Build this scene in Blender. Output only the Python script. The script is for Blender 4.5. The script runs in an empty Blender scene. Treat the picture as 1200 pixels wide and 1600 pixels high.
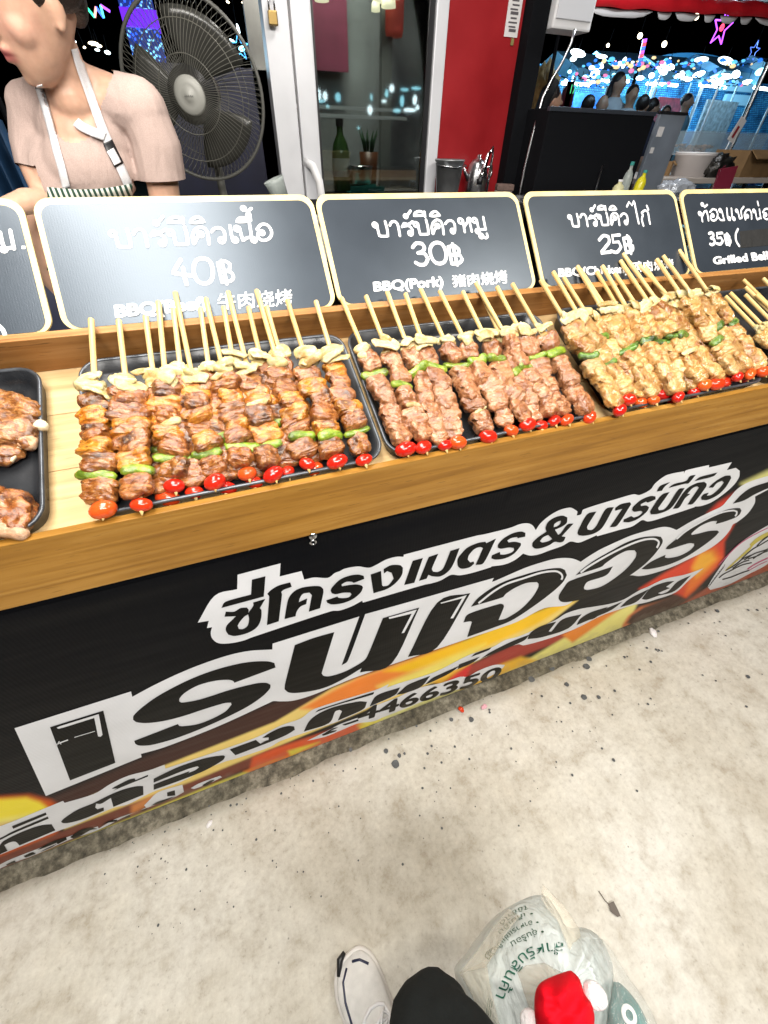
import bpy, bmesh, math, random
from mathutils import Vector, Matrix, noise, Euler
from mathutils.bvhtree import BVHTree
from mathutils.geometry import tessellate_polygon

random.seed(11)
S = bpy.context.scene
COL = S.collection
R_ = math.radians

# ------------------------------------------------------------------ camera
F = 628.3
CAMROT = Matrix(((0.93658324, -0.22484202, 0.26880829),
                 (-0.34998939, -0.63922949, 0.68475769),
                 (0.01786788, -0.73541262, -0.67738395)))
EYE = Vector((0, 0, 1.3))
cam = bpy.data.cameras.new('camera')
cam.sensor_fit = 'HORIZONTAL'
cam.sensor_width = 36
cam.lens = 36 * F / 1200
cam.clip_start = 0.02
cam.clip_end = 300
co = bpy.data.objects.new('camera', cam)
COL.objects.link(co)
m4 = Matrix.Identity(4)
for i in range(3):
    m4[i][0] = CAMROT[i][0]
    m4[i][1] = -CAMROT[i][1]
    m4[i][2] = -CAMROT[i][2]
m4.translation = EYE
co.matrix_world = m4
S.camera = co

# ------------------------------------------------------------------ world (night), exposure
w = bpy.data.worlds.new('World')
S.world = w
w.use_nodes = True
wt = w.node_tree
bg = wt.nodes['Background']
sky = wt.nodes.new('ShaderNodeTexSky')
sky.sky_type = 'NISHITA'
sky.sun_disc = False
sky.sun_elevation = R_(-4)
sky.sun_rotation = R_(200)
wt.links.new(sky.outputs['Color'], bg.inputs['Color'])
bg.inputs['Strength'].default_value = 0.05
S.view_settings.view_transform = 'Standard'
S.view_settings.look = 'None'
S.view_settings.exposure = 0.0
S.view_settings.gamma = 1
S.cycles.max_bounces = 8
S.cycles.transparent_max_bounces = 12
S.cycles.sample_clamp_indirect = 6

# ------------------------------------------------------------------ the stall's lamps and added fill lights
def lamp(name, loc, target, power, sx, sy, col):
    l = bpy.data.lights.new(name, 'AREA')
    l.shape = 'RECTANGLE'
    l.size = sx
    l.size_y = sy
    l.energy = power
    l.color = col
    o = bpy.data.objects.new(name, l)
    COL.objects.link(o)
    o.location = loc
    o.rotation_euler = (Vector(target) - Vector(loc)).to_track_quat('-Z', 'Y').to_euler()
    return o
lamp('stall_lamp', (-0.17, 0.42, 2.30), (-0.16, 0.42, 0), 42, 1.36, 0.54, (1.0, 0.95, 0.87))
lamp('stall_lamp', (1.25, -0.12, 2.45), (1.0, 0.4, 0.4), 27, 0.5, 0.2, (1.0, 0.94, 0.84))
lamp('front_fill', (0.2, -1.3, 2.6), (0.4, 0.3, 0.3), 72, 1.6, 0.5, (1.0, 0.965, 0.92))  # unseen front fill, added to brighten banner and floor
lamp('face_fill', (-0.42, 0.86, 1.66), (-0.2, 1.5, 1.40), 4.5, 0.5, 0.3, (1.0, 0.94, 0.88))  # fill light added just above the view for the cook's face
lamp('interior_fill', (0.9, 2.78, 2.35), (0.85, 3.0, 0.6), 28, 0.4, 0.2, (1.0, 0.9, 0.75))  # added light, brightens what shows through the door glass
lamp('table_fill', (2.5, 2.3, 2.4), (2.5, 2.6, 1.0), 14, 0.5, 0.2, (0.95, 0.97, 1.0))  # extra light put in to lift the right hand table
lamp('rear_lamp', (0.9, 1.75, 2.5), (0.7, 1.9, 0.5), 16, 0.6, 0.2, (1.0, 0.95, 0.9))

# ------------------------------------------------------------------ pixel -> place on a real plane
def ray(px, py):
    return CAMROT @ Vector((px - 600, py - 800, F))
def on(px, py, P, n):
    d = ray(px, py)
    n = Vector(n)
    return EYE + d * ((Vector(P) - EYE).dot(n) / d.dot(n))
def onY(px, py, Y): return on(px, py, (0, Y, 0), (0, 1, 0))
def onZ(px, py, Z): return on(px, py, (0, 0, Z), (0, 0, 1))
def pix(P):
    c = CAMROT.transposed() @ (Vector(P) - EYE)
    return 600 + F * c.x / c.z, 800 + F * c.y / c.z
YB, ZB, ZT, TILT = 0.4228, 0.8701, 0.9678, 0.4282
CT, ST = math.cos(TILT), math.sin(TILT)
TN = Vector((0, -ST, CT))
TD = Vector((0, CT, ST))
TO = Vector((0, YB, ZT))
def tr(u, s, d=0): return TO + Vector((u, 0, 0)) + TD * s + TN * d
def ontray(px, py, d=0): return on(px, py, TO + TN * d, TN)
SD = Vector((0, 0.68, 0.7332)).normalized()
SN = Vector((0, -SD.z, SD.y))
SO = Vector((0, 0.662, 1.108))
def onsign(px, py):
    P = on(px, py, SO, SN) - SO
    return P.x, P.dot(SD)

# ------------------------------------------------------------------ object helpers
def link(o, parent=None):
    COL.objects.link(o)
    if parent: o.parent = parent
    return o
def tag(o, label=None, cat=None, group=None, kind=None):
    if label: o['label'] = label
    if cat: o['category'] = cat
    if group: o['group'] = group
    if kind: o['kind'] = kind
    return o
def empty(name, loc=(0, 0, 0), rot=None):
    o = bpy.data.objects.new(name, None)
    COL.objects.link(o)
    o.empty_display_size = 0.05
    o.location = loc
    if rot is not None:
        o.rotation_mode = 'QUATERNION'
        o.rotation_quaternion = rot.to_quaternion() if isinstance(rot, Matrix) else rot
    return o
def thing(name, label, cat, loc=(0, 0, 0), rot=None, group=None):
    return tag(empty(name, loc, rot), label, cat, group)
def mob(name, verts, faces, mat, parent=None, smooth=False, loc=None):
    me = bpy.data.meshes.new(name)
    me.from_pydata([tuple(v) for v in verts], [], faces)
    me.update()
    if smooth:
        me.polygons.foreach_set('use_smooth', [True] * len(me.polygons))
    if mat is not None: me.materials.append(mat)
    o = bpy.data.objects.new(name, me)
    link(o, parent)
    if loc is not None: o.location = loc
    return o
def copy_tree(o, parent=None):
    c = o.copy()
    COL.objects.link(c)
    if parent is not None: c.parent = parent
    for ch in [x for x in COL.objects if x.parent == o]:
        copy_tree(ch, c)
    return c

class MB:
    """collects shapes into one mesh"""
    def __init__(s): s.v = []; s.f = []
    def add(s, v, f, M=None):
        n = len(s.v)
        s.v += [M @ Vector(p) for p in v] if M is not None else [Vector(p) for p in v]
        s.f += [[i + n for i in q] for q in f]
        return s
    def box(s, a, b, bev=0.0, M=None):
        x0, y0, z0 = a; x1, y1, z1 = b
        if bev <= 0:
            v = [(x0, y0, z0), (x1, y0, z0), (x1, y1, z0), (x0, y1, z0), (x0, y0, z1), (x1, y0, z1), (x1, y1, z1), (x0, y1, z1)]
            f = [(0, 3, 2, 1), (4, 5, 6, 7), (0, 1, 5, 4), (1, 2, 6, 5), (2, 3, 7, 6), (3, 0, 4, 7)]
            return s.add(v, f, M)
        bm = bmesh.new()
        bmesh.ops.create_cube(bm, size=1)
        for q in bm.verts:
            q.co = Vector(((x0 + x1) / 2 + q.co.x * (x1 - x0), (y0 + y1) / 2 + q.co.y * (y1 - y0), (z0 + z1) / 2 + q.co.z * (z1 - z0)))
        bmesh.ops.bevel(bm, geom=bm.edges[:], offset=bev, segments=2, affect='EDGES', profile=0.6)
        bm.verts.index_update()
        s.add([q.co.copy() for q in bm.verts], [[q.index for q in fc.verts] for fc in bm.faces], M)
        bm.free()
        return s
    def tube(s, pts, rad, n=10, caps=True, flat=1.0, up=None):
        pts = [Vector(p) for p in pts]
        if not isinstance(rad, (list, tuple)): rad = [rad] * len(pts)
        base = len(s.v)
        prev = None
        for i, p in enumerate(pts):
            t = (pts[min(i + 1, len(pts) - 1)] - pts[max(i - 1, 0)]).normalized()
            if prev is None:
                a = Vector(up) if up else (Vector((0, 0, 1)) if abs(t.z) < 0.9 else Vector((1, 0, 0)))
            else: a = prev
            a = (a - t * a.dot(t)).normalized()
            b = t.cross(a)
            prev = a
            for k in range(n):
                q = 2 * math.pi * k / n
                s.v.append(p + (a * math.cos(q) * flat + b * math.sin(q)) * rad[i])
        for i in range(len(pts) - 1):
            for k in range(n):
                k2 = (k + 1) % n
                s.f.append([base + i * n + k, base + i * n + k2, base + (i + 1) * n + k2, base + (i + 1) * n + k])
        if caps:
            s.f.append([base + k for k in range(n)][::-1])
            s.f.append([base + (len(pts) - 1) * n + k for k in range(n)])
        return s
    def lathe(s, prof, n=24, M=None, axis=None):
        v = []; f = []
        for r, z in prof:
            for k in range(n):
                q = 2 * math.pi * k / n
                v.append((r * math.cos(q), r * math.sin(q), z))
        for i in range(len(prof) - 1):
            for k in range(n):
                k2 = (k + 1) % n
                f.append((i * n + k, i * n + k2, (i + 1) * n + k2, (i + 1) * n + k))
        return s.add(v, f, M)
    def ell(s, c, r, n=12, M=None):
        v = []; f = []
        m = n // 2 + 1
        for i in range(m + 1):
            th = math.pi * i / m
            for k in range(n):
                q = 2 * math.pi * k / n
                v.append((c[0] + r[0] * math.sin(th) * math.cos(q), c[1] + r[1] * math.sin(th) * math.sin(q), c[2] + r[2] * math.cos(th)))
        for i in range(m):
            for k in range(n):
                k2 = (k + 1) % n
                f.append((i * n + k, (i + 1) * n + k, (i + 1) * n + k2, i * n + k2))
        return s.add(v, f, M)
    def build(s, name, mat, parent=None, smooth=False, loc=None):
        return mob(name, s.v, s.f, mat, parent, smooth, loc)

def shade_auto(o, ang=40):
    bm = bmesh.new(); bm.from_mesh(o.data)
    for f in bm.faces: f.smooth = True
    for e in bm.edges:
        if len(e.link_faces) == 2 and e.calc_face_angle(0) > R_(ang): e.smooth = False
    bm.to_mesh(o.data); bm.free()
    return o

# closed outline smoothing: soft vertices get rounded, sharp ones stay
def smooth_poly(p, sub=5, corner=48, closed=True):
    p = [Vector((a[0], a[1])) for a in p]
    n = len(p)
    def is_corner(i):
        if not closed and (i == 0 or i == n - 1): return True
        a = p[i] - p[i - 1]; b = p[(i + 1) % n] - p[i]
        if a.length < 1e-9 or b.length < 1e-9: return True
        return a.angle(b) > R_(corner)
    cs = [is_corner(i) for i in range(n)]
    out = []
    for i in range(n if closed else n - 1):
        j = (i + 1) % n
        a, b = p[i], p[j]
        L = (b - a)
        ta = L if cs[i] else (p[j] - p[i - 1]) * 0.5
        tb = L if cs[j] else (p[(j + 1) % n] - p[i]) * 0.5
        if ta.length > L.length * 1.3: ta = ta.normalized() * L.length * 1.3
        if tb.length > L.length * 1.3: tb = tb.normalized() * L.length * 1.3
        if cs[i] and cs[j]: out.append(a); continue
        for k in range(sub):
            t = k / sub
            h1 = 2 * t**3 - 3 * t**2 + 1; h2 = t**3 - 2 * t**2 + t
            h3 = -2 * t**3 + 3 * t**2; h4 = t**3 - t**2
            out.append(a * h1 + ta * h2 + b * h3 + tb * h4)
    if not closed: out.append(p[-1])
    return out
def fill(loops):
    """triangulate outline (+holes): returns points, triangles"""
    lp = [[Vector((q.x, q.y, 0)) for q in l] for l in loops]
    tris = tessellate_polygon(lp)
    pts = [q for l in lp for q in l]
    return pts, [list(t) for t in tris]
def flip_up(v, f, nrm):
    out = []
    for q in f:
        a, b, c = v[q[0]], v[q[1]], v[q[2]]
        out.append(list(q) if (b - a).cross(c - a).dot(nrm) >= 0 else list(q)[::-1])
    return out

# ------------------------------------------------------------------ materials
def new_mat(name):
    m = bpy.data.materials.new(name)
    m.use_nodes = True
    nt = m.node_tree
    return m, nt, nt.nodes['Principled BSDF']
def simple(name, col, rough=0.5, metal=0.0, emit=None, es=1.0, spec=None, coat=0.0, noise_amt=0.0, nscale=20, bump=0.0, bscale=60, alpha=1.0, sss=0.0):
    m, nt, b = new_mat(name)
    b.inputs['Base Color'].default_value = (*col, 1)
    b.inputs['Roughness'].default_value = rough
    b.inputs['Metallic'].default_value = metal
    if spec is not None: b.inputs['Specular IOR Level'].default_value = spec
    if coat: b.inputs['Coat Weight'].default_value = coat; b.inputs['Coat Roughness'].default_value = 0.12
    if sss:
        b.inputs['Subsurface Weight'].default_value = sss
        b.inputs['Subsurface Radius'].default_value = (0.012, 0.005, 0.003)
        b.inputs['Subsurface Scale'].default_value = 1.0
    if emit:
        b.inputs['Emission Color'].default_value = (*emit, 1)
        b.inputs['Emission Strength'].default_value = es
    if alpha < 1: b.inputs['Alpha'].default_value = alpha
    tc = None
    if noise_amt or bump:
        tc = nt.nodes.new('ShaderNodeTexCoord')
    if noise_amt:
        n = nt.nodes.new('ShaderNodeTexNoise'); n.inputs['Scale'].default_value = nscale; n.inputs['Detail'].default_value = 6
        nt.links.new(tc.outputs['Object'], n.inputs['Vector'])
        r = nt.nodes.new('ShaderNodeValToRGB')
        r.color_ramp.elements[0].position = 0.3; r.color_ramp.elements[1].position = 0.7
        r.color_ramp.elements[0].color = tuple(c * (1 - noise_amt) for c in col) + (1,)
        r.color_ramp.elements[1].color = tuple(min(1, c * (1 + noise_amt * 0.6)) for c in col) + (1,)
        nt.links.new(n.outputs['Fac'], r.inputs['Fac'])
        nt.links.new(r.outputs['Color'], b.inputs['Base Color'])
        rr = nt.nodes.new('ShaderNodeMapRange')
        rr.inputs['To Min'].default_value = max(0.03, rough - 0.12); rr.inputs['To Max'].default_value = min(1, rough + 0.12)
        nt.links.new(n.outputs['Fac'], rr.inputs['Value'])
        nt.links.new(rr.outputs['Result'], b.inputs['Roughness'])
    if bump:
        n2 = nt.nodes.new('ShaderNodeTexNoise'); n2.inputs['Scale'].default_value = bscale; n2.inputs['Detail'].default_value = 5
        nt.links.new(tc.outputs['Object'], n2.inputs['Vector'])
        bu = nt.nodes.new('ShaderNodeBump'); bu.inputs['Strength'].default_value = bump; bu.inputs['Distance'].default_value = 0.01
        nt.links.new(n2.outputs['Fac'], bu.inputs['Height'])
        nt.links.new(bu.outputs['Normal'], b.inputs['Normal'])
    return m
def nd(nt, t, **kw):
    n = nt.nodes.new(t)
    for k, v in kw.items():
        if k in n.inputs: n.inputs[k].default_value = v
        else: setattr(n, k, v)
    return n
def ramp(nt, src, stops):
    r = nt.nodes.new('ShaderNodeValToRGB')
    e = r.color_ramp.elements
    while len(e) < len(stops): e.new(0.5)
    for el, (p, c) in zip(e, stops):
        el.position = p
        el.color = (*c, 1) if len(c) == 3 else c
    nt.links.new(src, r.inputs['Fac'])
    return r.outputs['Color']
def mixc(nt, fac, a, b, mode='MIX'):
    m = nt.nodes.new('ShaderNodeMix'); m.data_type = 'RGBA'; m.blend_type = mode
    for sock, val in ((m.inputs[0], fac), (m.inputs[6], a), (m.inputs[7], b)):
        if hasattr(val, 'links'): nt.links.new(val, sock)
        elif isinstance(val, (int, float)): sock.default_value = val
        else: sock.default_value = (*val, 1)
    return m.outputs[2]
def bumpn(nt, b, h, strength, dist=0.004, prev=None):
    bu = nd(nt, 'ShaderNodeBump', Strength=strength, Distance=dist)
    nt.links.new(h, bu.inputs['Height'])
    if prev is not None: nt.links.new(prev, bu.inputs['Normal'])
    nt.links.new(bu.outputs['Normal'], b.inputs['Normal'])
    return bu.outputs['Normal']
def scaled(nt, vec, s):
    mp = nd(nt, 'ShaderNodeMapping'); mp.inputs['Scale'].default_value = s
    nt.links.new(vec, mp.inputs['Vector'])
    return mp.outputs['Vector']
def wood(name, dark, mid, light, rough=0.45, seed=0.0, streak=1.0):
    m, nt, b = new_mat(name)
    tc = nt.nodes.new('ShaderNodeTexCoord')
    mp = nd(nt, 'ShaderNodeMapping'); mp.inputs['Scale'].default_value = (2.2, 55, 55); mp.inputs['Location'].default_value = (seed, seed * 2, 0)
    nt.links.new(tc.outputs['Object'], mp.inputs['Vector'])
    n1 = nd(nt, 'ShaderNodeTexNoise', Scale=1.6, Detail=7.0, Distortion=0.6); nt.links.new(mp.outputs['Vector'], n1.inputs['Vector'])
    c = ramp(nt, n1.outputs['Fac'], [(0.25, dark), (0.5, mid), (0.75, light)])
    big = nd(nt, 'ShaderNodeTexNoise', Scale=5.0, Detail=3.0); nt.links.new(scaled(nt, tc.outputs['Object'], (1, 5, 5)), big.inputs['Vector'])
    c = mixc(nt, ramp(nt, big.outputs['Fac'], [(0.35, (0, 0, 0)), (0.75, (0.45, 0.45, 0.45))]), c, dark)
    # short dark pores along the grain
    p = nd(nt, 'ShaderNodeTexNoise', Scale=1.0, Detail=2.0); nt.links.new(scaled(nt, tc.outputs['Object'], (28, 420, 420)), p.inputs['Vector'])
    c = mixc(nt, ramp(nt, p.outputs['Fac'], [(0.64, (0, 0, 0)), (0.72, (0.55 * streak,) * 3)]), c, tuple(x * 0.25 for x in dark))
    vo = nd(nt, 'ShaderNodeTexVoronoi', Scale=7.0, Randomness=1.0); nt.links.new(tc.outputs['Object'], vo.inputs['Vector'])
    c = mixc(nt, ramp(nt, vo.outputs['Distance'], [(0.014, (0.85,) * 3), (0.03, (0, 0, 0))]), c, (0.05, 0.025, 0.01))
    gr = nd(nt, 'ShaderNodeTexNoise', Scale=3.1, Detail=8.0, Roughness=0.7); nt.links.new(scaled(nt, tc.outputs['Object'], (1, 2, 2)), gr.inputs['Vector'])
    c = mixc(nt, ramp(nt, gr.outputs['Fac'], [(0.52, (0, 0, 0)), (0.7, (0.4 * streak,) * 3)]), c, dark)
    nt.links.new(c, b.inputs['Base Color'])
    b.inputs['Roughness'].default_value = rough
    b.inputs['Specular IOR Level'].default_value = 0.35
    bumpn(nt, b, n1.outputs['Fac'], 0.25, 0.002)
    return m
def stripes(name, a, bcol, scale, axis=0, rough=0.8):
    m, nt, b = new_mat(name)
    tc = nt.nodes.new('ShaderNodeTexCoord')
    wv = nd(nt, 'ShaderNodeTexWave', Scale=scale); wv.bands_direction = 'XYZ'[axis]
    nt.links.new(tc.outputs['Object'], wv.inputs['Vector'])
    nt.links.new(ramp(nt, wv.outputs['Fac'], [(0.45, a), (0.55, bcol)]), b.inputs['Base Color'])
    b.inputs['Roughness'].default_value = rough
    return m
def meat_mat(name, pal, gloss=0.22, charamt=0.5, bump=0.5):
    m, nt, b = new_mat(name)
    tc = nt.nodes.new('ShaderNodeTexCoord')
    oi = nt.nodes.new('ShaderNodeObjectInfo')
    ad = nd(nt, 'ShaderNodeVectorMath', operation='ADD')
    sc_ = nd(nt, 'ShaderNodeVectorMath', operation='SCALE'); sc_.inputs['Scale'].default_value = 3.0
    cx = nd(nt, 'ShaderNodeCombineXYZ')
    for k in range(3): nt.links.new(oi.outputs['Random'], cx.inputs[k])
    nt.links.new(cx.outputs['Vector'], sc_.inputs[0])
    nt.links.new(tc.outputs['Object'], ad.inputs[0]); nt.links.new(sc_.outputs['Vector'], ad.inputs[1])
    v = ad.outputs['Vector']
    n1 = nd(nt, 'ShaderNodeTexNoise', Scale=1.0, Detail=7.0, Roughness=0.62, Distortion=0.9); nt.links.new(scaled(nt, v, (75, 130, 90)), n1.inputs['Vector'])
    c = ramp(nt, n1.outputs['Fac'], [(0.30, pal[0]), (0.45, pal[1]), (0.58, pal[2]), (0.72, pal[3])])
    # whole-piece tone
    hue = ramp(nt, oi.outputs['Random'], [(0.0, (0.72, 0.66, 0.62)), (0.35, (1, 1, 1)), (0.65, (1.0, 0.92, 0.86)), (1.0, (0.86, 0.80, 0.74))])
    c = mixc(nt, 1.0, c, hue, 'MULTIPLY')
    n2 = nd(nt, 'ShaderNodeTexNoise', Scale=38.0, Detail=6.0); nt.links.new(v, n2.inputs['Vector'])
    c = mixc(nt, ramp(nt, n2.outputs['Fac'], [(0.53, (0, 0, 0)), (0.66, (charamt,) * 3)]), c, pal[4])
    n3 = nd(nt, 'ShaderNodeTexNoise', Scale=1.0, Detail=5.0, Roughness=0.65); nt.links.new(scaled(nt, v, (150, 300, 190)), n3.inputs['Vector'])
    c = mixc(nt, ramp(nt, n3.outputs['Fac'], [(0.55, (0, 0, 0)), (0.68, (0.75 if gloss < 0.22 else 0.5,) * 3)]), c, tuple(x * 0.6 for x in pal[0]))
    c = mixc(nt, ramp(nt, n3.outputs['Fac'], [(0.31, (0.7 if gloss < 0.22 else 0.25,) * 3), (0.42, (0, 0, 0))]), c, tuple(min(0.9, x * 1.12) for x in pal[3]))
    nt.links.new(c, b.inputs['Base Color'])
    nt.links.new(ramp(nt, n1.outputs['Fac'], [(0.3, (0.38,) * 3), (0.7, (0.58,) * 3)]), b.inputs['Roughness'])
    b.inputs['Specular IOR Level'].default_value = 0.22
    b.inputs['Subsurface Weight'].default_value = 0.12
    b.inputs['Subsurface Radius'].default_value = (0.01, 0.004, 0.002)
    b.inputs['Coat Weight'].default_value = 1.0 if gloss < 0.3 else 0.4
    b.inputs['Coat Roughness'].default_value = 0.05
    b.inputs['Coat IOR'].default_value = 1.66 if gloss < 0.3 else 1.48
    wv = nd(nt, 'ShaderNodeTexNoise', Scale=1.0, Detail=4.0, Distortion=1.2); nt.links.new(scaled(nt, v, (90, 420, 160)), wv.inputs['Vector'])
    p = bumpn(nt, b, wv.outputs['Fac'], 0.7 * bump, 0.005)
    g = nd(nt, 'ShaderNodeTexNoise', Scale=330.0, Detail=3.0); nt.links.new(v, g.inputs['Vector'])
    p = bumpn(nt, b, g.outputs['Fac'], 0.25 * bump, 0.003, p)
    p = bumpn(nt, b, n2.outputs['Fac'], 0.5, 0.006, p)
    cb = nd(nt, 'ShaderNodeBump', Strength=0.38, Distance=0.008); nt.links.new(n1.outputs['Fac'], cb.inputs['Height'])
    nt.links.new(cb.outputs['Normal'], b.inputs['Coat Normal'])
    return m

M = {}
M['black_plastic'] = simple('black_plastic', (0.012, 0.012, 0.014), 0.4)
M['black_matte'] = simple('black_matte', (0.004, 0.0045, 0.006), 0.8, spec=0.12)
M['steel'] = simple('steel', (0.55, 0.56, 0.58), 0.28, 1.0, noise_amt=0.25, nscale=8)
M['chrome'] = simple('chrome', (0.8, 0.8, 0.82), 0.1, 1.0)
M['white_plastic'] = simple('white_plastic', (0.75, 0.75, 0.76), 0.4)
M['aluminium'] = simple('aluminium', (0.66, 0.67, 0.70), 0.42, 0.15, noise_amt=0.12, nscale=4)
# ------------------------------------------------------------------ ground
def floor_material():
    m, nt, b = new_mat('worn_concrete')
    tc = nt.nodes.new('ShaderNodeTexCoord')
    o = tc.outputs['Object']
    big = nd(nt, 'ShaderNodeTexNoise', Scale=2.2, Detail=5.0, Roughness=0.6); nt.links.new(o, big.inputs['Vector'])
    mid = nd(nt, 'ShaderNodeTexNoise', Scale=16.0, Detail=8.0, Roughness=0.68); nt.links.new(o, mid.inputs['Vector'])
    fine = nd(nt, 'ShaderNodeTexNoise', Scale=70.0, Detail=9.0, Roughness=0.78); nt.links.new(o, fine.inputs['Vector'])
    c = ramp(nt, big.outputs['Fac'], [(0.32, (0.42, 0.385, 0.325)), (0.48, (0.51, 0.485, 0.43)), (0.70, (0.58, 0.565, 0.525))])
    c = mixc(nt, 1.0, c, ramp(nt, mid.outputs['Fac'], [(0.30, (0.70, 0.65, 0.58)), (0.42, (0.90, 0.885, 0.86)), (0.50, (1.0, 1.0, 0.99)), (0.68, (1.12, 1.12, 1.11))]), 'MULTIPLY')
    c = mixc(nt, 1.0, c, ramp(nt, fine.outputs['Fac'], [(0.28, (0.62, 0.59, 0.54)), (0.44, (0.96, 0.95, 0.94)), (0.55, (1.02, 1.02, 1.01)), (0.72, (1.14, 1.14, 1.13))]), 'MULTIPLY')
    # soot and grease spots
    vo = nd(nt, 'ShaderNodeTexVoronoi', Scale=46.0, Randomness=1.0); nt.links.new(o, vo.inputs['Vector'])
    msk = nd(nt, 'ShaderNodeTexNoise', Scale=5.0, Detail=2.0); nt.links.new(o, msk.inputs['Vector'])
    sp = ramp(nt, vo.outputs['Distance'], [(0.05, (1, 1, 1)), (0.13, (0, 0, 0))])
    sp = mixc(nt, 1.0, sp, ramp(nt, msk.outputs['Fac'], [(0.55, (0, 0, 0)), (0.66, (0.8, 0.8, 0.8))]), 'MULTIPLY')
    c = mixc(nt, sp, c, (0.09, 0.085, 0.08))
    vo2 = nd(nt, 'ShaderNodeTexVoronoi', Scale=19.0, Randomness=1.0); nt.links.new(o, vo2.inputs['Vector'])
    sp2 = mixc(nt, 1.0, ramp(nt, vo2.outputs['Distance'], [(0.05, (1, 1, 1)), (0.11, (0, 0, 0))]), ramp(nt, mid.outputs['Fac'], [(0.52, (0, 0, 0)), (0.6, (0.55, 0.55, 0.55))]), 'MULTIPLY')
    c = mixc(nt, sp2, c, (0.16, 0.14, 0.12))
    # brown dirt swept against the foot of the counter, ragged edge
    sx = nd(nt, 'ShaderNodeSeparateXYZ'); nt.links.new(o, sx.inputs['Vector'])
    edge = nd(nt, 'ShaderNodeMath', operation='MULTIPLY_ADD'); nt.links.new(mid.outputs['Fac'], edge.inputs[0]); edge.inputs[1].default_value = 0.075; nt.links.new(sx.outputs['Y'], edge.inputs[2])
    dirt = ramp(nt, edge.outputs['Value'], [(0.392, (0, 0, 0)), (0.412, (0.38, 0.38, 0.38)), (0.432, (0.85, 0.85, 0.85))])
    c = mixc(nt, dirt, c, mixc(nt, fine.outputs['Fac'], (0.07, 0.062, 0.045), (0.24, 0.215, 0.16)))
    nt.links.new(c, b.inputs['Base Color'])
    b.inputs['Roughness'].default_value = 0.78
    b.inputs['Specular IOR Level'].default_value = 0.3
    p = bumpn(nt, b, mid.outputs['Fac'], 0.16, 0.005)
    bumpn(nt, b, fine.outputs['Fac'], 0.22, 0.002, p)
    return m
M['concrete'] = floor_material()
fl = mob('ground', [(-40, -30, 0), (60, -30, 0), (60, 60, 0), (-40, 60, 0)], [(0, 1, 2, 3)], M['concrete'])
tag(fl, kind='structure')

# rough cement kerb under the banner
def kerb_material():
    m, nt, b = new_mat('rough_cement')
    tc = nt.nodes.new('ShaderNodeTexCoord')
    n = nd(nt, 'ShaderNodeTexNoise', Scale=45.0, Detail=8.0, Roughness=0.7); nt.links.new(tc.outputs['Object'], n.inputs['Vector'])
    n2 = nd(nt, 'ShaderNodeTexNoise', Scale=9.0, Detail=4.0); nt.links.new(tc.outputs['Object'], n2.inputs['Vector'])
    c = ramp(nt, n.outputs['Fac'], [(0.3, (0.03, 0.027, 0.02)), (0.48, (0.12, 0.107, 0.08)), (0.68, (0.28, 0.255, 0.20))])  # dirty cement, also darkened for contact shadow at the banner foot
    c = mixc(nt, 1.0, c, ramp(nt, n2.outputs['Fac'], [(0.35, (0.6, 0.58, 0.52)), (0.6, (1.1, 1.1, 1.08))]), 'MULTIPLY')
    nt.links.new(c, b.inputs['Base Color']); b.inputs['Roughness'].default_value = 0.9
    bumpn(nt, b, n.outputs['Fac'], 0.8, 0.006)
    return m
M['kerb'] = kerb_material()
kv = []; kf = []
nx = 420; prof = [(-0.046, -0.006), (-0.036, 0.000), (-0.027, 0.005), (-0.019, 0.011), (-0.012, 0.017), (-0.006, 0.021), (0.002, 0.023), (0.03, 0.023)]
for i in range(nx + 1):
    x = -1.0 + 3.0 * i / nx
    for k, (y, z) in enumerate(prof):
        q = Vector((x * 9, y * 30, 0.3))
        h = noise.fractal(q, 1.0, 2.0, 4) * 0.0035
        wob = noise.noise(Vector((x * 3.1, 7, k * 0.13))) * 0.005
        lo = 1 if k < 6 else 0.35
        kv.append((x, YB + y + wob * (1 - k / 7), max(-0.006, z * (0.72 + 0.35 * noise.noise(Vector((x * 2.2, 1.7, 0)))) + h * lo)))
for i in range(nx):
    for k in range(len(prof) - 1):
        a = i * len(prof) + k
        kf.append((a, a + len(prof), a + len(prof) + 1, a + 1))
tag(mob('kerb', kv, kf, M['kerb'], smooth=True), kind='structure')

# ------------------------------------------------------------------ counter
M['board_wood'] = wood('ochre_board', (0.21, 0.092, 0.012), (0.34, 0.165, 0.026), (0.44, 0.235, 0.05), 0.42, 0.3)
M['bed_wood'] = wood('lit_plank', (0.42, 0.27, 0.12), (0.56, 0.39, 0.19), (0.66, 0.49, 0.27), 0.5, 4.1, 0.5)  # paler than the front board: light on the top put into the colour
M['rail_wood'] = wood('brown_rail', (0.24, 0.10, 0.025), (0.38, 0.175, 0.05), (0.48, 0.25, 0.09), 0.45, 7.7)
counter = thing('market_counter', 'long wooden food counter with sloping top carrying trays of grilled skewers', 'counter', (0, YB, 0))
XL, XR = -1.05, 2.05
def cpart(name, mb, mat, **k):
    mb.v = [Vector(v) - Vector((0, YB, 0)) for v in mb.v]
    return mb.build(name, mat, counter, **k)
fb = MB().box((XL, YB, ZB), (XR, YB + 0.0115, ZT), 0.0012)
cpart('front_board', fb, M['board_wood'])
DB = -0.021
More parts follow.
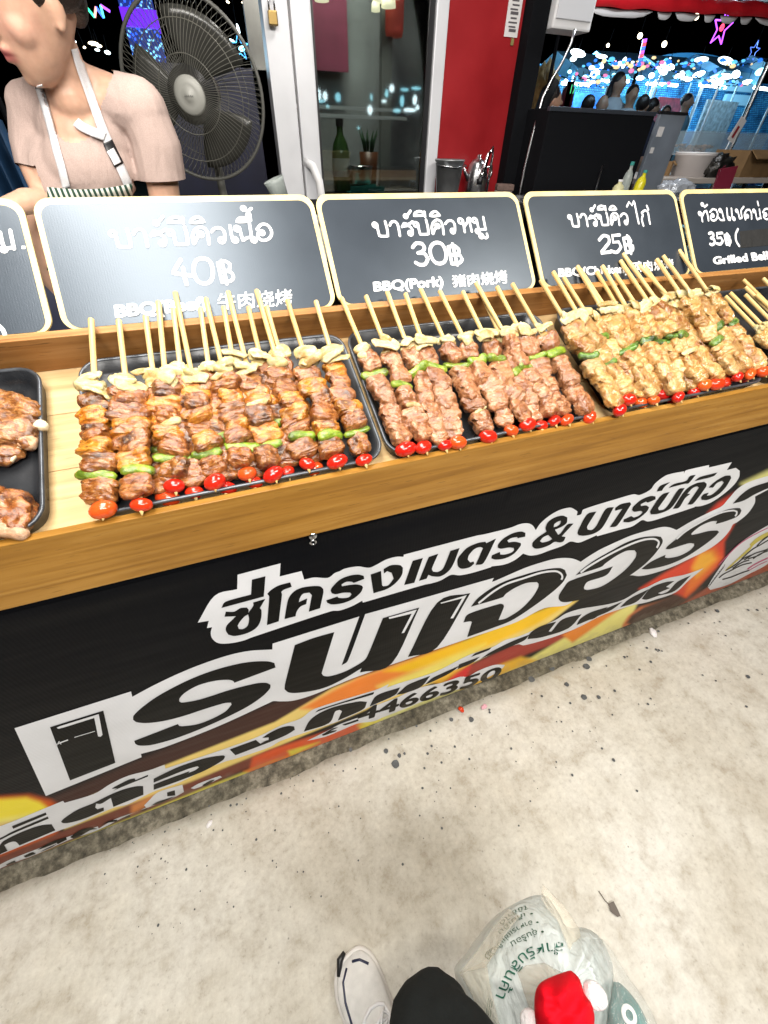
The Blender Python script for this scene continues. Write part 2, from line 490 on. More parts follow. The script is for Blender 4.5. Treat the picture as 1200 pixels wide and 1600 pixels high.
# sloping planks, three boards
Mt = Matrix((( 1, 0, 0, 0), (0, CT, -ST, 0), (0, ST, CT, 0), (0, 0, 0, 1)))
Mt.translation = TO
for k, (s0, s1) in enumerate([(0.0125, 0.098), (0.0988, 0.185), (0.1858, 0.2755)]):
    cpart('top_plank', MB().box((XL, s0, DB - 0.02), (XR, s1, DB), 0.0006, Mt), M['bed_wood'])
SR = 0.2655
cpart('back_rail', MB().box((XL, SR - 0.004, DB + 0.0005), (XR, SR + 0.0085, 0.0335), 0.0012, Mt), M['rail_wood'])
cc = MB().box((XL, YB + 0.02, 0.03), (XL + 0.03, YB + 0.24, ZB)).box((XR - 0.03, YB + 0.02, 0.03), (XR, YB + 0.24, ZB)).box((XL + 0.03, YB + 0.012, 0.03), (XR - 0.03, YB + 0.02, ZB + 0.05))
cc.box((XL + 0.03, YB + 0.22, 0.03), (XR - 0.03, YB + 0.24, ZB + 0.1))
cpart('carcass', cc, M['black_matte'])

# ------------------------------------------------------------------ sign boards
def sign_face_mat(name, base):
    m, nt, b = new_mat(name)
    tc = nt.nodes.new('ShaderNodeTexCoord')
    wv = nd(nt, 'ShaderNodeTexWave', Scale=95.0); wv.bands_direction = 'X'; nt.links.new(tc.outputs['Object'], wv.inputs['Vector'])
    n = nd(nt, 'ShaderNodeTexNoise', Scale=14.0, Detail=5.0); nt.links.new(tc.outputs['Object'], n.inputs['Vector'])
    nt.links.new(ramp(nt, n.outputs['Fac'], [(0.3, base), (0.7, tuple(c * 1.25 for c in base))]), b.inputs['Base Color'])
    nt.links.new(ramp(nt, n.outputs['Fac'], [(0.3, (0.335,) * 3), (0.75, (0.36,) * 3)]), b.inputs['Roughness'])
    b.inputs['Specular IOR Level'].default_value = 1.0
    g = nd(nt, 'ShaderNodeTexNoise', Scale=900.0, Detail=1.0); nt.links.new(tc.outputs['Object'], g.inputs['Vector'])
    p = bumpn(nt, b, wv.outputs['Fac'], 0.025, 0.0006)
    b.inputs['Specular Tint'].default_value = (0.74, 0.86, 1.0, 1)
    bumpn(nt, b, g.outputs['Fac'], 0.12, 0.001, p)
    return m
M['sign_face'] = sign_face_mat('corrugated_black', (0.019, 0.024, 0.032))
M['sign_border'] = simple('yellow_border', (0.74, 0.60, 0.28), 0.45, noise_amt=0.22, nscale=22)
M['sign_white'] = simple('white_print', (0.80, 0.81, 0.83), 0.5)
M['tape'] = simple('black_tape', (0.03, 0.03, 0.03), 0.3, bump=0.3, bscale=40)
SROT = Matrix(((1, 0, 0), (0, SD.y, SN.y), (0, SD.z, SN.z)))

def rrect(u0, v0, u1, v1, r, n=7):
    out = []
    for cx, cy, a0 in ((u1 - r, v1 - r, 0), (u0 + r, v1 - r, 90), (u0 + r, v0 + r, 180), (u1 - r, v0 + r, 270)):
        for k in range(n + 1):
            a = R_(a0 + 90 * k / n)
            out.append((cx + r * math.cos(a), cy + r * math.sin(a)))
    return out
def slab(outline, z0, z1):
    n = len(outline)
    v = [(x, y, z1) for x, y in outline] + [(x, y, z0) for x, y in outline]
    f = [list(range(n)), [n + k for k in range(n)][::-1]]
    for k in range(n):
        j = (k + 1) % n
        f.append([k, n + k, n + j, j])
    return v, f
class Ink:
    """flat printed strokes and shapes, each a hair above the one before"""
    def __init__(s, z, step=0.00004): s.v = []; s.f = []; s.z = z; s.k = 0; s.step = step
    def _z(s):
        s.k += 1
        return s.z + (s.k % 9) * s.step
    def poly(s, pts):
        z = s._z(); n = len(s.v)
        p2, t = fill([[Vector((a[0], a[1])) for a in pts]])
        s.v += [Vector((a.x, a.y, z)) for a in p2]
        s.f += flip_up([Vector((a.x, a.y, 0)) for a in p2], t, Vector((0, 0, 1))) if n == 0 else [[i + n for i in q] for q in flip_up([Vector((a.x, a.y, 0)) for a in p2], t, Vector((0, 0, 1)))]
    def stroke(s, pts, w, closed=False):
        z = s._z()
        p = smooth_poly(pts, 5, 62, closed)
        if closed: p = p + [p[0]]
        n = len(s.v); m = len(p)
        for i, q in enumerate(p):
            if closed and i in (0, m - 1): t = p[1] - p[-2]
            else: t = p[min(i + 1, m - 1)] - p[max(i - 1, 0)]
            if t.length < 1e-9: t = Vector((1, 0))
            t = t.normalized()
            nn = Vector((-t.y, t.x)) * w
            s.v += [Vector((q.x + nn.x, q.y + nn.y, z)), Vector((q.x - nn.x, q.y - nn.y, z))]
        for i in range(m - 1):
            a = n + 2 * i
            s.f.append([a, a + 1, a + 3, a + 2])
        if not closed:
            for q in (p[0], p[-1]):
                z = s._z(); c = len(s.v)
                s.v += [Vector((q.x + w * math.cos(2 * math.pi * k / 12), q.y + w * math.sin(2 * math.pi * k / 12), z)) for k in range(12)]
                s.f.append(list(range(c, c + 12)))
    def loop(s, c, r, w, squash=1.0):
        s.stroke([(c[0] + r * math.cos(2 * math.pi * k / 10), c[1] + r * squash * math.sin(2 * math.pi * k / 10)) for k in range(10)], w, True)
    def build(s, name, mat, parent):
        o = mob(name, s.v, s.f, mat, parent)
        bm = bmesh.new(); bm.from_mesh(o.data)
        for f in bm.faces:
            f.normal_update()
            if f.normal.z < 0: f.normal_flip()
        bm.to_mesh(o.data); bm.free()
        return o

def text_shapes(body, bold=0.0):
    c = bpy.data.curves.new('t', 'FONT'); c.body = body
    o = bpy.data.objects.new('t', c); COL.objects.link(o)
    dg = bpy.context.evaluated_depsgraph_get()
    me = bpy.data.meshes.new_from_object(o.evaluated_get(dg))
    v = [Vector((q.co.x, q.co.y)) for q in me.vertices]
    f = [list(p.vertices) for p in me.polygons]
    bpy.data.objects.remove(o); bpy.data.curves.remove(c); bpy.data.meshes.remove(me)
    # connected pieces
    par = list(range(len(v)))
    def find(a):
        while par[a] != a: par[a] = par[par[a]]; a = par[a]
        return a
    for q in f:
        for k in q[1:]: par[find(k)] = find(q[0])
    ids = {}
    comp = [ids.setdefault(find(i), len(ids)) for i in range(len(v))]
    return v, f, comp
def text_ink(ink, body, mp, bold=0.0):
    """mp maps (0..1, 0..1) of the text's box to local coordinates; bold = copies shifted in em"""
    v, f, comp = text_shapes(body)
    x0 = min(a.x for a in v); x1 = max(a.x for a in v); y0 = min(a.y for a in v); y1 = max(a.y for a in v)
    shifts = [(0, 0)] if not bold else [(bold * math.cos(k * math.pi / 4), bold * math.sin(k * math.pi / 4)) for k in range(8)] + [(0, 0)]
    for si, (dx, dy) in enumerate(shifts):
        n = len(ink.v)
        for a, cidx in zip(v, comp):
            p = mp((a.x + dx - x0) / (x1 - x0), (a.y + dy - y0) / (y1 - y0))
            ink.v.append(Vector((p[0], p[1], ink.z + 0.00002 * si + 0.00018 * (cidx % 4))))
        ink.f += [[i + n for i in q] for q in f]
def quad_map(tl, trr, br, bl):
    def mp(a, b):
        t = Vector(tl).lerp(Vector(trr), a); u = Vector(bl).lerp(Vector(br), a)
        return u.lerp(t, b)
    return mp

SIGN_W, SIGN_H = 0.372, 0.177
def make_sign(u0, label, strokes, group='menu boards along the rail'):
    """strokes(ink, loc) draws; loc maps photo px to local"""
    o = SO + Vector((u0, 0, 0))
    t = thing('menu_sign', label, 'sign', o, SROT, group)
    v, f = slab(rrect(0, 0, SIGN_W, SIGN_H, 0.021), -0.003, 0.0)
    mob('border', v, f, M['sign_border'], t)
    v, f = slab(rrect(0.0070, 0.003, SIGN_W - 0.0070, SIGN_H - 0.0092, 0.0165), -0.0005, 0.0007)
    mob('face', v, f, M['sign_face'], t)
    ink = Ink(0.0011)
    def loc(px, py):
        u, vv = onsign(px, py)
        return (u - u0, vv)
    strokes(ink, loc, t)
    ink.build('lettering', M['sign_white'], t)
    return t
def tile(ox, oy, sc):
    return lambda q: (ox + q[0] / sc, oy + q[1] / sc)

# strokes traced once from the beef board, in that view's own pixels
WB = 0.0021
BARBIQ = [
    ('L', (25, 178), 16), ('S', [(42, 172), (50, 215), (62, 257), (100, 259), (134, 257), (128, 205), (112, 152)]),
    ('S', [(152, 180), (165, 158), (192, 152), (214, 166), (226, 200), (236, 255)]),
    ('S', [(256, 190), (275, 164), (308, 172), (347, 152)]), ('S', [(268, 186), (310, 182), (340, 205), (344, 232)]), ('L', (326, 236), 15),
    ('L', (288, 114), 12), ('S', [(298, 108), (312, 96), (330, 74)]),
    ('L', (374, 172), 16), ('S', [(391, 166), (398, 205), (408, 243), (445, 243), (480, 240), (474, 190), (460, 138)]),
    ('C', [(358, 110), (372, 88), (408, 78), (440, 90), (448, 106), (400, 108)]), ('S', [(452, 116), (447, 82)]),
    ('S', [(516, 238), (508, 195), (520, 158), (552, 138), (585, 150), (600, 185), (607, 240)]), ('L', (556, 182), 14), ('S', [(545, 192), (530, 212), (520, 236)]),
    ('C', [(494, 110), (510, 88), (545, 80), (578, 106), (530, 112)]),
    ('S', [(622, 166), (645, 146), (678, 146), (700, 172), (702, 214)]), ('L', (684, 218), 15),
]
NUEA = [
    ('S', [(734, 130), (740, 175), (748, 206)]), ('L', (764, 216), 14),
    ('L', (776, 148), 14), ('S', [(791, 142), (800, 180), (812, 222), (835, 205), (862, 200)]), ('S', [(850, 112), (858, 160), (866, 205)]), ('L', (878, 216), 13),
    ('C', [(774, 106), (790, 86), (825, 84), (850, 102), (812, 106)]), ('S', [(840, 100), (834, 64)]), ('S', [(858, 98), (852, 58)]),
    ('L', (815, 26), 11), ('S', [(825, 30), (834, 50), (862, 26)]),
    ('S', [(896, 152), (922, 124), (958, 126), (982, 158), (982, 190), (960, 214), (925, 218), (902, 196), (906, 168)]), ('L', (926, 172), 12),
]
FORTY = [('S', [(436, 336), (412, 375), (390, 416), (445, 424), (502, 432)]), ('S', [(450, 385), (460, 440), (472, 484)]),
         ('C', [(575, 328), (612, 345), (630, 400), (622, 455), (590, 478), (548, 470), (520, 430), (514, 380), (532, 338)])]
BAHT = [('S', [(660, 356), (672, 410), (686, 472)]), ('S', [(660, 356), (700, 344), (732, 360), (730, 392), (705, 405), (674, 412)]),
        ('S', [(705, 405), (740, 412), (754, 440), (738, 464), (686, 472)]), ('S', [(682, 340), (700, 410), (714, 482)])]
def draw(ink, lst, mp, w):
    for kind, a, *rest in lst:
        if kind == 'L':
            c = mp(a); e = mp((a[0] + rest[0], a[1])); e2 = mp((a[0], a[1] + rest[0]))
            r = 0.5 * ((Vector(e) - Vector(c)).length + (Vector(e2) - Vector(c)).length)
            ink.loop(c, r, w)
        else:
            ink.stroke([mp(q) for q in a], w, kind == 'C')
TB = tile(170, 320, 3.871)
def st_beef(ink, loc, t):
    mp = lambda q: loc(*TB(q))
    draw(ink, BARBIQ + NUEA, mp, WB)
    draw(ink, FORTY, mp, 0.0026)
    draw(ink, BAHT, mp, 0.0022)
    q = lambda *p: [mp(a) for a in p]
    text_ink(ink, 'BBQ(Beef)', quad_map(*q((38, 612), (585, 560), (592, 655), (50, 705))), 0.045)
    text_ink(ink, '牛肉烧烤', quad_map(*q((655, 540), (1105, 512), (1112, 612), (665, 640))), 0.012)
make_sign(-0.199, 'black menu board reading 40 baht for beef, washed grey by lamp glare', st_beef)
def rel(ref, anchor, sc=1.0):
    """reuse the beef board's strokes: local letter layout moved to another board"""
    a0 = Vector((onsign(*TB(ref))))
    def f(u0):
        a1 = Vector(onsign(*anchor)) - Vector((u0, 0))
        return lambda q: tuple(a1 + (Vector(onsign(*TB(q))) - a0) * sc)
    return f
def st_pork(ink, loc, t):
    T = tile(560, 320, 4.286)
    draw(ink, BARBIQ, rel((62, 257), T((138, 212)), 0.99)(0.176), WB)
    draw(ink, [('L', (682, 112), 15), ('S', [(697, 108), (704, 150), (710, 186)]), ('S', [(706, 152), (728, 118)]), ('L', (740, 104), 11), ('S', [(742, 116), (750, 150), (757, 182)]),
               ('L', (776, 108), 14), ('S', [(790, 104), (797, 140), (804, 172), (850, 166)]), ('L', (796, 180), 12), ('S', [(834, 86), (842, 130), (850, 168)]),
               ('L', (820, 212), 13), ('S', [(832, 214), (852, 228), (862, 216), (858, 198)])], lambda q: loc(*T(q)), WB)
    draw(ink, [('S', [(362, 288), (385, 262), (425, 264), (440, 292), (425, 318), (398, 326)]), ('S', [(398, 326), (440, 330), (464, 365), (445, 400), (410, 404), (382, 390)]),
               ('C', [(528, 256), (562, 272), (584, 325), (580, 375), (552, 396), (515, 390), (488, 355), (478, 305), (495, 268)]),
               ('S', [(600, 286), (612, 340), (624, 398)]), ('S', [(600, 286), (640, 278), (670, 300), (668, 326), (640, 336), (612, 340)]), ('S', [(640, 336), (680, 342), (694, 370), (672, 392), (624, 398)]), ('S', [(628, 266), (645, 340), (660, 406)])],
         lambda q: loc(*T(q)), 0.0029)
    q = lambda *p: [loc(*T(a)) for a in p]
    text_ink(ink, 'BBQ(Pork)', quad_map(*q((100, 522), (560, 482), (566, 568), (108, 600))), 0.045)
    text_ink(ink, '猪肉烧烤', quad_map(*q((622, 478), (985, 440), (998, 528), (632, 556))), 0.025)
make_sign(0.1765, 'dark menu board reading 30 baht for pork, behind the middle tray', st_pork)
def st_chick(ink, loc, t):
    T = tile(840, 300, 3.3333)
    draw(ink, BARBIQ, rel((62, 257), T((182, 180)), 0.955)(0.5605), WB)
    draw(ink, [('S', [(462, 78), (474, 54), (488, 72), (500, 48), (508, 90), (524, 166)]), ('S', [(548, 178), (540, 145), (545, 122), (538, 112), (556, 98), (572, 108), (582, 168)]), ('S', [(566, 74), (574, 94)])], lambda q: loc(*T(q)), WB)
    draw(ink, [('S', [(318, 252), (340, 230), (366, 234), (370, 262), (350, 290), (326, 320), (378, 314)]), ('S', [(424, 226), (386, 230), (390, 264), (420, 262), (432, 290), (410, 316), (380, 310)]),
               ('S', [(445, 244), (452, 280), (460, 318)]), ('S', [(445, 244), (475, 238), (484, 258), (474, 274), (452, 278)]), ('S', [(474, 274), (494, 284), (490, 306), (460, 318)]), ('S', [(464, 230), (476, 280), (484, 322)])],
         lambda q: loc(*T(q)), 0.0031)
    q = lambda *p: [loc(*T(a)) for a in p]
    text_ink(ink, 'BBQ(Chicken)', quad_map(*q((106, 402), (462, 380), (468, 434), (112, 456))), 0.045)
    text_ink(ink, '鸡肉烧烤', quad_map(*q((488, 366), (700, 350), (706, 404), (494, 420))), 0.025)
make_sign(0.5605, 'dark menu board reading 25 baht for chicken, behind the crowded chicken skewers', st_chick)
def st_belly(ink, loc, t):
    T = tile(1000, 280, 6.0)
    mp = lambda q: loc(*T(q))
    E_ = lambda x: [('S', [(x, 278), (x + 4, 330), (x + 10, 372)]), ('L', (x + 22, 374), 11)]
    draw(ink, [('L', (556, 326), 13), ('S', [(568, 322), (574, 360), (580, 400)]), ('S', [(577, 352), (596, 312), (618, 300), (628, 340), (636, 392)]),
               ('L', (578, 242), 11), ('S', [(588, 246), (598, 266), (624, 244)]),
               ('S', [(650, 312), (676, 286), (708, 292), (722, 330), (712, 376), (680, 392), (656, 372), (658, 346)]), ('L', (676, 344), 11),
               ('L', (746, 298), 12), ('S', [(758, 298), (770, 340), (782, 386)]), ('S', [(732, 364), (752, 386), (784, 386)])] + E_(808) + E_(852) +
              [('L', (900, 300), 10), ('S', [(910, 305), (920, 340), (926, 374), (950, 366), (942, 300), (966, 262)]),
               ('S', [(982, 382), (972, 340), (992, 296), (1020, 290), (1036, 320), (1040, 376)]), ('L', (1000, 350), 11), ('S', [(990, 358), (982, 378)]),
               ('L', (1062, 302), 11), ('S', [(1074, 300), (1082, 345), (1090, 382), (1126, 366)]), ('S', [(1114, 286), (1120, 330), (1128, 370)]), ('S', [(1096, 214), (1104, 250)]),
               ('S', [(1144, 316), (1166, 286), (1200, 284), (1220, 316), (1212, 362), (1180, 380), (1152, 360), (1154, 336)]), ('L', (1172, 334), 11),
               ('L', (1250, 296), 11), ('S', [(1262, 292), (1270, 330), (1280, 368), (1318, 356)]), ('S', [(1304, 270), (1320, 362)])], mp, WB)
    draw(ink, [('S', [(642, 514), (662, 504), (682, 516), (680, 540), (660, 556)]), ('S', [(660, 556), (690, 568), (694, 600), (670, 618), (652, 612)]),
               ('S', [(764, 508), (714, 512), (718, 556), (752, 552), (770, 584), (748, 612), (716, 608)]),
               ('S', [(788, 530), (796, 570), (806, 616)]), ('S', [(788, 530), (820, 524), (834, 546), (822, 562), (796, 568)]), ('S', [(822, 562), (844, 576), (836, 604), (806, 616)]), ('S', [(810, 514), (822, 570), (832, 622)])], mp, 0.0030)
    draw(ink, [('S', [(912, 472), (892, 520), (896, 580), (924, 630)])], mp, 0.0026)
    q = lambda *p: [mp(a) for a in p]
    text_ink(ink, 'Grilled Belly Salmon', quad_map(*q((678, 736), (1560, 640), (1590, 742), (690, 822))), 0.05)
    v, f = slab([mp(a) for a in [(928, 492), (1420, 440), (1450, 600), (940, 648)]], 0.0007, 0.0013)
    mob('tape_patch', v, f, M['tape'], t)
make_sign(0.9445, 'dark menu board reading 35 baht, a price bracket taped over, cut by right edge', st_belly)
def st_left(ink, loc, t):
    T = lambda q: loc(*q)
    draw(ink, [('L', (-3, 366), 4), ('S', [(1, 364), (4, 378), (8, 390), (22, 387)]), ('L', (7, 391), 3.5), ('S', [(17, 361), (20, 376), (23, 390)])], T, WB)
    draw(ink, [('C', [(36, 386), (39, 386), (39, 389), (36, 389)])], T, 0.0012)
    draw(ink, [('S', [(-28, 512), (-14, 505), (2, 512), (9, 526), (6, 540)])], T, 0.0024)
make_sign(-0.5815, 'grey menu board cut by left edge, only two letters in view', st_left)
# ------------------------------------------------------------------ vinyl banner: print, plates, letters (traced in view pixels, laid on the banner's own plane)
import numpy as np
BY = YB + 0.0045
def onban(px, py): return on(px, py, (0, YB, 0), (0, 1, 0))
banner = thing('vinyl_banner', 'black vinyl banner with white outlined lettering and flames covering the counter front', 'banner', (0, BY, 0))

def banner_grid():
    dx = 0.005
    nxg = int(3.1 / dx); nzg = int((0.862 - 0.024) / dx)
    X = -1.05 + dx * np.arange(nxg + 1); Z = 0.024 + dx * np.arange(nzg + 1)
    gx, gz = np.meshgrid(X, Z, indexing='ij')
    P = np.stack([gx, np.full_like(gx, YB), gz - 1.3], -1)
    Cc = P @ np.array(CAMROT)
    cz = np.maximum(Cc[..., 2], 0.02)
    px = 600 + F * Cc[..., 0] / cz; py = 800 + F * Cc[..., 1] / cz
    col = np.zeros(gx.shape + (3,)); col[:] = (0.0042, 0.0046, 0.0060)
    def paint(poly, c, soft, amt=1.0):
        nonlocal col
        p = np.array(poly, float)
        inside = np.zeros(px.shape, bool); dist = np.full(px.shape, 1e9)
        for i in range(len(p)):
            a = p[i - 1]; b = p[i]
            cond = ((a[1] > py) != (b[1] > py))
            with np.errstate(divide='ignore', invalid='ignore'):
                xi = (b[0] - a[0]) * (py - a[1]) / (b[1] - a[1] + 1e-12) + a[0]
            inside ^= cond & (px < xi)
            ab = b - a; L = ab @ ab + 1e-9
            t = np.clip(((px - a[0]) * ab[0] + (py - a[1]) * ab[1]) / L, 0, 1)
            d = np.hypot(px - a[0] - t * ab[0], py - a[1] - t * ab[1])
            dist = np.minimum(dist, d)
        sd = np.where(inside, dist, -dist)
        k = np.clip(sd / (2 * soft) + 0.5, 0, 1); k = k * k * (3 - 2 * k) * amt
        col = col * (1 - k[..., None]) + np.array(c) * k[..., None]
    MAR = (0.058, 0.024, 0.018); RED = (0.50, 0.035, 0.02); ORG = (0.88, 0.20, 0.02); AMB = (0.92, 0.48, 0.02); YEL = (0.92, 0.76, 0.05); LEM = (0.86, 0.82, 0.30)
    # dark maroon field between the big word and the line below
    paint([(-60, 1270), (75, 1252), (260, 1172), (430, 1100), (620, 1020), (700, 1010), (560, 1100), (300, 1220), (60, 1310), (-60, 1350)], MAR, 6)
    # flame at far left
    paint([(-300, 1262), (0, 1249), (45, 1246), (78, 1254), (102, 1270), (80, 1330), (-300, 1460)], (0.62, 0.10, 0.01), 6)
    paint([(-300, 1275), (0, 1253), (40, 1250), (62, 1257), (82, 1272), (40, 1284), (0, 1290), (-300, 1420)], YEL, 5)
    paint([(-60, 1300), (0, 1284), (45, 1276), (110, 1262), (60, 1300), (-60, 1340)], LEM, 6, 0.6)
    # pale yellow edge over the small line, turning orange
    paint([(98, 1266), (150, 1243), (255, 1200), (430, 1131), (520, 1078), (560, 1062), (640, 1034), (720, 1008), (800, 975), (880, 945), (905, 940), (860, 975), (700, 1060), (480, 1150), (300, 1226), (100, 1300)], (0.88, 0.66, 0.20), 2.0)
    paint([(520, 1082), (560, 1062), (640, 1034), (725, 1004), (700, 1036), (600, 1078), (500, 1112), (470, 1110)], ORG, 5, 0.9)
    paint([(600, 1052), (720, 1006), (800, 974), (880, 942), (900, 940), (840, 978), (740, 1022), (640, 1052)], (0.95, 0.56, 0.01), 4, 0.95)
    paint([(590, 1075), (700, 1030), (760, 1008), (720, 1040), (620, 1085)], (0.94, 0.80, 0.16), 6, 0.9)
    # red / maroon band under the small line
    paint([(-200, 1430), (0, 1342), (200, 1261), (300, 1224), (420, 1175), (560, 1131), (600, 1122), (600, 1150), (420, 1188), (300, 1243), (150, 1300), (0, 1366), (-200, 1450)], (0.20, 0.055, 0.036), 3)
    paint([(395, 1186), (430, 1172), (560, 1130), (575, 1135), (560, 1155), (420, 1200), (390, 1205)], (0.78, 0.11, 0.03), 4)
    paint([(205, 1262), (235, 1247), (270, 1236), (250, 1252), (205, 1276)], (0.80, 0.30, 0.08), 5, 0.8)
    paint([(560, 1130), (640, 1098), (720, 1066), (760, 1048), (720, 1080), (640, 1112), (580, 1140)], LEM, 5)
    paint([(690, 1072), (740, 1040), (800, 1012), (880, 990), (930, 972), (900, 996), (830, 1022), (770, 1050), (720, 1072)], (0.36, 0.045, 0.03), 3)
    paint([(690, 1076), (712, 1052), (738, 1040), (730, 1060), (706, 1074)], (0.72, 0.03, 0.03), 4)
    paint([(676, 1068), (706, 1046), (740, 1036), (708, 1058), (690, 1072)], AMB, 4, 0.8)
    # bottom edge colours
    paint([(-200, 1480), (0, 1364), (100, 1322), (230, 1270), (340, 1225), (430, 1190), (470, 1178), (470, 1172), (430, 1205), (340, 1240), (230, 1282), (60, 1346), (-200, 1500)], (0.80, 0.70, 0.10), 2.0)
    paint([(380, 1208), (450, 1182), (520, 1160), (575, 1140), (660, 1112), (680, 1106), (660, 1120), (560, 1152), (470, 1182), (400, 1212)], (0.85, 0.20, 0.03), 3)
    paint([(450, 1176), (500, 1162), (480, 1172), (455, 1184)], YEL, 3)
    paint([(560, 1136), (600, 1124), (590, 1134), (565, 1144)], YEL, 4, 0.9)
    # right half: lemon tongue, orange tongue, brown lobe
    paint([(720, 1084), (780, 1052), (830, 1030), (880, 1000), (940, 968), (1000, 940), (990, 962), (975, 990), (920, 1012), (860, 1034), (800, 1056), (740, 1082)], (0.86, 0.78, 0.24), 3)
    paint([(714, 1086), (760, 1050), (815, 1028), (842, 1034), (800, 1050), (760, 1068)], (0.88, 0.50, 0.04), 4)
    paint([(880, 994), (940, 962), (975, 950), (930, 982), (896, 1006)], (0.86, 0.26, 0.03), 3)
    paint([(974, 978), (983, 964), (1002, 950), (1060, 934), (1082, 942), (1066, 960), (1000, 984), (972, 992)], (0.75, 0.20, 0.06), 3)
    paint([(980, 975), (988, 963), (1008, 950), (1060, 930), (1100, 918), (1090, 940), (1062, 956), (992, 980)], (0.075, 0.036, 0.026), 3)
    paint([(1060, 950), (1110, 918), (1200, 880), (1320, 830), (1320, 850), (1200, 898), (1080, 946)], (0.48, 0.10, 0.05), 3)
    # right flames behind the big word
    paint([(1000, 922), (1040, 897), (1062, 885), (1100, 864), (1130, 846), (1142, 824), (1150, 820), (1134, 848), (1133, 872), (1122, 888), (1104, 906), (1074, 936), (1060, 930)], (0.74, 0.06, 0.02), 3.5)
    paint([(1078, 906), (1086, 878), (1100, 862), (1120, 858), (1128, 874), (1112, 894), (1086, 922), (1072, 932)], ORG, 6)
    paint([(1084, 888), (1096, 866), (1114, 864), (1120, 876), (1106, 890), (1090, 904)], (0.95, 0.46, 0.04), 6)
    paint([(1108, 804), (1124, 788), (1150, 772), (1200, 748), (1300, 700), (1300, 716), (1200, 760), (1150, 790), (1118, 806)], (0.60, 0.05, 0.03), 5)
    paint([(1160, 757), (1200, 738), (1300, 690), (1300, 702), (1200, 752), (1168, 764)], LEM, 5, 0.8)
    paint([(1178, 866), (1192, 852), (1300, 800), (1300, 815), (1200, 860)], (0.62, 0.08, 0.03), 4, 0.8)
    v = np.stack([gx, 0.0 * gx , gz], -1)
    v[..., 1] += 0.0030 * np.exp(-((gz - 0.845) / 0.02) ** 2) * np.sin(gx * 7.0) * (gx < 0.4)
    nz1 = nzg + 1
    idx = np.arange((nxg + 1) * nz1).reshape(nxg + 1, nz1)
    f = np.stack([idx[:-1, :-1], idx[1:, :-1], idx[1:, 1:], idx[:-1, 1:]], -1).reshape(-1, 4)
    me = bpy.data.meshes.new('vinyl_sheet')
    me.from_pydata(v.reshape(-1, 3).tolist(), [], f.tolist())
    ca = me.color_attributes.new('print', 'FLOAT_COLOR', 'POINT')
    rgba = np.concatenate([col.reshape(-1, 3), np.ones((col.size // 3, 1))], 1).astype(np.float32)
    ca.data.foreach_set('color', rgba.ravel())
    me.polygons.foreach_set('use_smooth', [True] * len(me.polygons))
    return me
def vinyl(name, col=None, rough=0.34):
    m, nt, b = new_mat(name)
    tc = nt.nodes.new('ShaderNodeTexCoord')
    if col is None:
        a = nt.nodes.new('ShaderNodeVertexColor'); a.layer_name = 'print'
        c = a.outputs['Color']
    else: c = col
    n = nd(nt, 'ShaderNodeTexNoise', Scale=6.0, Detail=5.0); nt.links.new(tc.outputs['Object'], n.inputs['Vector'])
    c = mixc(nt, 1.0, c, ramp(nt, n.outputs['Fac'], [(0.3, (0.86, 0.86, 0.85)), (0.65, (1, 1, 1))]), 'MULTIPLY')
    # grey dust and splashes near the floor
    sx = nd(nt, 'ShaderNodeSeparateXYZ'); nt.links.new(tc.outputs['Object'], sx.inputs['Vector'])
    nn = nd(nt, 'ShaderNodeTexNoise', Scale=26.0, Detail=6.0); nt.links.new(tc.outputs['Object'], nn.inputs['Vector'])
    ed = nd(nt, 'ShaderNodeMath', operation='MULTIPLY_ADD'); nt.links.new(nn.outputs['Fac'], ed.inputs[0]); ed.inputs[1].default_value = 0.22; nt.links.new(sx.outputs['Z'], ed.inputs[2])
    c = mixc(nt, ramp(nt, ed.outputs['Value'], [(0.13, (0.30,) * 3), (0.19, (0.06,) * 3), (0.35, (0, 0, 0))]), c, (0.30, 0.27, 0.21))
    nt.links.new(c, b.inputs['Base Color'])
    b.inputs['Roughness'].default_value = rough
    b.inputs['Specular IOR Level'].default_value = 0.05
    wv = nd(nt, 'ShaderNodeTexWave', Scale=55.0, Distortion=0.6); wv.bands_direction = 'X'; nt.links.new(tc.outputs['Object'], wv.inputs['Vector'])
    fold = nd(nt, 'ShaderNodeTexNoise', Scale=1.0, Detail=3.0); nt.links.new(scaled(nt, tc.outputs['Object'], (1.5, 1, 9)), fold.inputs['Vector'])
    p = bumpn(nt, b, wv.outputs['Fac'], 0.05, 0.0015)
    bumpn(nt, b, fold.outputs['Fac'], 0.22, 0.02, p)
    return m
M['vinyl'] = vinyl('printed_vinyl')
M['vinyl_white'] = vinyl('white_vinyl_print', (0.74, 0.75, 0.78))
M['vinyl_black'] = vinyl('black_vinyl_print', (0.0075, 0.0075, 0.007))
sheet = bpy.data.objects.new('vinyl_sheet', banner_grid()); link(sheet, banner); sheet.data.materials.append(M['vinyl'])

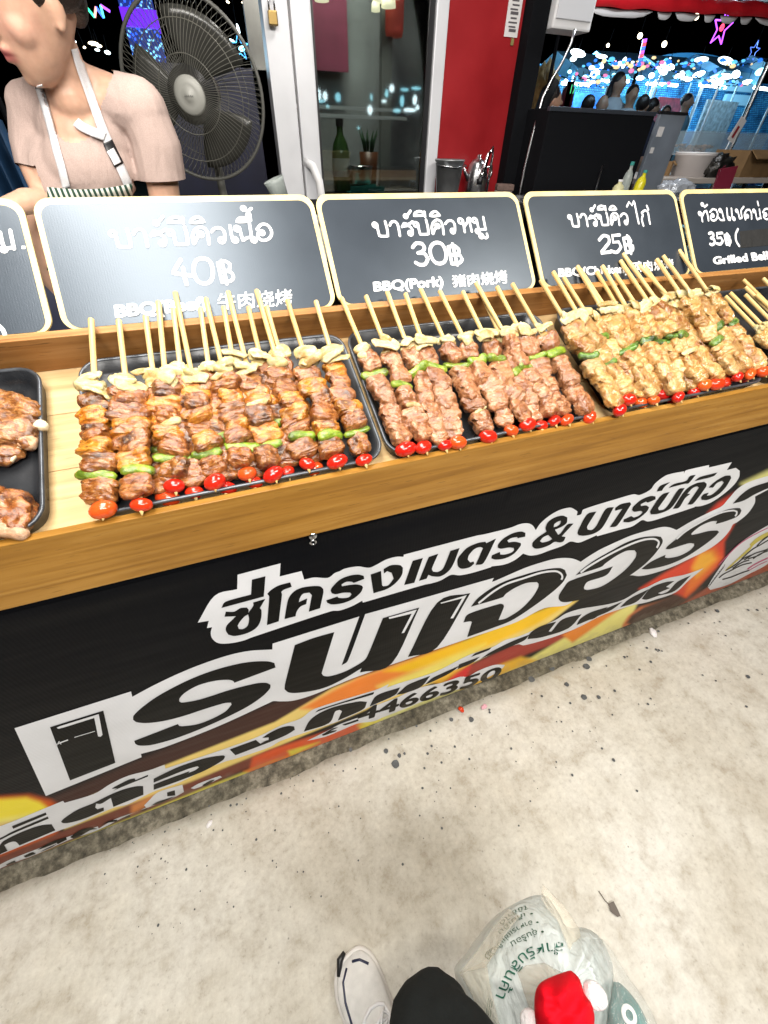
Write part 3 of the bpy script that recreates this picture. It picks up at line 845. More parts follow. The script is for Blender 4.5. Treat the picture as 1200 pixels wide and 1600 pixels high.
class Print:
    def __init__(s, depth): s.d = depth; s.v = []; s.f = []; s.k = 0
    def shape(s, off, loops, corner=48):
        if not isinstance(loops[0][0], (tuple, list)): loops = [loops]
        ls = []
        for l in loops:
            ls.append(smooth_poly([(off[0] + x / off[2], off[1] + y / off[2]) for x, y in l], 5, corner))
        pts, tris = fill(ls)
        s.k += 1
        d = s.d - 0.00004 * (s.k % 6)
        n = len(s.v)
        vv = [onban(q.x, q.y) * 1 - Vector((0, YB - d, 0)) for q in pts]
        s.v += vv
        s.f += [[i + n for i in q] for q in flip_up(vv, tris, Vector((0, -1, 0)))]
    def strip(s, off, pts, w):
        p = smooth_poly([(off[0] + x / off[2], off[1] + y / off[2]) for x, y in pts], 4, 70, False)
        L = []; Rr = []
        for i, q in enumerate(p):
            t = (p[min(i + 1, len(p) - 1)] - p[max(i - 1, 0)]).normalized()
            nn = Vector((-t.y, t.x)) * w
            L.append(q + nn); Rr.append(q - nn)
        s.shape((0, 0, 1), [tuple(a) for a in L + Rr[::-1]], 1)
    def text(s, body, mp, bold=0.0):
        v, f, comp = text_shapes(body)
        x0 = min(a.x for a in v); x1 = max(a.x for a in v); y0 = min(a.y for a in v); y1 = max(a.y for a in v)
        sh = [(0, 0)] if not bold else [(bold * math.cos(k * math.pi / 3), bold * math.sin(k * math.pi / 3)) for k in range(6)] + [(0, 0)]
        for si, (dx, dy) in enumerate(sh):
            n = len(s.v); vv = []
            for a, cidx in zip(v, comp):
                q = mp((a.x + dx - x0) / (x1 - x0), (a.y + dy - y0) / (y1 - y0))
                vv.append(onban(q[0], q[1]) - Vector((0, YB - (s.d - 0.00002 * si - 0.0002 * (cidx % 3)), 0)))
            s.v += vv
            s.f += [[i + n for i in q] for q in flip_up(vv, f, Vector((0, -1, 0)))]
    def build(s, name, mat):
        return mob(name, s.v, s.f, mat, banner)
def shift(pts, dx, dy): return [(x + dx, y + dy) for x, y in pts]
t1 = (300, 870, 5); t2 = (520, 820, 5); t3 = (740, 760, 5); t4 = (960, 700, 5)
tW = (0, 1090, 5); tS = (200, 1010, 5); tU = (430, 930, 5); tP = (600, 890, 5); tO = (800, 830, 5); tR = (960, 780, 5)
tJ = (0, 1200, 5); tK = (200, 1140, 5); tL = (420, 1040, 5); tM = (620, 980, 5)
def px(off, pts): return [(off[0] + x / off[2], off[1] + y / off[2]) for x, y in pts]
ID = (0, 0, 1)
white = Print(-0.0007)
# plate behind line one
white.shape(ID, px(t1, [(45, 530), (178, 320), (355, 268), (358, 155), (695, 65), (688, 168), (860, 125), (880, 192), (960, 175), (1065, 178), (1120, 140)]) +
            px(t2, [(60, 375), (100, 355), (200, 338), (285, 348), (340, 328), (420, 285), (500, 262), (558, 262), (562, 245), (1130, 96)]) +
            px(t3, [(100, 383), (290, 335), (370, 305), (430, 298), (470, 315), (495, 352), (530, 300), (600, 240), (680, 195), (760, 175), (800, 190), (822, 206), (815, 237), (850, 226), (870, 188)]) +
            px(t4, [(50, 400), (160, 370), (210, 375), (290, 335), (330, 285), (400, 230), (460, 208), (556, 190), (555, 208), (572, 182), (752, 140), (750, 160), (930, 118), (890, 180), (960, 162), (990, 185), (985, 235), (940, 300), (860, 370), (770, 430), (690, 460), (640, 465), (635, 470), (330, 570), (270, 582), (225, 572), (150, 620), (60, 645)]) +
            px(t3, [(1100, 362), (975, 398), (970, 390), (900, 422), (830, 448), (765, 440), (700, 475), (600, 510), (520, 540), (450, 550), (395, 535), (330, 585), (250, 620), (150, 635), (140, 642)]) +
            px(t2, [(1100, 385), (1000, 405), (930, 402), (850, 445), (780, 468), (720, 480), (240, 620), (235, 605), (150, 650), (60, 682)]) +
            px(t1, [(1090, 438), (480, 640), (400, 670), (300, 690), (210, 690), (160, 655), (148, 610), (158, 565), (118, 572), (132, 515)]))
# plate behind the big word
white.shape(ID, px(tW, [(108, 258)]) + px(tS, [(22, 368), (32, 410), (200, 320), (400, 225), (600, 145), (800, 80), (960, 48), (1130, 38), (1132, -8)]) +
            px(tU, [(662, 178), (522, 560), (572, 522), (708, 160)]) +
            px(tP, [(350, 222), (865, 75), (850, 105), (870, 100), (950, 65)]) + px(tO, [(100, 300), (200, 265), (330, 228), (420, 218), (490, 225), (545, 248), (600, 210), (700, 150), (850, 80), (950, 38)]) +
            px(tR, [(280, 250), (380, 225), (440, 228), (495, 248), (620, 175), (770, 100), (850, 60), (905, 0), (980, -80), (1080, -135), (1280, -195), (1280, -105), (1110, -15), (1105, 40), (1050, 120), (970, 185), (935, 205), (910, 250), (850, 320), (750, 395), (600, 470), (450, 540), (300, 590), (200, 608), (120, 605)]) +
            px(tO, [(800, 415), (600, 505), (500, 545), (420, 590), (260, 610), (100, 690)]) +
            px(tP, [(1000, 435), (660, 550), (0, 775)]) + px(tU, [(600, 665), (480, 715), (300, 790)]) + px(tL, [(200, 285), (100, 292), (40, 290)]) + px(tS, [(1110, 452), (700, 640), (290, 800)]) +
            px(tW, [(1100, 455), (1105, 480), (355, 785)]))
# ragged plate behind the small third line
white.shape(ID, px(tJ, [(-300, 560), (0, 470), (490, 272), (502, 288), (730, 218), (860, 140), (1000, 75), (1160, 33)]) +
            px(tK, [(285, 288), (292, 318), (700, 182), (1000, 74)]) + px(tL, [(100, 478), (250, 425), (370, 345), (830, 203), (942, 155), (925, 182), (1030, 145)]) +
            px(tM, [(300, 360), (560, 230), (750, 165), (850, 110), (960, 80), (1100, 20)]) +
            px(tO, [(240, 752), (350, 700), (430, 650), (540, 615), (660, 595), (770, 575), (880, 540), (1000, 470)]) + px(tR, [(270, 690), (400, 630), (560, 595), (705, 545), (590, 640), (485, 735), (330, 790)]) +
            px(tO, [(1050, 565), (950, 585), (840, 620), (700, 670), (500, 770)]) + px(tM, [(1200, 95), (1000, 150), (950, 142), (800, 197), (640, 267), (450, 347), (350, 402), (220, 457), (30, 532)]) +
            px(tL, [(1000, 242), (800, 330), (560, 440), (300, 530), (100, 598)]) + px(tK, [(1100, 152), (850, 237), (760, 262), (600, 327), (400, 427), (190, 502)]) + px(tJ, [(1000, 297), (880, 327), (600, 452), (440, 512), (0, 692), (-300, 800)]), 35)
# plates behind the lowest line
white.shape(ID, px(tJ, [(-100, 830), (50, 742), (300, 642), (540, 547), (762, 470), (770, 486), (900, 412), (1080, 350), (1140, 320)]) + px(tK, [(125, 606), (160, 570), (240, 500), (425, 442), (437, 500), (372, 536), (200, 605), (0, 682)]) + px(tJ, [(760, 500), (540, 575), (300, 682), (60, 772), (-100, 850)]), 35)
white.shape(tK, [(490, 470), (560, 430), (720, 372), (735, 384), (640, 430), (520, 475)])
white.shape(ID, px(tL, [(300, 600), (480, 510), (560, 468), (690, 420), (720, 400), (820, 330), (1000, 262), (1100, 215), (1200, 178)]) + px(tM, [(330, 450), (400, 430), (500, 396), (560, 395), (640, 350), (760, 305), (850, 302), (830, 330), (740, 390), (640, 430), (560, 470), (400, 520), (300, 560), (180, 600), (60, 650)]) + px(tL, [(900, 412), (820, 445), (700, 462), (560, 520), (440, 568)]))
# round emblem at the right edge
white.shape(tR, [(755, 715), (735, 690), (780, 615), (900, 445), (1000, 340), (1200, 215), (1320, 165), (1395, 175), (1400, 250), (1340, 390), (1200, 515), (1050, 595), (900, 672)])
white.build('white_plates', M['vinyl_white'])

blk = Print(-0.0015)
B = blk.shape
B(t1, [(470, 190), (576, 163), (563, 322), (230, 412), (265, 362), (463, 306)])
B(t1, [[(255, 480), (265, 440), (330, 440), (380, 412), (430, 408), (445, 425), (442, 448), (480, 395), (480, 368), (575, 340), (532, 412), (545, 430), (540, 500), (510, 560), (440, 605), (340, 630), (285, 620), (265, 585), (275, 545), (320, 500), (345, 475), (300, 478)],
       [(440, 462), (410, 480), (375, 520), (358, 550), (368, 575), (400, 575), (435, 550), (447, 500)]])
B(t1, [(590, 300), (620, 270), (680, 235), (770, 210), (782, 245), (720, 268), (700, 285), (705, 310), (680, 515), (587, 545), (605, 325)])
B(t1, [(725, 497), (752, 350), (790, 290), (850, 255), (930, 240), (1000, 240), (1028, 260), (1030, 290), (1003, 412), (915, 440), (940, 310), (920, 290), (870, 300), (845, 335), (838, 364), (903, 335), (895, 380), (850, 400), (820, 440), (812, 475)])
B(t2, [(250, 432), (245, 408), (200, 398), (130, 408), (60, 438), (5, 490), (-12, 520), (-5, 545), (30, 552), (85, 540), (140, 540), (150, 552), (130, 575), (90, 582), (50, 580), (40, 570), (-48, 600), (-40, 620), (0, 632), (80, 622), (160, 590), (220, 540), (240, 500), (230, 485), (190, 475), (130, 480), (75, 490), (72, 475), (110, 455), (150, 455), (170, 462)])
B(t2, [(300, 398), (382, 370), (390, 480), (400, 490), (440, 480), (480, 430), (465, 385), (430, 372), (404, 390), (402, 355), (460, 325), (530, 325), (553, 345), (545, 400), (500, 460), (430, 510), (322, 545)])
B(t2, [(630, 290), (710, 268), (642, 462), (562, 480)])
B(t2, [(755, 260), (830, 235), (780, 350), (790, 375), (830, 375), (870, 345), (925, 212), (997, 190), (950, 310), (910, 370), (850, 410), (790, 412), (752, 400), (738, 430), (678, 447)])
B(t3, [(-120, 615), (-118, 575), (-90, 535), (-40, 485), (40, 450), (98, 440), (105, 452), (182, 415), (85, 605), (22, 622), (80, 490), (55, 482), (10, 500), (-30, 545), (-40, 580), (-20, 603), (5, 595), (10, 612), (-25, 640), (-80, 652), (-110, 640)])
B(t3, [(410, 400), (412, 370), (375, 360), (310, 375), (240, 415), (200, 460), (195, 485), (220, 495), (280, 485), (320, 488), (325, 505), (300, 525), (250, 540), (215, 540), (212, 520), (150, 545), (145, 570), (180, 580), (250, 570), (320, 535), (375, 470), (375, 450), (330, 440), (280, 445), (270, 430), (300, 412), (345, 402), (352, 412)])
B(t3, [[(740, 250), (735, 290), (700, 320), (642, 345), (668, 385), (690, 370), (740, 305), (788, 297), (720, 370), (695, 397), (725, 402), (710, 435), (680, 445), (640, 440), (600, 465), (540, 488), (490, 493), (465, 475), (470, 445), (510, 405), (577, 360), (570, 330), (590, 285), (640, 250), (700, 235)],
       [(690, 275), (670, 280), (640, 300), (632, 325), (660, 318), (685, 298)], [(590, 385), (550, 405), (525, 435), (545, 445), (590, 435), (622, 418)]])
B(t3, [(895, 225), (968, 203), (895, 320), (900, 345), (935, 345), (970, 310), (1040, 185), (1105, 168), (1020, 320), (960, 370), (880, 392), (830, 390), (820, 370), (835, 330)])
B(t4, [(18, 475), (60, 445), (130, 430), (140, 445), (30, 612), (-28, 625), (70, 482), (15, 497)])
B(t4, [(330, 408), (330, 385), (290, 382), (220, 410), (160, 460), (145, 490), (165, 505), (215, 498), (230, 510), (200, 535), (160, 550), (140, 538), (80, 565), (80, 585), (130, 585), (200, 555), (260, 505), (280, 470), (255, 455), (215, 460), (215, 445), (255, 425), (270, 432)])
B(t4, [(340, 345), (370, 300), (445, 272), (400, 310), (380, 340)])
B(t4, [(375, 375), (440, 350), (350, 475), (355, 492), (395, 485), (430, 450), (510, 330), (558, 318), (480, 440), (430, 490), (350, 520), (295, 525), (288, 505), (300, 480)])
B(t4, [(430, 318), (480, 285), (570, 262), (600, 225), (645, 215), (590, 280), (560, 285)])
B(t4, [(465, 482), (560, 340), (640, 285), (710, 270), (730, 285), (725, 310), (625, 440), (580, 448), (670, 315), (655, 305), (620, 320), (578, 364), (602, 365), (560, 400), (515, 470)])
B(t4, [(635, 265), (680, 232), (815, 197), (780, 228)])
B(t4, [(745, 315), (800, 265), (870, 225), (915, 220), (922, 240), (880, 310), (820, 370), (740, 410), (690, 410), (685, 390), (710, 365), (747, 355), (730, 378), (770, 370), (830, 320), (865, 275), (850, 262), (810, 280), (780, 315)])
# the big word
B(tW, [(388, 245), (805, 115), (900, 522), (545, 660)])
B(tS, [(1155, 175), (1145, 140), (1090, 127), (980, 130), (850, 150), (650, 205), (450, 285), (250, 390), (120, 480), (45, 550), (38, 585), (70, 605), (160, 610), (300, 590), (450, 550), (600, 500), (750, 455), (805, 450), (810, 465), (760, 520), (650, 580), (540, 620), (430, 635), (400, 632), (390, 618), (48, 750), (60, 775), (100, 787), (200, 778), (400, 720), (650, 620), (900, 500), (1040, 410), (1110, 340), (1115, 310), (1080, 295), (1000, 300), (800, 350), (600, 415), (500, 440), (420, 450), (400, 440), (405, 415), (450, 370), (550, 315), (680, 280), (780, 272), (820, 280), (832, 295)])
B(tU, [(155, 400), (300, 345), (465, 298), (365, 620), (385, 640), (440, 640), (560, 600), (690, 525), (730, 470), (845, 188), (1130, 105), (915, 540), (665, 612), (678, 578), (560, 650), (420, 720), (300, 755), (180, 772), (110, 770), (75, 745), (80, 700)])
B(tP, [(420, 268), (680, 192), (420, 615), (190, 692)])
B(tP, [(685, 298), (740, 230), (850, 150), (960, 95), (1080, 55), (1200, 20), (1300, 0), (1380, -5), (1420, 10), (1435, 50), (1400, 110), (1300, 200), (1150, 310), (1000, 405), (850, 465), (655, 535), (692, 418), (680, 412), (625, 420), (665, 355), (910, 275), (938, 280), (942, 300), (900, 402), (960, 388), (1070, 320), (1160, 230), (1210, 150), (1215, 120), (1200, 105), (1120, 112), (1030, 150), (960, 195), (928, 226)])
B(tO, [(505, 350), (560, 300), (650, 235), (780, 160), (900, 95), (1020, 55), (1120, 45), (1170, 50), (1185, 80), (1170, 120), (1100, 210), (1000, 300), (850, 400), (700, 480), (560, 535), (440, 560), (390, 557), (370, 535), (375, 505), (410, 450), (460, 395), (795, 282), (740, 352), (600, 400), (570, 440), (570, 460), (600, 465), (700, 440), (800, 380), (900, 300), (970, 215), (980, 175), (965, 155), (900, 160), (820, 200), (740, 255), (700, 287)])
B(tR, [(1000, 95), (990, 75), (950, 75), (880, 90), (760, 140), (620, 215), (500, 310), (420, 375), (408, 395), (440, 395), (520, 370), (590, 350), (630, 352), (632, 370), (590, 410), (510, 450), (430, 465), (400, 460), (408, 440), (300, 490), (230, 540), (218, 552), (280, 552), (420, 520), (560, 460), (700, 370), (790, 300), (825, 262), (810, 250), (740, 255), (660, 275), (610, 285), (612, 270), (680, 215), (760, 180), (810, 175), (800, 200), (870, 180), (950, 150), (985, 125)])
B(t4, [(935, 440), (1000, 370), (1090, 310), (1280, 250), (1280, 290), (1180, 332), (1100, 370), (1020, 415)])
# third line
B(tJ, [(90, 468), (355, 360), (362, 378), (100, 487)])
B(tJ, [(-200, 650), (0, 560), (105, 505), (370, 392), (378, 408), (100, 525), (0, 575), (-200, 665)])
B(tJ, [(-60, 690), (0, 610), (30, 580), (150, 520), (300, 465), (400, 452), (430, 500), (150, 618), (120, 590), (80, 592), (30, 615), (55, 660), (-40, 705)])
B(tJ, [(475, 432), (500, 405), (600, 340), (720, 290), (850, 225), (960, 180), (1060, 155), (1118, 152), (1120, 220), (885, 315), (865, 245), (790, 290), (750, 290), (742, 320), (760, 335), (808, 320), (810, 345), (650, 410), (540, 440), (490, 442)])
B(tJ, [(870, 175), (900, 155), (1000, 105), (1050, 92), (1058, 106), (1155, 65), (1155, 78), (1000, 140), (880, 190), (915, 170)])
B(tK, [(200, 395), (230, 380), (400, 300), (600, 235), (740, 212), (760, 220), (740, 250), (600, 330), (400, 410), (200, 482), (200, 440), (330, 390), (480, 336), (470, 350), (420, 372), (520, 330), (555, 305), (540, 298), (450, 325), (200, 425)])
B(tL, [(-305, 665), (-100, 590), (-65, 620), (-30, 600), (0, 590), (0, 570), (-50, 575), (0, 540), (80, 500), (150, 482), (200, 485), (205, 510), (140, 550), (0, 610), (-260, 710)])
B(tL, [(275, 525), (320, 440), (400, 380), (520, 330), (700, 290), (770, 292), (740, 350), (540, 440), (575, 365), (555, 355), (520, 370), (470, 460)])
B(tL, [(365, 375), (400, 350), (825, 215), (815, 235), (520, 320)])
B(tL, [(790, 328), (850, 240), (1030, 178), (985, 240)])
B(tM, [(0, 535), (40, 500), (95, 455), (265, 388), (190, 475), (60, 525)])
B(tM, [(225, 455), (290, 400), (500, 305), (420, 365), (290, 430)])
B(tM, [(490, 298), (655, 237), (590, 288), (480, 335)])
B(tM, [(585, 240), (620, 210), (745, 165), (720, 188)])
B(tM, [(660, 255), (740, 200), (900, 120), (1040, 65), (1000, 110), (880, 165), (700, 237)])
B(tO, [(125, 850), (150, 800), (230, 750), (352, 712), (290, 790), (315, 788), (400, 695), (550, 655), (445, 765), (250, 832)])
B(tO, [(510, 740), (540, 690), (620, 640), (755, 597), (660, 680), (600, 702)])
B(tO, [(650, 680), (700, 630), (870, 555), (780, 622)])
B(tO, [(850, 600), (930, 530), (1075, 458), (1000, 540), (940, 575)])
B(tR, [(218, 785), (290, 700), (400, 655), (475, 645), (410, 690), (440, 700), (345, 740), (375, 745), (430, 722), (500, 650), (605, 600), (480, 720), (350, 760), (260, 790)])
# lowest line: telephone number and cropped words
blk.text('4466350', quad_map((563, 1111), (786, 1042), (778, 1060), (560, 1130)), 0.03)
B(tL, [(575, 470), (700, 428), (705, 440), (600, 475)])
B(tL, [(415, 550), (500, 500), (545, 490), (480, 522), (535, 512), (520, 524), (430, 556)])
for q in ([(45, 765), (110, 735), (125, 750), (50, 772)], [(180, 700), (250, 670), (278, 682), (200, 712)], [(290, 650), (400, 590), (515, 552), (520, 572), (450, 606), (440, 596), (330, 640)], [(310, 670), (360, 640), (450, 600), (400, 632)], [(545, 552), (620, 500), (700, 480), (760, 486), (700, 500), (640, 535), (580, 562)], [(785, 460), (850, 425), (912, 415), (920, 427), (840, 440)], [(955, 405), (1010, 378), (1018, 392)], [(1085, 352), (1140, 326), (1150, 334)]):
    B(tJ, q)
B(tK, [(180, 605), (230, 575), (300, 552), (370, 530), (260, 582)])
B(tK, [(305, 502), (365, 485), (370, 525), (307, 532)])
B(tK, [(580, 445), (640, 410), (680, 402), (610, 450)])
blk.build('black_lettering', M['vinyl_black'])

def highlight(fn):
    h = Print(-0.0024); fn(h); h.build('letter_highlight', M['vinyl_white'])
highlight(lambda h: h.shape(tW, [(440, 245), (470, 232), (770, 138), (800, 300), (785, 315), (765, 312), (735, 168), (460, 253)]))
highlight(lambda h: h.shape(tU, [(890, 180), (1110, 118), (1010, 300), (990, 303), (1070, 150), (895, 192)]))
highlight(lambda h: h.shape(tP, [(445, 265), (650, 205), (545, 385), (522, 387), (615, 230), (450, 272)]))
highlight(lambda h: h.strip(tP, [(742, 268), (860, 176), (965, 116), (1090, 75), (1230, 30), (1340, 17), (1385, 35), (1398, 62), (1390, 84)], 1.5))
highlight(lambda h: h.strip(tO, [(540, 328), (600, 283), (750, 195), (900, 120), (1020, 75), (1110, 64), (1148, 82), (1150, 106), (1136, 134)], 1.5))
highlight(lambda h: h.strip(tR, [(490, 316), (565, 252), (700, 172), (830, 112), (930, 92), (962, 100), (960, 120), (948, 136)], 1.3))
highlight(lambda h: h.strip(tW, [(420, 385), (470, 362), (530, 340)], 0.9))
highlight(lambda h: h.strip(tW, [(430, 370), (440, 385), (460, 350), (475, 375)], 0.7))
highlight(lambda h: h.strip(tW, [(580, 320), (660, 296), (740, 272)], 0.5))
# emblem stripes
M['ink_yellow'] = vinyl('yellow_print', (0.62, 0.52, 0.10))
M['ink_pink'] = vinyl('pink_print', (0.55, 0.10, 0.22))
ey = Print(-0.0015)
for k in range(13):
    x = 870 + k * 15; y = 545 - k * 13
    ey.shape(tR, [(x, y + 18), (x + 30 + k * 2, y - 14 - k * 3), (x + 38 + k * 2, y - 12 - k * 3), (x + 8, y + 22)])
ey.shape(tR, [(1062, 360), (1130, 300), (1300, 215), (1300, 240), (1140, 330), (1080, 375)])
ey.build('emblem_rays', M['ink_yellow'])
ep = Print(-0.0015)
ep.strip(tR, [(820, 520), (950, 385), (1050, 310), (1200, 232), (1400, 140)], 0.7)
ep.strip(tR, [(1045, 552), (1100, 515), (1180, 475), (1400, 380)], 1.0)
ep.strip(tR, [(1060, 560), (1130, 520), (1200, 488)], 0.6)
ep.build('emblem_ring', M['ink_pink'])
eb = Print(-0.0015)
for p in ([(822, 620), (860, 590), (920, 560), (1000, 520), (1080, 500)], [(850, 632), (920, 612), (1000, 580), (1060, 560)], [(880, 560), (960, 510), (1010, 470), (1080, 440)], [(1000, 470), (1080, 400), (1150, 360), (1200, 330), (1300, 280)], [(1020, 480), (1100, 430), (1190, 400), (1300, 350)], [(1050, 470), (1130, 445), (1200, 400)], [(1120, 370), (1160, 330), (1230, 280)], [(930, 545), (1000, 500), (1060, 480)], [(1090, 470), (1150, 430), (1260, 390)], [(1150, 340), (1180, 310), (1260, 262)]):
    eb.strip(tR, p, 0.9)
for k in range(9):
    a = 735 + k * 13
    eb.strip(tR, [(a, 690 - k * 17), (a + 18, 678 - k * 17), (a + 30, 650 - k * 17)], 0.3)
eb.build('emblem_script', M['vinyl_black'])
# steel eyelet
g = onban(490, 850)
eyl = MB(); n1 = 20; prof_ = [(0.0028, 0), (0.0030, 0.0012), (0.0045, 0.0016), (0.0058, 0.0008), (0.006, 0)]
eyl.lathe(prof_, 20, Matrix.Translation((g.x, -0.0008, g.z)) @ Matrix.Rotation(R_(90), 4, 'X'))
eyl.build('eyelet', M['steel'], banner, True)
g2 = onban(489, 838)
ey2 = MB().lathe([(0.0, 0.0022), (0.004, 0.002), (0.006, 0.001), (0.0065, 0)], 20, Matrix.Translation((g2.x, -0.005, g2.z)) @ Matrix.Rotation(R_(90), 4, 'X'))
tag(ey2.build('washer', M['steel'], None, True, (0, BY, 0)), 'small steel washer screwed to the edge of the ochre board', 'washer')
# ------------------------------------------------------------------ trays
def tray_mat():
    m, nt, b = new_mat('black_enamel')
    tc = nt.nodes.new('ShaderNodeTexCoord')
    n = nd(nt, 'ShaderNodeTexNoise', Scale=18.0, Detail=6.0); nt.links.new(tc.outputs['Object'], n.inputs['Vector'])
    nt.links.new(ramp(nt, n.outputs['Fac'], [(0.3, (0.010, 0.011, 0.013)), (0.7, (0.028, 0.030, 0.034))]), b.inputs['Base Color'])
    nt.links.new(ramp(nt, n.outputs['Fac'], [(0.3, (0.22,) * 3), (0.7, (0.42,) * 3)]), b.inputs['Roughness'])
    f = nd(nt, 'ShaderNodeTexNoise', Scale=260.0, Detail=2.0); nt.links.new(tc.outputs['Object'], f.inputs['Vector'])
    bumpn(nt, b, f.outputs['Fac'], 0.15, 0.001)
    return m
M['enamel'] = tray_mat()
M['enamel_rim'] = simple('worn_enamel_rim', (0.10, 0.11, 0.125), 0.3, 0.5, noise_amt=0.4, nscale=40)
MT = Matrix(((1, 0, 0), (0, CT, -ST), (0, ST, CT)))
def make_tray(u0, u1, label):
    s0, s1 = 0.0135, 0.2515
    t = thing('food_tray', label, 'tray', tr((u0 + u1) / 2, (s0 + s1) / 2, DB + 0.0005), MT, 'black trays set into the counter')
    w, h = (u1 - u0) / 2, (s1 - s0) / 2
    def ring(ins, r, z): return [(x, y, z) for x, y in rrect(-w + ins, -h + ins, w - ins, h - ins, r, 6)]
    top = 0.0215
    rings = [ring(0.005, 0.024, 0.0), ring(0.0012, 0.028, top - 0.002), ring(0.0006, 0.0285, top - 0.0008), ring(0.0048, 0.0245, top - 0.0012), ring(0.011, 0.022, 0.007), ring(0.0155, 0.018, 0.0035), ring(0.021, 0.013, 0.0025)]
    v = [p for r in rings for p in r]; n = len(rings[0]); f = []
    for i in range(len(rings) - 1):
        for k in range(n):
            j = (k + 1) % n
            f.append((i * n + k, i * n + j, (i + 1) * n + j, (i + 1) * n + k))
    f.append([(len(rings) - 1) * n + k for k in range(n)])
    f.append([k for k in range(n)][::-1])
    mob('pan', v, f, M['enamel'], t, True)
    rr = [ring(-0.0006, 0.0295, top - 0.0016), ring(-0.0004, 0.0294, top + 0.0004), ring(0.0012, 0.028, top + 0.0011), ring(0.0034, 0.0258, top + 0.0005), ring(0.004, 0.0252, top - 0.001)]
    v = [p for r in rr for p in r]; f = []
    for i in range(len(rr) - 1):
        for k in range(n):
            j = (k + 1) % n
            f.append((i * n + k, i * n + j, (i + 1) * n + j, (i + 1) * n + k))
    mob('rim', v, f, M['enamel_rim'], t, True)
    return t
make_tray(-0.613, -0.2405, 'black tray with dark glazed meat pieces, cut by left edge')
make_tray(-0.197, 0.1725, 'black tray holding the glazed beef skewers, under the 40 baht board')
make_tray(0.1785, 0.5485, 'black tray holding the pinkish pork skewers, under the 30 baht board')
make_tray(0.5865, 0.957, 'black tray heaped with pale chicken skewers, under the 25 baht board')
make_tray(0.966, 1.337, 'black tray at the right edge with bare stick ends lying across it')

# ------------------------------------------------------------------ food pieces
M['beef'] = meat_mat('glazed_beef', [(0.085, 0.019, 0.003), (0.26, 0.078, 0.012), (0.40, 0.155, 0.034), (0.53, 0.27, 0.09), (0.032, 0.008, 0.002)], 0.20, 0.9, 0.7)
M['fat'] = meat_mat('glazed_fat', [(0.25, 0.056, 0.004), (0.46, 0.15, 0.008), (0.60, 0.25, 0.02), (0.66, 0.39, 0.09), (0.09, 0.02, 0.003)], 0.18, 0.85, 0.6)
M['pork'] = meat_mat('grilled_pork', [(0.17, 0.046, 0.013), (0.35, 0.142, 0.052), (0.49, 0.24, 0.115), (0.60, 0.38, 0.22), (0.18, 0.048, 0.006)], 0.24, 0.9, 0.7)
M['chicken'] = meat_mat('grilled_chicken', [(0.33, 0.138, 0.026), (0.51, 0.275, 0.078), (0.62, 0.40, 0.155), (0.69, 0.51, 0.26), (0.22, 0.066, 0.007)], 0.28, 0.9, 0.6)
M['onion'] = meat_mat('grilled_onion', [(0.54, 0.44, 0.15), (0.63, 0.55, 0.26), (0.69, 0.63, 0.38), (0.73, 0.69, 0.50), (0.32, 0.15, 0.02)], 0.3, 0.8, 0.3)
M['pepper'] = meat_mat('green_pepper', [(0.08, 0.16, 0.006), (0.17, 0.29, 0.012), (0.27, 0.40, 0.025), (0.42, 0.50, 0.09), (0.03, 0.035, 0.006)], 0.16, 0.75, 0.5)
M['pepper_dark'] = meat_mat('dark_pepper', [(0.03, 0.09, 0.008), (0.07, 0.19, 0.014), (0.14, 0.28, 0.03), (0.3, 0.42, 0.08), (0.01, 0.014, 0.006)], 0.16, 0.9, 0.6)
def tomato_mat():
    m, nt, b = new_mat('tomato_red')
    oi = nt.nodes.new('ShaderNodeObjectInfo')
    nt.links.new(ramp(nt, oi.outputs['Random'], [(0.0, (0.50, 0.012, 0.008)), (0.6, (0.62, 0.022, 0.008)), (1.0, (0.66, 0.10, 0.015))]), b.inputs['Base Color'])
    b.inputs['Roughness'].default_value = 0.14
    b.inputs['Coat Weight'].default_value = 0.4
    b.inputs['Subsurface Weight'].default_value = 0.15
    b.inputs['Subsurface Radius'].default_value = (0.008, 0.002, 0.001)
    tc = nt.nodes.new('ShaderNodeTexCoord')
    n = nd(nt, 'ShaderNodeTexNoise', Scale=160.0, Detail=2.0); nt.links.new(tc.outputs['Object'], n.inputs['Vector'])
    bumpn(nt, b, n.outputs['Fac'], 0.12, 0.002)
    return m
M['tomato'] = tomato_mat()
def stick_mat():
    m, nt, b = new_mat('bamboo')
    tc = nt.nodes.new('ShaderNodeTexCoord'); oi = nt.nodes.new('ShaderNodeObjectInfo')
    n = nd(nt, 'ShaderNodeTexNoise', Scale=1.0, Detail=4.0); nt.links.new(scaled(nt, tc.outputs['Object'], (700, 18, 700)), n.inputs['Vector'])
    c = ramp(nt, n.outputs['Fac'], [(0.3, (0.52, 0.34, 0.11)), (0.55, (0.70, 0.52, 0.24)), (0.75, (0.76, 0.60, 0.33))])
    c = mixc(nt, 1.0, c, ramp(nt, oi.outputs['Random'], [(0, (0.84, 0.76, 0.62)), (0.5, (1, 1, 1)), (1, (1.06, 0.98, 0.82))]), 'MULTIPLY')
    nt.links.new(c, b.inputs['Base Color']); b.inputs['Roughness'].default_value = 0.55
    return m
M['bamboo'] = stick_mat()

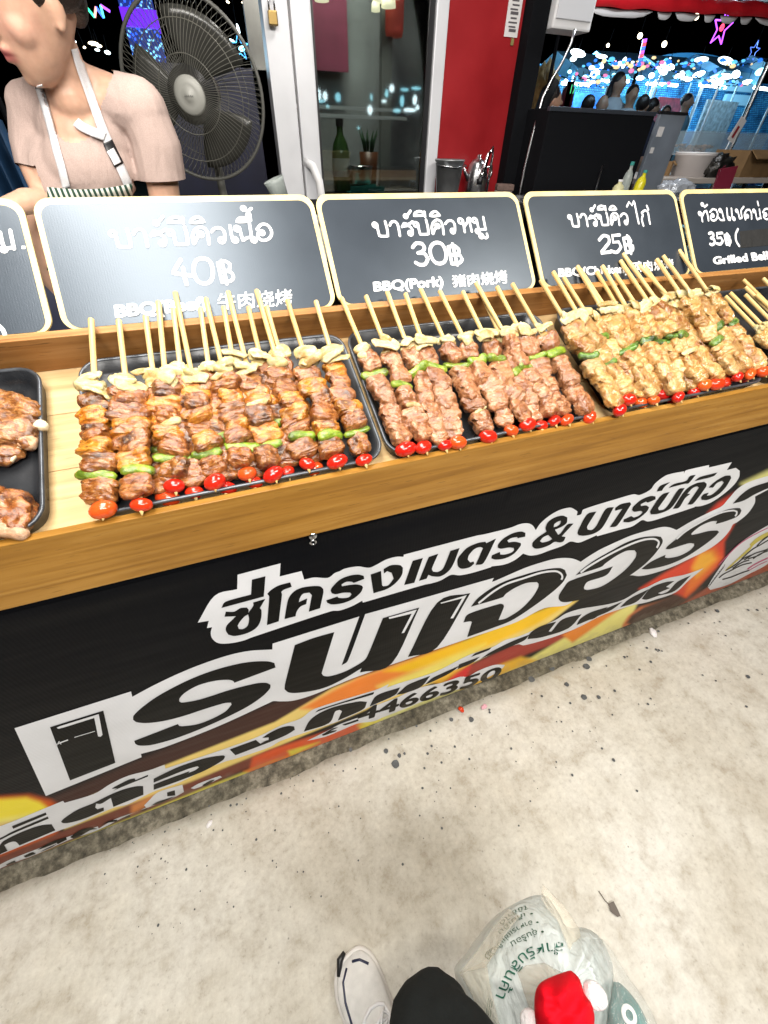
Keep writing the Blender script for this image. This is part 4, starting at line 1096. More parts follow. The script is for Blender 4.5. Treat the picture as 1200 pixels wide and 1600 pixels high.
def lump(seed, wx, wy, wz, rough=0.0035, boxy=0.55, ridges=0.0, sub=4):
    bm = bmesh.new()
    bmesh.ops.create_icosphere(bm, subdivisions=sub, radius=1)
    so = Vector((seed * 3.7, seed * 1.3, seed * 2.1))
    for q in bm.verts:
        n = q.co.normalized()
        e = boxy
        p = Vector([math.copysign(abs(c) ** e, c) for c in n])
        p = p.normalized() * (0.5 * p.length + 0.5)
        p = Vector((p.x * wx, p.y * wy, p.z * wz))
        big = noise.noise(p * 42 + so) * rough * 1.9
        big += noise.fractal(p * 105 + so, 0.9, 2.0, 4) * rough * 0.85
        if ridges:
            big += (abs(noise.noise(Vector((p.x * 30, p.y * 150, p.z * 60)) + so)) - 0.25) * ridges
        q.co = p + n * big
    for f in bm.faces: f.smooth = True
    me = bpy.data.meshes.new('lump'); bm.to_mesh(me); bm.free()
    return me
def slices(seed, wx, wy, wz):
    """a few folded slices pressed together along the stick"""
    rnd = random.Random(seed * 17)
    ns = rnd.choice((2, 2, 3))
    offs = [(rnd.uniform(-.0022, .0022), rnd.uniform(-.0018, .0018), rnd.uniform(.88, 1.1), rnd.uniform(.85, 1.12)) for _ in range(ns + 1)]
    bm = bmesh.new()
    bmesh.ops.create_icosphere(bm, subdivisions=5, radius=1)
    so = Vector((seed * 3.7, seed * 1.3, seed * 2.1))
    for q in bm.verts:
        n = q.co.normalized()
        p = Vector([math.copysign(abs(c) ** 0.62, c) for c in n])
        t = (p.y + 1) / 2 * ns
        t += 0.35 * noise.noise(Vector((p.x * 1.3, p.z * 1.3, seed)))
        k = max(0, min(ns - 1, int(t))); fr = min(1, max(0, t - k))
        pin = 1 - 0.13 * (abs(2 * fr - 1) ** 5)
        o_ = offs[k]
        P = Vector((p.x * wx * o_[2] * pin + o_[0], p.y * wy, p.z * wz * o_[3] * pin + o_[1]))
        d = noise.noise(P * 60 + so) * 0.0036 + noise.fractal(Vector((P.x * 110, P.y * 170, P.z * 120)) + so, 1.0, 2.0, 3) * 0.0013
        d += (0.3 - abs(noise.noise(Vector((P.x * 55, P.y * 260, P.z * 80)) + so))) * 0.0024
        q.co = P + n * d
    for f in bm.faces: f.smooth = True
    me = bpy.data.meshes.new('slices'); bm.to_mesh(me); bm.free()
    return me
def with_mat(me, mat):
    c = me.copy(); c.materials.append(mat); return c
CH = [slices(k + 1, 0.0168 + 0.0014 * (k % 3), 0.0144 + 0.001 * (k % 2), 0.0098 + 0.0006 * (k % 4)) for k in range(14)]
LIB = {}
for kind in ('beef', 'fat', 'pork', 'chicken'):
    LIB[kind] = [with_mat(c, M[kind]) for c in CH]
# onion petals: bent thick leaves
def petal(seed, w, ang, th=0.0024, ln=0.016):
    rnd = random.Random(seed)
    nx_, ny_ = 12, 8
    v = []
    for side in (0, 1):
        for i in range(nx_ + 1):
            a = (i / nx_ - 0.5) * ang
            rad = w / max(ang, 0.2)
            for j in range(ny_ + 1):
                t = j / ny_ - 0.5
                tape = 1 - 0.45 * (2 * t) ** 2 * (1 if t > 0 else 0.6)
                r = rad - side * th + 0.0012 * noise.noise(Vector((i * 0.4, j * 0.5, seed)))
                v.append(Vector((r * math.sin(a * tape), t * ln + 0.002 * noise.noise(Vector((i * 0.5, seed, 0))), r * math.cos(a * tape) - rad + 0.006 + 0.003 * math.cos(t * 4))))
    n1_ = (nx_ + 1) * (ny_ + 1); f = []
    g = lambda s, i, j: s * n1_ + i * (ny_ + 1) + j
    for i in range(nx_):
        for j in range(ny_):
            f.append([g(0, i, j), g(0, i + 1, j), g(0, i + 1, j + 1), g(0, i, j + 1)])
            f.append([g(1, i, j), g(1, i, j + 1), g(1, i + 1, j + 1), g(1, i + 1, j)])
    for i in range(nx_):
        f.append([g(0, i, 0), g(1, i, 0), g(1, i + 1, 0), g(0, i + 1, 0)]); f.append([g(0, i, ny_), g(0, i + 1, ny_), g(1, i + 1, ny_), g(1, i, ny_)])
    for j in range(ny_):
        f.append([g(0, 0, j), g(0, 0, j + 1), g(1, 0, j + 1), g(1, 0, j)]); f.append([g(0, nx_, j), g(1, nx_, j), g(1, nx_, j + 1), g(0, nx_, j + 1)])
    me = bpy.data.meshes.new('petal'); me.from_pydata([tuple(q) for q in v], [], f); me.update()
    me.polygons.foreach_set('use_smooth', [True] * len(me.polygons)); me.materials.append(M['onion'])
    return me
LIB['onion'] = [petal(k, 0.031 + 0.006 * (k % 3), 0.35 + 0.38 * (k % 4), 0.0022, 0.013 + 0.005 * (k % 3)) for k in range(8)]
LIB['onion'] += [with_mat(lump(60 + k, 0.0105 + 0.002 * (k % 3), 0.0065, 0.0048 + 0.001 * (k % 2), 0.0018, 0.55, 0.0015, 3), M['onion']) for k in range(6)]
def pepper_mesh(seed, ln=0.019, r=0.0066):
    mb = MB(); pts = []; rad = []
    for i in range(11):
        t = i / 10 - 0.5
        pts.append((t * 2 * ln, 0.002 * math.sin(t * 5 + seed), 0.003 * math.cos(t * 3 + seed)))
        rad.append(r * (1 - 0.25 * abs(2 * t) ** 3) * (1 + 0.12 * noise.noise(Vector((i * 0.7, seed, 0)))))
    rad[0] *= 0.7; rad[-1] *= 0.75
    mb.tube(pts, rad, 14, True, 0.8, (0, 0, 1))
    for k, q in enumerate(mb.v): mb.v[k] = q + q.normalized() * 0.0009 * noise.noise(q * 300 + Vector((seed, 0, 0)))
    me = bpy.data.meshes.new('pepper'); me.from_pydata([tuple(q) for q in mb.v], [], mb.f); me.update()
    me.polygons.foreach_set('use_smooth', [True] * len(me.polygons))
    return me
PP = [pepper_mesh(k) for k in range(5)]
LIB['pepper'] = [with_mat(p, M['pepper']) for p in PP]
LIB['pepper_dark'] = [with_mat(p, M['pepper_dark']) for p in PP]
def tomato_mesh(k):
    mb = MB().ell((0, 0, 0), (0.0135 + 0.001 * (k % 3), 0.0098, 0.0098), 18)
    me = bpy.data.meshes.new('tomato')
    me.from_pydata([tuple(q + q.normalized() * 0.0006 * noise.noise(q * 130 + Vector((k, 0, 0)))) for q in mb.v], [], mb.f); me.update()
    me.polygons.foreach_set('use_smooth', [True] * len(me.polygons)); me.materials.append(M['tomato'])
    return me
LIB['tomato'] = [tomato_mesh(k) for k in range(4)]
STK = {}
def stick_mesh(L):
    k = round(L, 2)
    if k not in STK:
        mb = MB().tube([(0, -0.013, 0), (0, -0.007, 0), (0, k - 0.0006, 0), (0, k, 0)], [0.0008, 0.0028, 0.0037, 0.0034], 10)
        me = bpy.data.meshes.new('stick'); me.from_pydata([tuple(q) for q in mb.v], [], mb.f); me.update()
        me.polygons.foreach_set('use_smooth', [len(p.vertices) == 4 for p in me.polygons]); me.materials.append(M['bamboo'])
        STK[k] = me
    return STK[k]
rng = random.Random(5)
NAMES = {'beef': 'beef_chunk', 'fat': 'fat_chunk', 'pork': 'pork_chunk', 'chicken': 'chicken_chunk', 'onion': 'onion_slice', 'pepper': 'pepper_piece', 'pepper_dark': 'pepper_piece', 'tomato': 'cherry_tomato'}
def make_skewer(P0, P1, yon, order, label, group, wide=1.0):
    """P0 tomato end, P1 stick tip, yon = distance of the onion end from P0"""
    ax = (P1 - P0).normalized()
    zz = (TN - ax * TN.dot(ax)).normalized()
    xx = ax.cross(zz)
    rot = Matrix((xx, ax, zz)).transposed()
    t = thing('meat_skewer', label, 'skewer', P0, rot, group)
    def part(kind, loc, rotv=(0, 0, 0), sc=(1, 1, 1)):
        me = rng.choice(LIB[kind])
        o = bpy.data.objects.new(NAMES[kind], me); link(o, t)
        o.location = loc; o.rotation_euler = rotv; o.scale = sc
        return o
    st = bpy.data.objects.new('stick', stick_mesh((P1 - P0).length)); link(st, t)
    if order[0] == 'T':
        part('tomato', (rng.uniform(-.002, .002), 0.0, 0.0), (rng.uniform(-.3, .3), 0, rng.uniform(-.5, .5)), (rng.uniform(.8, 1.15),) * 3)
    y0 = 0.0125
    items = [k for k in order if k != 'T']
    wts = [{'o': 0.42, 'p': 0.62, 'q': 0.62, 'O': 0.3}.get(k, 1.0) * rng.uniform(0.9, 1.12) for k in items]
    tot = sum(wts); y = y0; span = yon - y0
    for k, wgt in zip(items, wts):
        ln = span * wgt / tot
        c = y + ln / 2; y += ln
        jx = rng.uniform(-.0035, .0035)
        if k in 'bfkc':
            kind = {'b': 'beef', 'f': 'fat', 'k': 'pork', 'c': 'chicken'}[k]
            part(kind, (jx, c, rng.uniform(-.001, .0025)), (rng.uniform(-.12, .12) + (math.pi if rng.random() < .5 else 0), rng.uniform(-.35, .35), rng.uniform(-.34, .34)),
                 (wide * rng.uniform(.82, 1.2), ln / 0.0262 * rng.uniform(1.12, 1.42), rng.uniform(.75, 1.15)))
        elif k == 'o':
            part('onion', (jx, c, 0.006), (rng.uniform(-.5, .3), rng.uniform(-.3, .3), rng.uniform(-.3, .3)), (0.85, 0.6, 0.8))
        elif k in 'pq':
            part('pepper' if k == 'p' else 'pepper_dark', (jx, c, 0.004), (rng.uniform(-1, 1), rng.uniform(-.15, .15), rng.uniform(-.3, .3)), (rng.uniform(.85, 1.15), rng.uniform(1.0, 1.35), rng.uniform(.9, 1.2)))
    # the onion pieces at the handle end
    for k in range(3 if rng.random() < .7 else 4):
        part('onion', (rng.uniform(-.006, .006), yon + 0.003 + k * 0.0052, 0.003 + 0.005 * (k % 2)), (rng.uniform(-.9, .2), rng.uniform(-.45, .45), rng.uniform(-.5, .5)), (rng.uniform(.8, 1.15), rng.uniform(.8, 1.2), 1))
    return t
ORD = ['first', 'second', 'third', 'fourth', 'fifth', 'sixth', 'seventh', 'eighth', 'ninth', 'tenth', 'eleventh', 'twelfth', 'thirteenth', 'fourteenth', 'fifteenth']
def lay(lst, sc, off, son, orders, fmt, group, dt, d0, wide=1.0):
    """lst of (tip, tomato); son = (px left, px right) of the onion line"""
    for i, (tip, tom) in enumerate(lst):
        tp = (off[0] + tip[0] / sc, off[1] + tip[1] / sc); tm = (off[0] + tom[0] / sc, off[1] + tom[1] / sc)
        P1 = ontray(*tp, dt + rng.uniform(-.002, .002)); P0 = ontray(*tm, d0 + rng.uniform(-.002, .002))
        # where the stick crosses the line of onions
        (ax_, ay_), (bx_, by_) = son
        lo, hi = 0.3, 0.95
        for _ in range(24):
            k = (lo + hi) / 2
            qx, qy = pix(P0.lerp(P1, k))
            ly = ay_ + (by_ - ay_) * (qx - ax_) / (bx_ - ax_)
            if qy > ly: lo = k
            else: hi = k
        yon = (P1 - P0).length * min(0.80, max(0.40, k)) - 0.012
        make_skewer(P0, P1, yon, orders[i % len(orders)], fmt(i), group, wide)
Z6 = (0, 450)
lay([((285, 98), (320, 693)), ((370, 92), (440, 678)), ((495, 40), (548, 618)), ((548, 15), (668, 607)), ((642, 28), (775, 580)), ((712, 8), (858, 582)), ((802, 8), (960, 550)), ((900, 45), (1055, 542)), ((985, 35), (1138, 537))],
    2.0, Z6, ((145, 606), (515, 560)), ['Tbpbfbfb', 'Tbpfbfbb', 'Tbpbfobfb', 'Tbpfbfbf', 'Tbpbfbfb', 'Tbpfbofb', 'Tbpbffbb', 'Tbpfbbfb', 'Tbpbfbbf'],
    lambda i: ORD[i] + ' upper beef skewer from the left rim of the beef tray', 'upper beef skewers', 0.046, 0.005)
lay([((455, 88), (530, 655)), ((543, 72), (610, 638)), ((628, 72), (705, 625)), ((700, 65), (795, 607)), ((775, 55), (900, 575)), ((832, 55), (978, 566))],
    2.0, Z6, ((220, 592), (450, 556)), ['Tbbpbfbb', 'Tbpbbfbb'],
    lambda i: ORD[i] + ' lower beef skewer from the left, half hidden under the upper beef row', 'lower beef skewers', 0.038, -0.009)
Z7 = (520, 400)
lay([((25, 118), (200, 533)), ((92, 112), (253, 527)), ((152, 105), (308, 522)), ((200, 103), (345, 514)), ((245, 97), (430, 497)), ((295, 97), (490, 482)), ((355, 92), (537, 465)), ((395, 75), (608, 455)), ((450, 80), (645, 452)), ((492, 72), (708, 445))],
    1.765, Z7, ((572, 546), (852, 516)), ['Tkkkkpk', 'Tkkokpkk', 'Tkkkkpk', 'Tkkkkpk', 'Tkokkkpk', 'Tkkkkpk'],
    lambda i: ORD[i] + ' pork skewer from the left rim of the pork tray', 'pork skewers', 0.046, 0.002, 0.9)
lay([((405, 92), (572, 468))], 1.765, Z7, ((572, 546), (852, 516)), ['Tkkkpkk'], lambda i: 'pork skewer lying low between its neighbours, right half of the pork tray', 'pork skewers', 0.040, -0.006, 0.9)
Z1 = (0, 0)
lay([((846, 440), (968, 641)), ((863, 423), (981, 625)), ((902, 416), (1022, 625)), ((940, 414), (1060, 620)), ((969, 407), (1100, 602)), ((975, 399), (1120, 600)), ((1027, 407), (1152, 589)), ((1036, 400), (1172, 584)), ((1060, 390), (1192, 581))],
    1.0, Z1, ((876, 502), (1100, 458)), ['Tcccqcc', 'Tccqccc', 'Tcccqcc', 'Tcccqcc', 'Tccocqcc'],
    lambda i: ORD[i] + ' upper chicken skewer from the left rim of the chicken tray', 'upper chicken skewers', 0.048, 0.010, 0.95)
lay([((880, 433), (1003, 629)), ((908, 424), (1036, 617)), ((932, 425), (1050, 622)), ((960, 427), (1085, 612)), ((996, 401), (1135, 597)), ((1000, 416), (1162, 589))],
    1.0, Z1, ((890, 504), (1100, 462)), ['Tccccqc', 'Tcccqcc'],
    lambda i: ORD[i] + ' lower chicken skewer from the left, buried under the upper chicken row', 'lower chicken skewers', 0.040, -0.005, 0.95)
lay([((1133, 463), (1270, 606)), ((1140, 457), (1285, 604)), ((1162, 458), (1300, 600)), ((1166, 450), (1312, 596)), ((1162, 438), (1325, 600)), ((1180, 459), (1335, 604)), ((1194, 437), (1350, 600))],
    1.0, Z1, ((1190, 512), (1250, 498)), ['ccccc'], lambda i: ORD[i] + ' bare stick end from the left in the tray at the right edge', 'skewers in the right edge tray', 0.024, -0.004, 1.0)

# ------------------------------------------------------------------ left tray: glazed pieces
def big_piece(name, label, pxy, d, w3, rotz, mat, seed, extra=None, rough=0.006):
    o = ontray(*pxy, d)
    t = thing(name, label, 'grilled meat', o, MT @ Matrix.Rotation(rotz, 3, 'Z'), 'glazed pieces in the left tray')
    me = lump(seed, *w3, rough, 0.75, 0.006, 4); me.materials.append(mat)
    link(bpy.data.objects.new('meat', me), t)
    for k, (c, r, m2, nm) in enumerate(extra or []):
        me2 = lump(seed + 7 + k, *r, 0.002, 0.7, 0.002, 3); me2.materials.append(m2)
        o2 = bpy.data.objects.new(nm, me2); link(o2, t); o2.location = c
    return t
M['cut_meat'] = meat_mat('pale_cut_meat', [(0.42, 0.22, 0.12), (0.56, 0.34, 0.20), (0.66, 0.45, 0.30), (0.72, 0.54, 0.4), (0.2, 0.08, 0.04)], 0.3, 0.3)
M['bone'] = simple('bone', (0.66, 0.55, 0.36), 0.5, noise_amt=0.2, nscale=80)
M['rib'] = meat_mat('glazed_rib', [(0.10, 0.03, 0.008), (0.26, 0.09, 0.02), (0.44, 0.19, 0.05), (0.58, 0.33, 0.13), (0.05, 0.014, 0.005)], 0.2, 0.7, 0.8)
big_piece('grilled_rib', 'brown glazed meat strip pointing right, topmost in the left tray', (10, 634), 0.0, (0.040, 0.016, 0.011), -0.5, M['rib'], 31, None, 0.004)
big_piece('grilled_rib', 'chunky amber glazed piece with pale bone ends in the left tray', (12, 672), 0.0, (0.040, 0.024, 0.015), -0.45, M['rib'], 33,
          [((0.034, 0.012, 0.002), (0.010, 0.007, 0.006), M['bone'], 'bone'), ((0.030, -0.012, 0.002), (0.012, 0.009, 0.007), M['cut_meat'], 'cut_end'), ((0.018, -0.028, -0.004), (0.006, 0.012, 0.004), M['bone'], 'bone')])
big_piece('grilled_rib', 'dark glazed strip lying behind the amber pieces at far left', (-6, 706), -0.006, (0.030, 0.014, 0.009), -0.2, M['rib'], 35, None, 0.004)
big_piece('grilled_rib', 'dark roasted joint with pale cut side, nearest the counter edge', (4, 800), 0.0, (0.040, 0.026, 0.017), -0.6, M['beef'], 37,
          [((0.006, -0.018, 0.002), (0.034, 0.010, 0.011), M['cut_meat'], 'cut_side')], 0.006)
# ------------------------------------------------------------------ people
def remeshed(mb, name, mat, parent, voxel=0.006, it=6, post=None):
    o = mb.build(name, None)
    r = o.modifiers.new('r', 'REMESH'); r.mode = 'VOXEL'; r.voxel_size = voxel
    if it:
        s = o.modifiers.new('s', 'SMOOTH'); s.iterations = it; s.factor = 0.5
    dg = bpy.context.evaluated_depsgraph_get()
    me = bpy.data.meshes.new_from_object(o.evaluated_get(dg))
    bpy.data.objects.remove(o)
    if post: post(me)
    me.polygons.foreach_set('use_smooth', [True] * len(me.polygons))
    if mat: me.materials.append(mat)
    return link(bpy.data.objects.new(name, me), parent)
def limb(mb, pts, rad, n=14):
    """tapered limb with round ends"""
    mb.tube(pts, rad, n)
    for p, r in zip(pts, rad): mb.ell(p, (r, r, r), 14)
def cull(me, fn):
    bm = bmesh.new(); bm.from_mesh(me)
    bmesh.ops.delete(bm, geom=[v for v in bm.verts if fn(v.co)], context='VERTS')
    bm.to_mesh(me); bm.free()

def skin_mat():
    m, nt, b = new_mat('skin')
    a = nt.nodes.new('ShaderNodeVertexColor'); a.layer_name = 'tint'
    tc = nt.nodes.new('ShaderNodeTexCoord')
    n = nd(nt, 'ShaderNodeTexNoise', Scale=60.0, Detail=5.0); nt.links.new(tc.outputs['Object'], n.inputs['Vector'])
    c = mixc(nt, 1.0, a.outputs['Color'], ramp(nt, n.outputs['Fac'], [(0.3, (0.9, 0.87, 0.86)), (0.7, (1.04, 1.02, 1.02))]), 'MULTIPLY')
    nt.links.new(c, b.inputs['Base Color'])
    b.inputs['Roughness'].default_value = 0.46
    b.inputs['Subsurface Weight'].default_value = 0.2
    b.inputs['Subsurface Radius'].default_value = (0.012, 0.005, 0.003)
    n2 = nd(nt, 'ShaderNodeTexNoise', Scale=420.0, Detail=2.0); nt.links.new(tc.outputs['Object'], n2.inputs['Vector'])
    bumpn(nt, b, n2.outputs['Fac'], 0.08, 0.001)
    return m
M['skin'] = skin_mat()
M['hair'] = simple('dark_hair', (0.018, 0.012, 0.010), 0.4, noise_amt=0.4, nscale=120, bump=0.4, bscale=160)
def paint_tint(me, fn):
    ca = me.color_attributes.new('tint', 'FLOAT_COLOR', 'POINT')
    flat = []
    for v in me.vertices: flat += [*fn(v.co), 1.0]
    ca.data.foreach_set('color', flat)

# --- the cook behind the boards
WY = 1.5
def W(px_, py_, dy=0.0): return onY(px_, py_, WY + dy)
cook = thing('person', 'cook in beige tee and striped apron leaning over the counter, face cut by the edge', 'person', (0, 0, 0))
tee_base = MB()
body = MB()
chestc = W(128, 262, 0.06)
neck0, neck1 = W(112, 150, 0.03), W(86, 70, 0.0)
shR, shL = W(222, 172, 0.02), W(52, 172, 0.10)
def torso(mb, g=0.0):
    mb.ell(W(140, 215, 0.07), (0.105 + g, 0.080 + g, 0.095 + g), 24)
    mb.ell(W(125, 300, 0.08), (0.110 + g, 0.085 + g, 0.13 + g), 24)
    mb.ell(W(120, 420, 0.10), (0.110 + g, 0.085 + g, 0.17 + g), 24)
    mb.ell(W(142, 262, 0.035), (0.098 + g, 0.060 + g, 0.075 + g), 22)
    limb(mb, [W(112, 165, 0.07), W(175, 160, 0.05), shR], [0.060 + g, 0.050 + g, 0.052 + g])
    limb(mb, [W(112, 165, 0.08), W(76, 165, 0.09), shL], [0.055 + g, 0.045 + g, 0.045 + g])
torso(body)
limb(body, [neck0, W(104, 112, 0.02), neck1], [0.052, 0.043, 0.044])
limb(body, [W(175, 140, 0.05), W(128, 128, 0.04), W(110, 110, 0.03)], [0.030, 0.036, 0.038])
elR = W(262, 335, 0.03); haR = W(170, 400, -0.10)
limb(body, [shR, W(246, 240, 0.02), elR], [0.046, 0.044, 0.038])
limb(body, [elR, W(222, 385, -0.05), haR], [0.037, 0.032, 0.023])
elL = W(78, 316, 0.03); haL = W(6, 326, -0.07)
limb(body, [shL, W(52, 250, 0.08), elL], [0.042, 0.038, 0.032])
limb(body, [elL, W(44, 314, -0.02), haL], [0.030, 0.027, 0.020])
# hands: palm, fingers, thumb
def hand(mb, wrist, fwd, up, s=1.0):
    fwd = fwd.normalized(); side = fwd.cross(up).normalized(); up = side.cross(fwd)
    pc = wrist + fwd * 0.045 * s
    mb.ell((0, 0, 0), (0.036 * s, 0.042 * s, 0.015 * s), 14, Matrix.Translation(pc) @ Matrix((side, fwd, up)).transposed().to_4x4())
    for k, L in enumerate((0.062, 0.072, 0.066, 0.05)):
        b0 = pc + side * (k - 1.5) * 0.017 * s + fwd * 0.030 * s
        m1 = b0 + fwd * L * 0.5 * s - up * 0.006 * s
        e1 = m1 + fwd * L * 0.4 * s - up * 0.022 * s
        limb(mb, [b0, m1, e1], [0.0085 * s, 0.0078 * s, 0.0065 * s], 8)
    limb(mb, [pc - side * 0.026 * s, pc - side * 0.045 * s + fwd * 0.018 * s, pc - side * 0.042 * s + fwd * 0.045 * s - up * 0.012 * s], [0.011 * s, 0.0095 * s, 0.0075 * s], 8)
hand(body, haL, (haL - W(44, 314, -0.02)) + Vector((0, -0.02, -0.03)), Vector((0, 0, 1)), 0.85)
hand(body, haR, (haR - W(222, 385, -0.05)), Vector((0, 0, 1)), 0.85)
# legs down to the floor
hipc = W(118, 470, 0.12)
for sx in (-1, 1):
    h0 = Vector((hipc.x + sx * 0.065, hipc.y, hipc.z)); k0 = Vector((h0.x + sx * 0.02, h0.y - 0.02, 0.42)); a0 = Vector((h0.x + sx * 0.02, h0.y + 0.03, 0.06))
    limb(body, [h0, k0, a0], [0.085, 0.055, 0.04])
    limb(body, [a0 - Vector((0, 0, 0.02)), a0 + Vector((0, -0.14, -0.03))], [0.04, 0.03])
# head turned to the left of the picture and down
hd = Matrix(((1, 0, 0), (0, 1, 0), (0, 0, 1)))
fwd = Vector((-0.85, -0.35, -0.28)).normalized()     # where she looks
upv = Vector((0.0, -0.3, 0.95))
upv = (upv - fwd * upv.dot(fwd)).normalized()
sid = fwd.cross(upv)
hs = 1.08
HM = Matrix((sid, fwd, upv)).transposed().to_4x4()
HC = onY(28, 86, 1.43) - HM @ (Vector((-0.024, 0.078, -0.045)) * hs)
HM.translation = HC
def hp(x, y, z): return HM @ Vector((x * hs, y * hs, z * hs))
def hell(c, r, n=18): body.ell((0, 0, 0), tuple(a * hs for a in r), n, HM @ Matrix.Translation(Vector(c) * hs))
HEADP = [(-0.101, 0.010, 0.060, 0.040), (-0.096, 0.023, 0.073, 0.024), (-0.083, 0.035, 0.082, 0.000), (-0.064, 0.046, 0.085, -0.022), (-0.045, 0.053, 0.087, -0.045), (-0.020, 0.060, 0.087, -0.070), (0.005, 0.066, 0.086, -0.086), (0.030, 0.069, 0.085, -0.096), (0.055, 0.071, 0.089, -0.100), (0.080, 0.070, 0.085, -0.098), (0.105, 0.061, 0.069, -0.084), (0.121, 0.044, 0.044, -0.060), (0.130, 0.020, 0.014, -0.030)]
hv_ = []; hf_ = []; NH = 40
for z, hw_, yf, yb in HEADP:
    cy = yb + (yf - yb) * 0.52
    for k in range(NH):
        a = 2 * math.pi * k / NH
        ca, sa = math.cos(a), math.sin(a)
        x = hw_ * math.copysign(abs(ca) ** 0.92, ca)
        y = cy + ((yf - cy) if sa > 0 else (cy - yb)) * math.copysign(abs(sa) ** (0.86 if sa > 0 else 1.0), sa)
        hv_.append((x * hs, y * hs, z * hs))
for i in range(len(HEADP) - 1):
    for k in range(NH): j = (k + 1) % NH; hf_.append((i * NH + k, i * NH + j, (i + 1) * NH + j, (i + 1) * NH + k))
hf_.append(list(range(NH))[::-1]); hf_.append([(len(HEADP) - 1) * NH + k for k in range(NH)])
body.add(hv_, hf_, HM)
for sx in (-1, 1):
    hell((sx * 0.034, 0.049, -0.012), (0.027, 0.027, 0.032))
    hell((sx * 0.069, -0.016, 0.006), (0.0065, 0.014, 0.026), 12); hell((sx * 0.068, -0.010, -0.018), (0.006, 0.009, 0.010), 12)
hell((0, 0.074, -0.084), (0.016, 0.012, 0.012))
limb(body, [hp(0, 0.088, 0.030), hp(0, 0.104, 0.000), hp(0, 0.106, -0.010)], [0.008 * hs, 0.0105 * hs, 0.011 * hs])
hell((0.010, 0.094, -0.012), (0.008, 0.009, 0.007), 10); hell((-0.010, 0.094, -0.012), (0.008, 0.009, 0.007), 10)
limb(body, [hp(-0.024, 0.078, -0.040), hp(-0.008, 0.092, -0.037), hp(0, 0.093, -0.039), hp(0.008, 0.092, -0.037), hp(0.024, 0.078, -0.040)], [0.004 * hs, 0.0062 * hs, 0.006 * hs, 0.0062 * hs, 0.004 * hs], 8)
limb(body, [hp(-0.021, 0.078, -0.049), hp(0, 0.091, -0.053), hp(0.021, 0.078, -0.049)], [0.004 * hs, 0.0075 * hs, 0.004 * hs], 8)
HI = HM.inverted()
SK = Vector((0.60, 0.375, 0.265))
def tint(co_):
    q = HI @ co_ / hs
    c = SK.copy()
    if q.y > 0.02 and abs(q.z) < 0.13 and abs(q.x) < 0.1:
        lip = math.exp(-((q.x / 0.022) ** 4)) * math.exp(-(((q.z + 0.046) / 0.0105) ** 4)) * (1 if q.y > 0.072 else 0)
        c = c.lerp(Vector((0.50, 0.12, 0.13)), min(1, 0.85 * lip))
        line = math.exp(-((q.x / 0.022) ** 4)) * math.exp(-(((q.z + 0.0445) / 0.0022) ** 2)) * (1 if q.y > 0.07 else 0)
        c = c.lerp(Vector((0.20, 0.02, 0.03)), 0.8 * line)
        for sx in (-1, 1):
            bl = math.exp(-(((q.x - sx * 0.042) / 0.026) ** 2) - (((q.z + 0.008) / 0.026) ** 2))
            c = c.lerp(Vector((0.62, 0.28, 0.24)), 0.30 * bl)
    return c
headbody = remeshed(body, 'body', M['skin'], cook, 0.0040, 12, lambda me: paint_tint(me, tint))
# eyes, brows, hair
M['paper_white'] = simple('eye_white', (0.6, 0.58, 0.55), 0.3)
for sx in (-1, 1):
    e = MB(); e.ell((0, 0, 0), (0.011 * hs, 0.011 * hs, 0.008 * hs), 12, HM @ Matrix.Translation(Vector((sx * 0.030, 0.068, 0.024)) * hs))
    eo = e.build('eye', M['paper_white'], cook, True)
    ir = MB(); ir.ell((0, 0, 0), (0.0055 * hs, 0.004 * hs, 0.0055 * hs), 12, HM @ Matrix.Translation(Vector((sx * 0.030, 0.0775, 0.0225)) * hs))
    ir.build('iris', M['hair'], eo, True)
    bmb = MB().tube([hp(sx * 0.014, 0.090, 0.040), hp(sx * 0.03, 0.086, 0.046), hp(sx * 0.048, 0.068, 0.042)], [0.003, 0.0035, 0.002], 8)
    bmb.build('eyebrow', M['hair'], cook, True)
hb = MB()
hb.ell((0, 0, 0), (0.081 * hs, 0.097 * hs, 0.088 * hs), 28, HM @ Matrix.Translation(Vector((0, -0.022, 0.056)) * hs))
hb.ell((0, 0, 0), (0.056 * hs, 0.034 * hs, 0.075 * hs), 20, HM @ Matrix.Translation(Vector((0, -0.066, 0.030)) * hs))
for sx in (-1, 1):
    hb.ell((0, 0, 0), (0.020 * hs, 0.042 * hs, 0.045 * hs), 16, HM @ Matrix.Translation(Vector((sx * 0.058, -0.042, 0.034)) * hs))
    limb(hb, [hp(sx * 0.068, 0.008, 0.060), hp(sx * 0.069, 0.010, 0.038), hp(sx * 0.067, 0.011, 0.012)], [0.014, 0.009, 0.004])
remeshed(hb, 'hair', M['hair'], cook, 0.005, 3)

# tee: same torso a little larger, scooped at the neck, short sleeves
def cloth_mat(name, col, wr=0.5, sc_=16):
    m, nt, b = new_mat(name)
    tc = nt.nodes.new('ShaderNodeTexCoord')
    n = nd(nt, 'ShaderNodeTexNoise', Scale=1.0, Detail=4.0, Distortion=0.9); nt.links.new(scaled(nt, tc.outputs['Object'], (sc_, sc_, sc_ * 0.45)), n.inputs['Vector'])
    g = nd(nt, 'ShaderNodeTexNoise', Scale=500.0, Detail=2.0); nt.links.new(tc.outputs['Object'], g.inputs['Vector'])
    nt.links.new(ramp(nt, g.outputs['Fac'], [(0.3, tuple(c * 0.9 for c in col)), (0.7, tuple(c * 1.08 for c in col))]), b.inputs['Base Color'])
    b.inputs['Roughness'].default_value = 0.9; b.inputs['Specular IOR Level'].default_value = 0.15
    p = bumpn(nt, b, n.outputs['Fac'], wr, 0.025)
    bumpn(nt, b, g.outputs['Fac'], 0.2, 0.001, p)
    return m
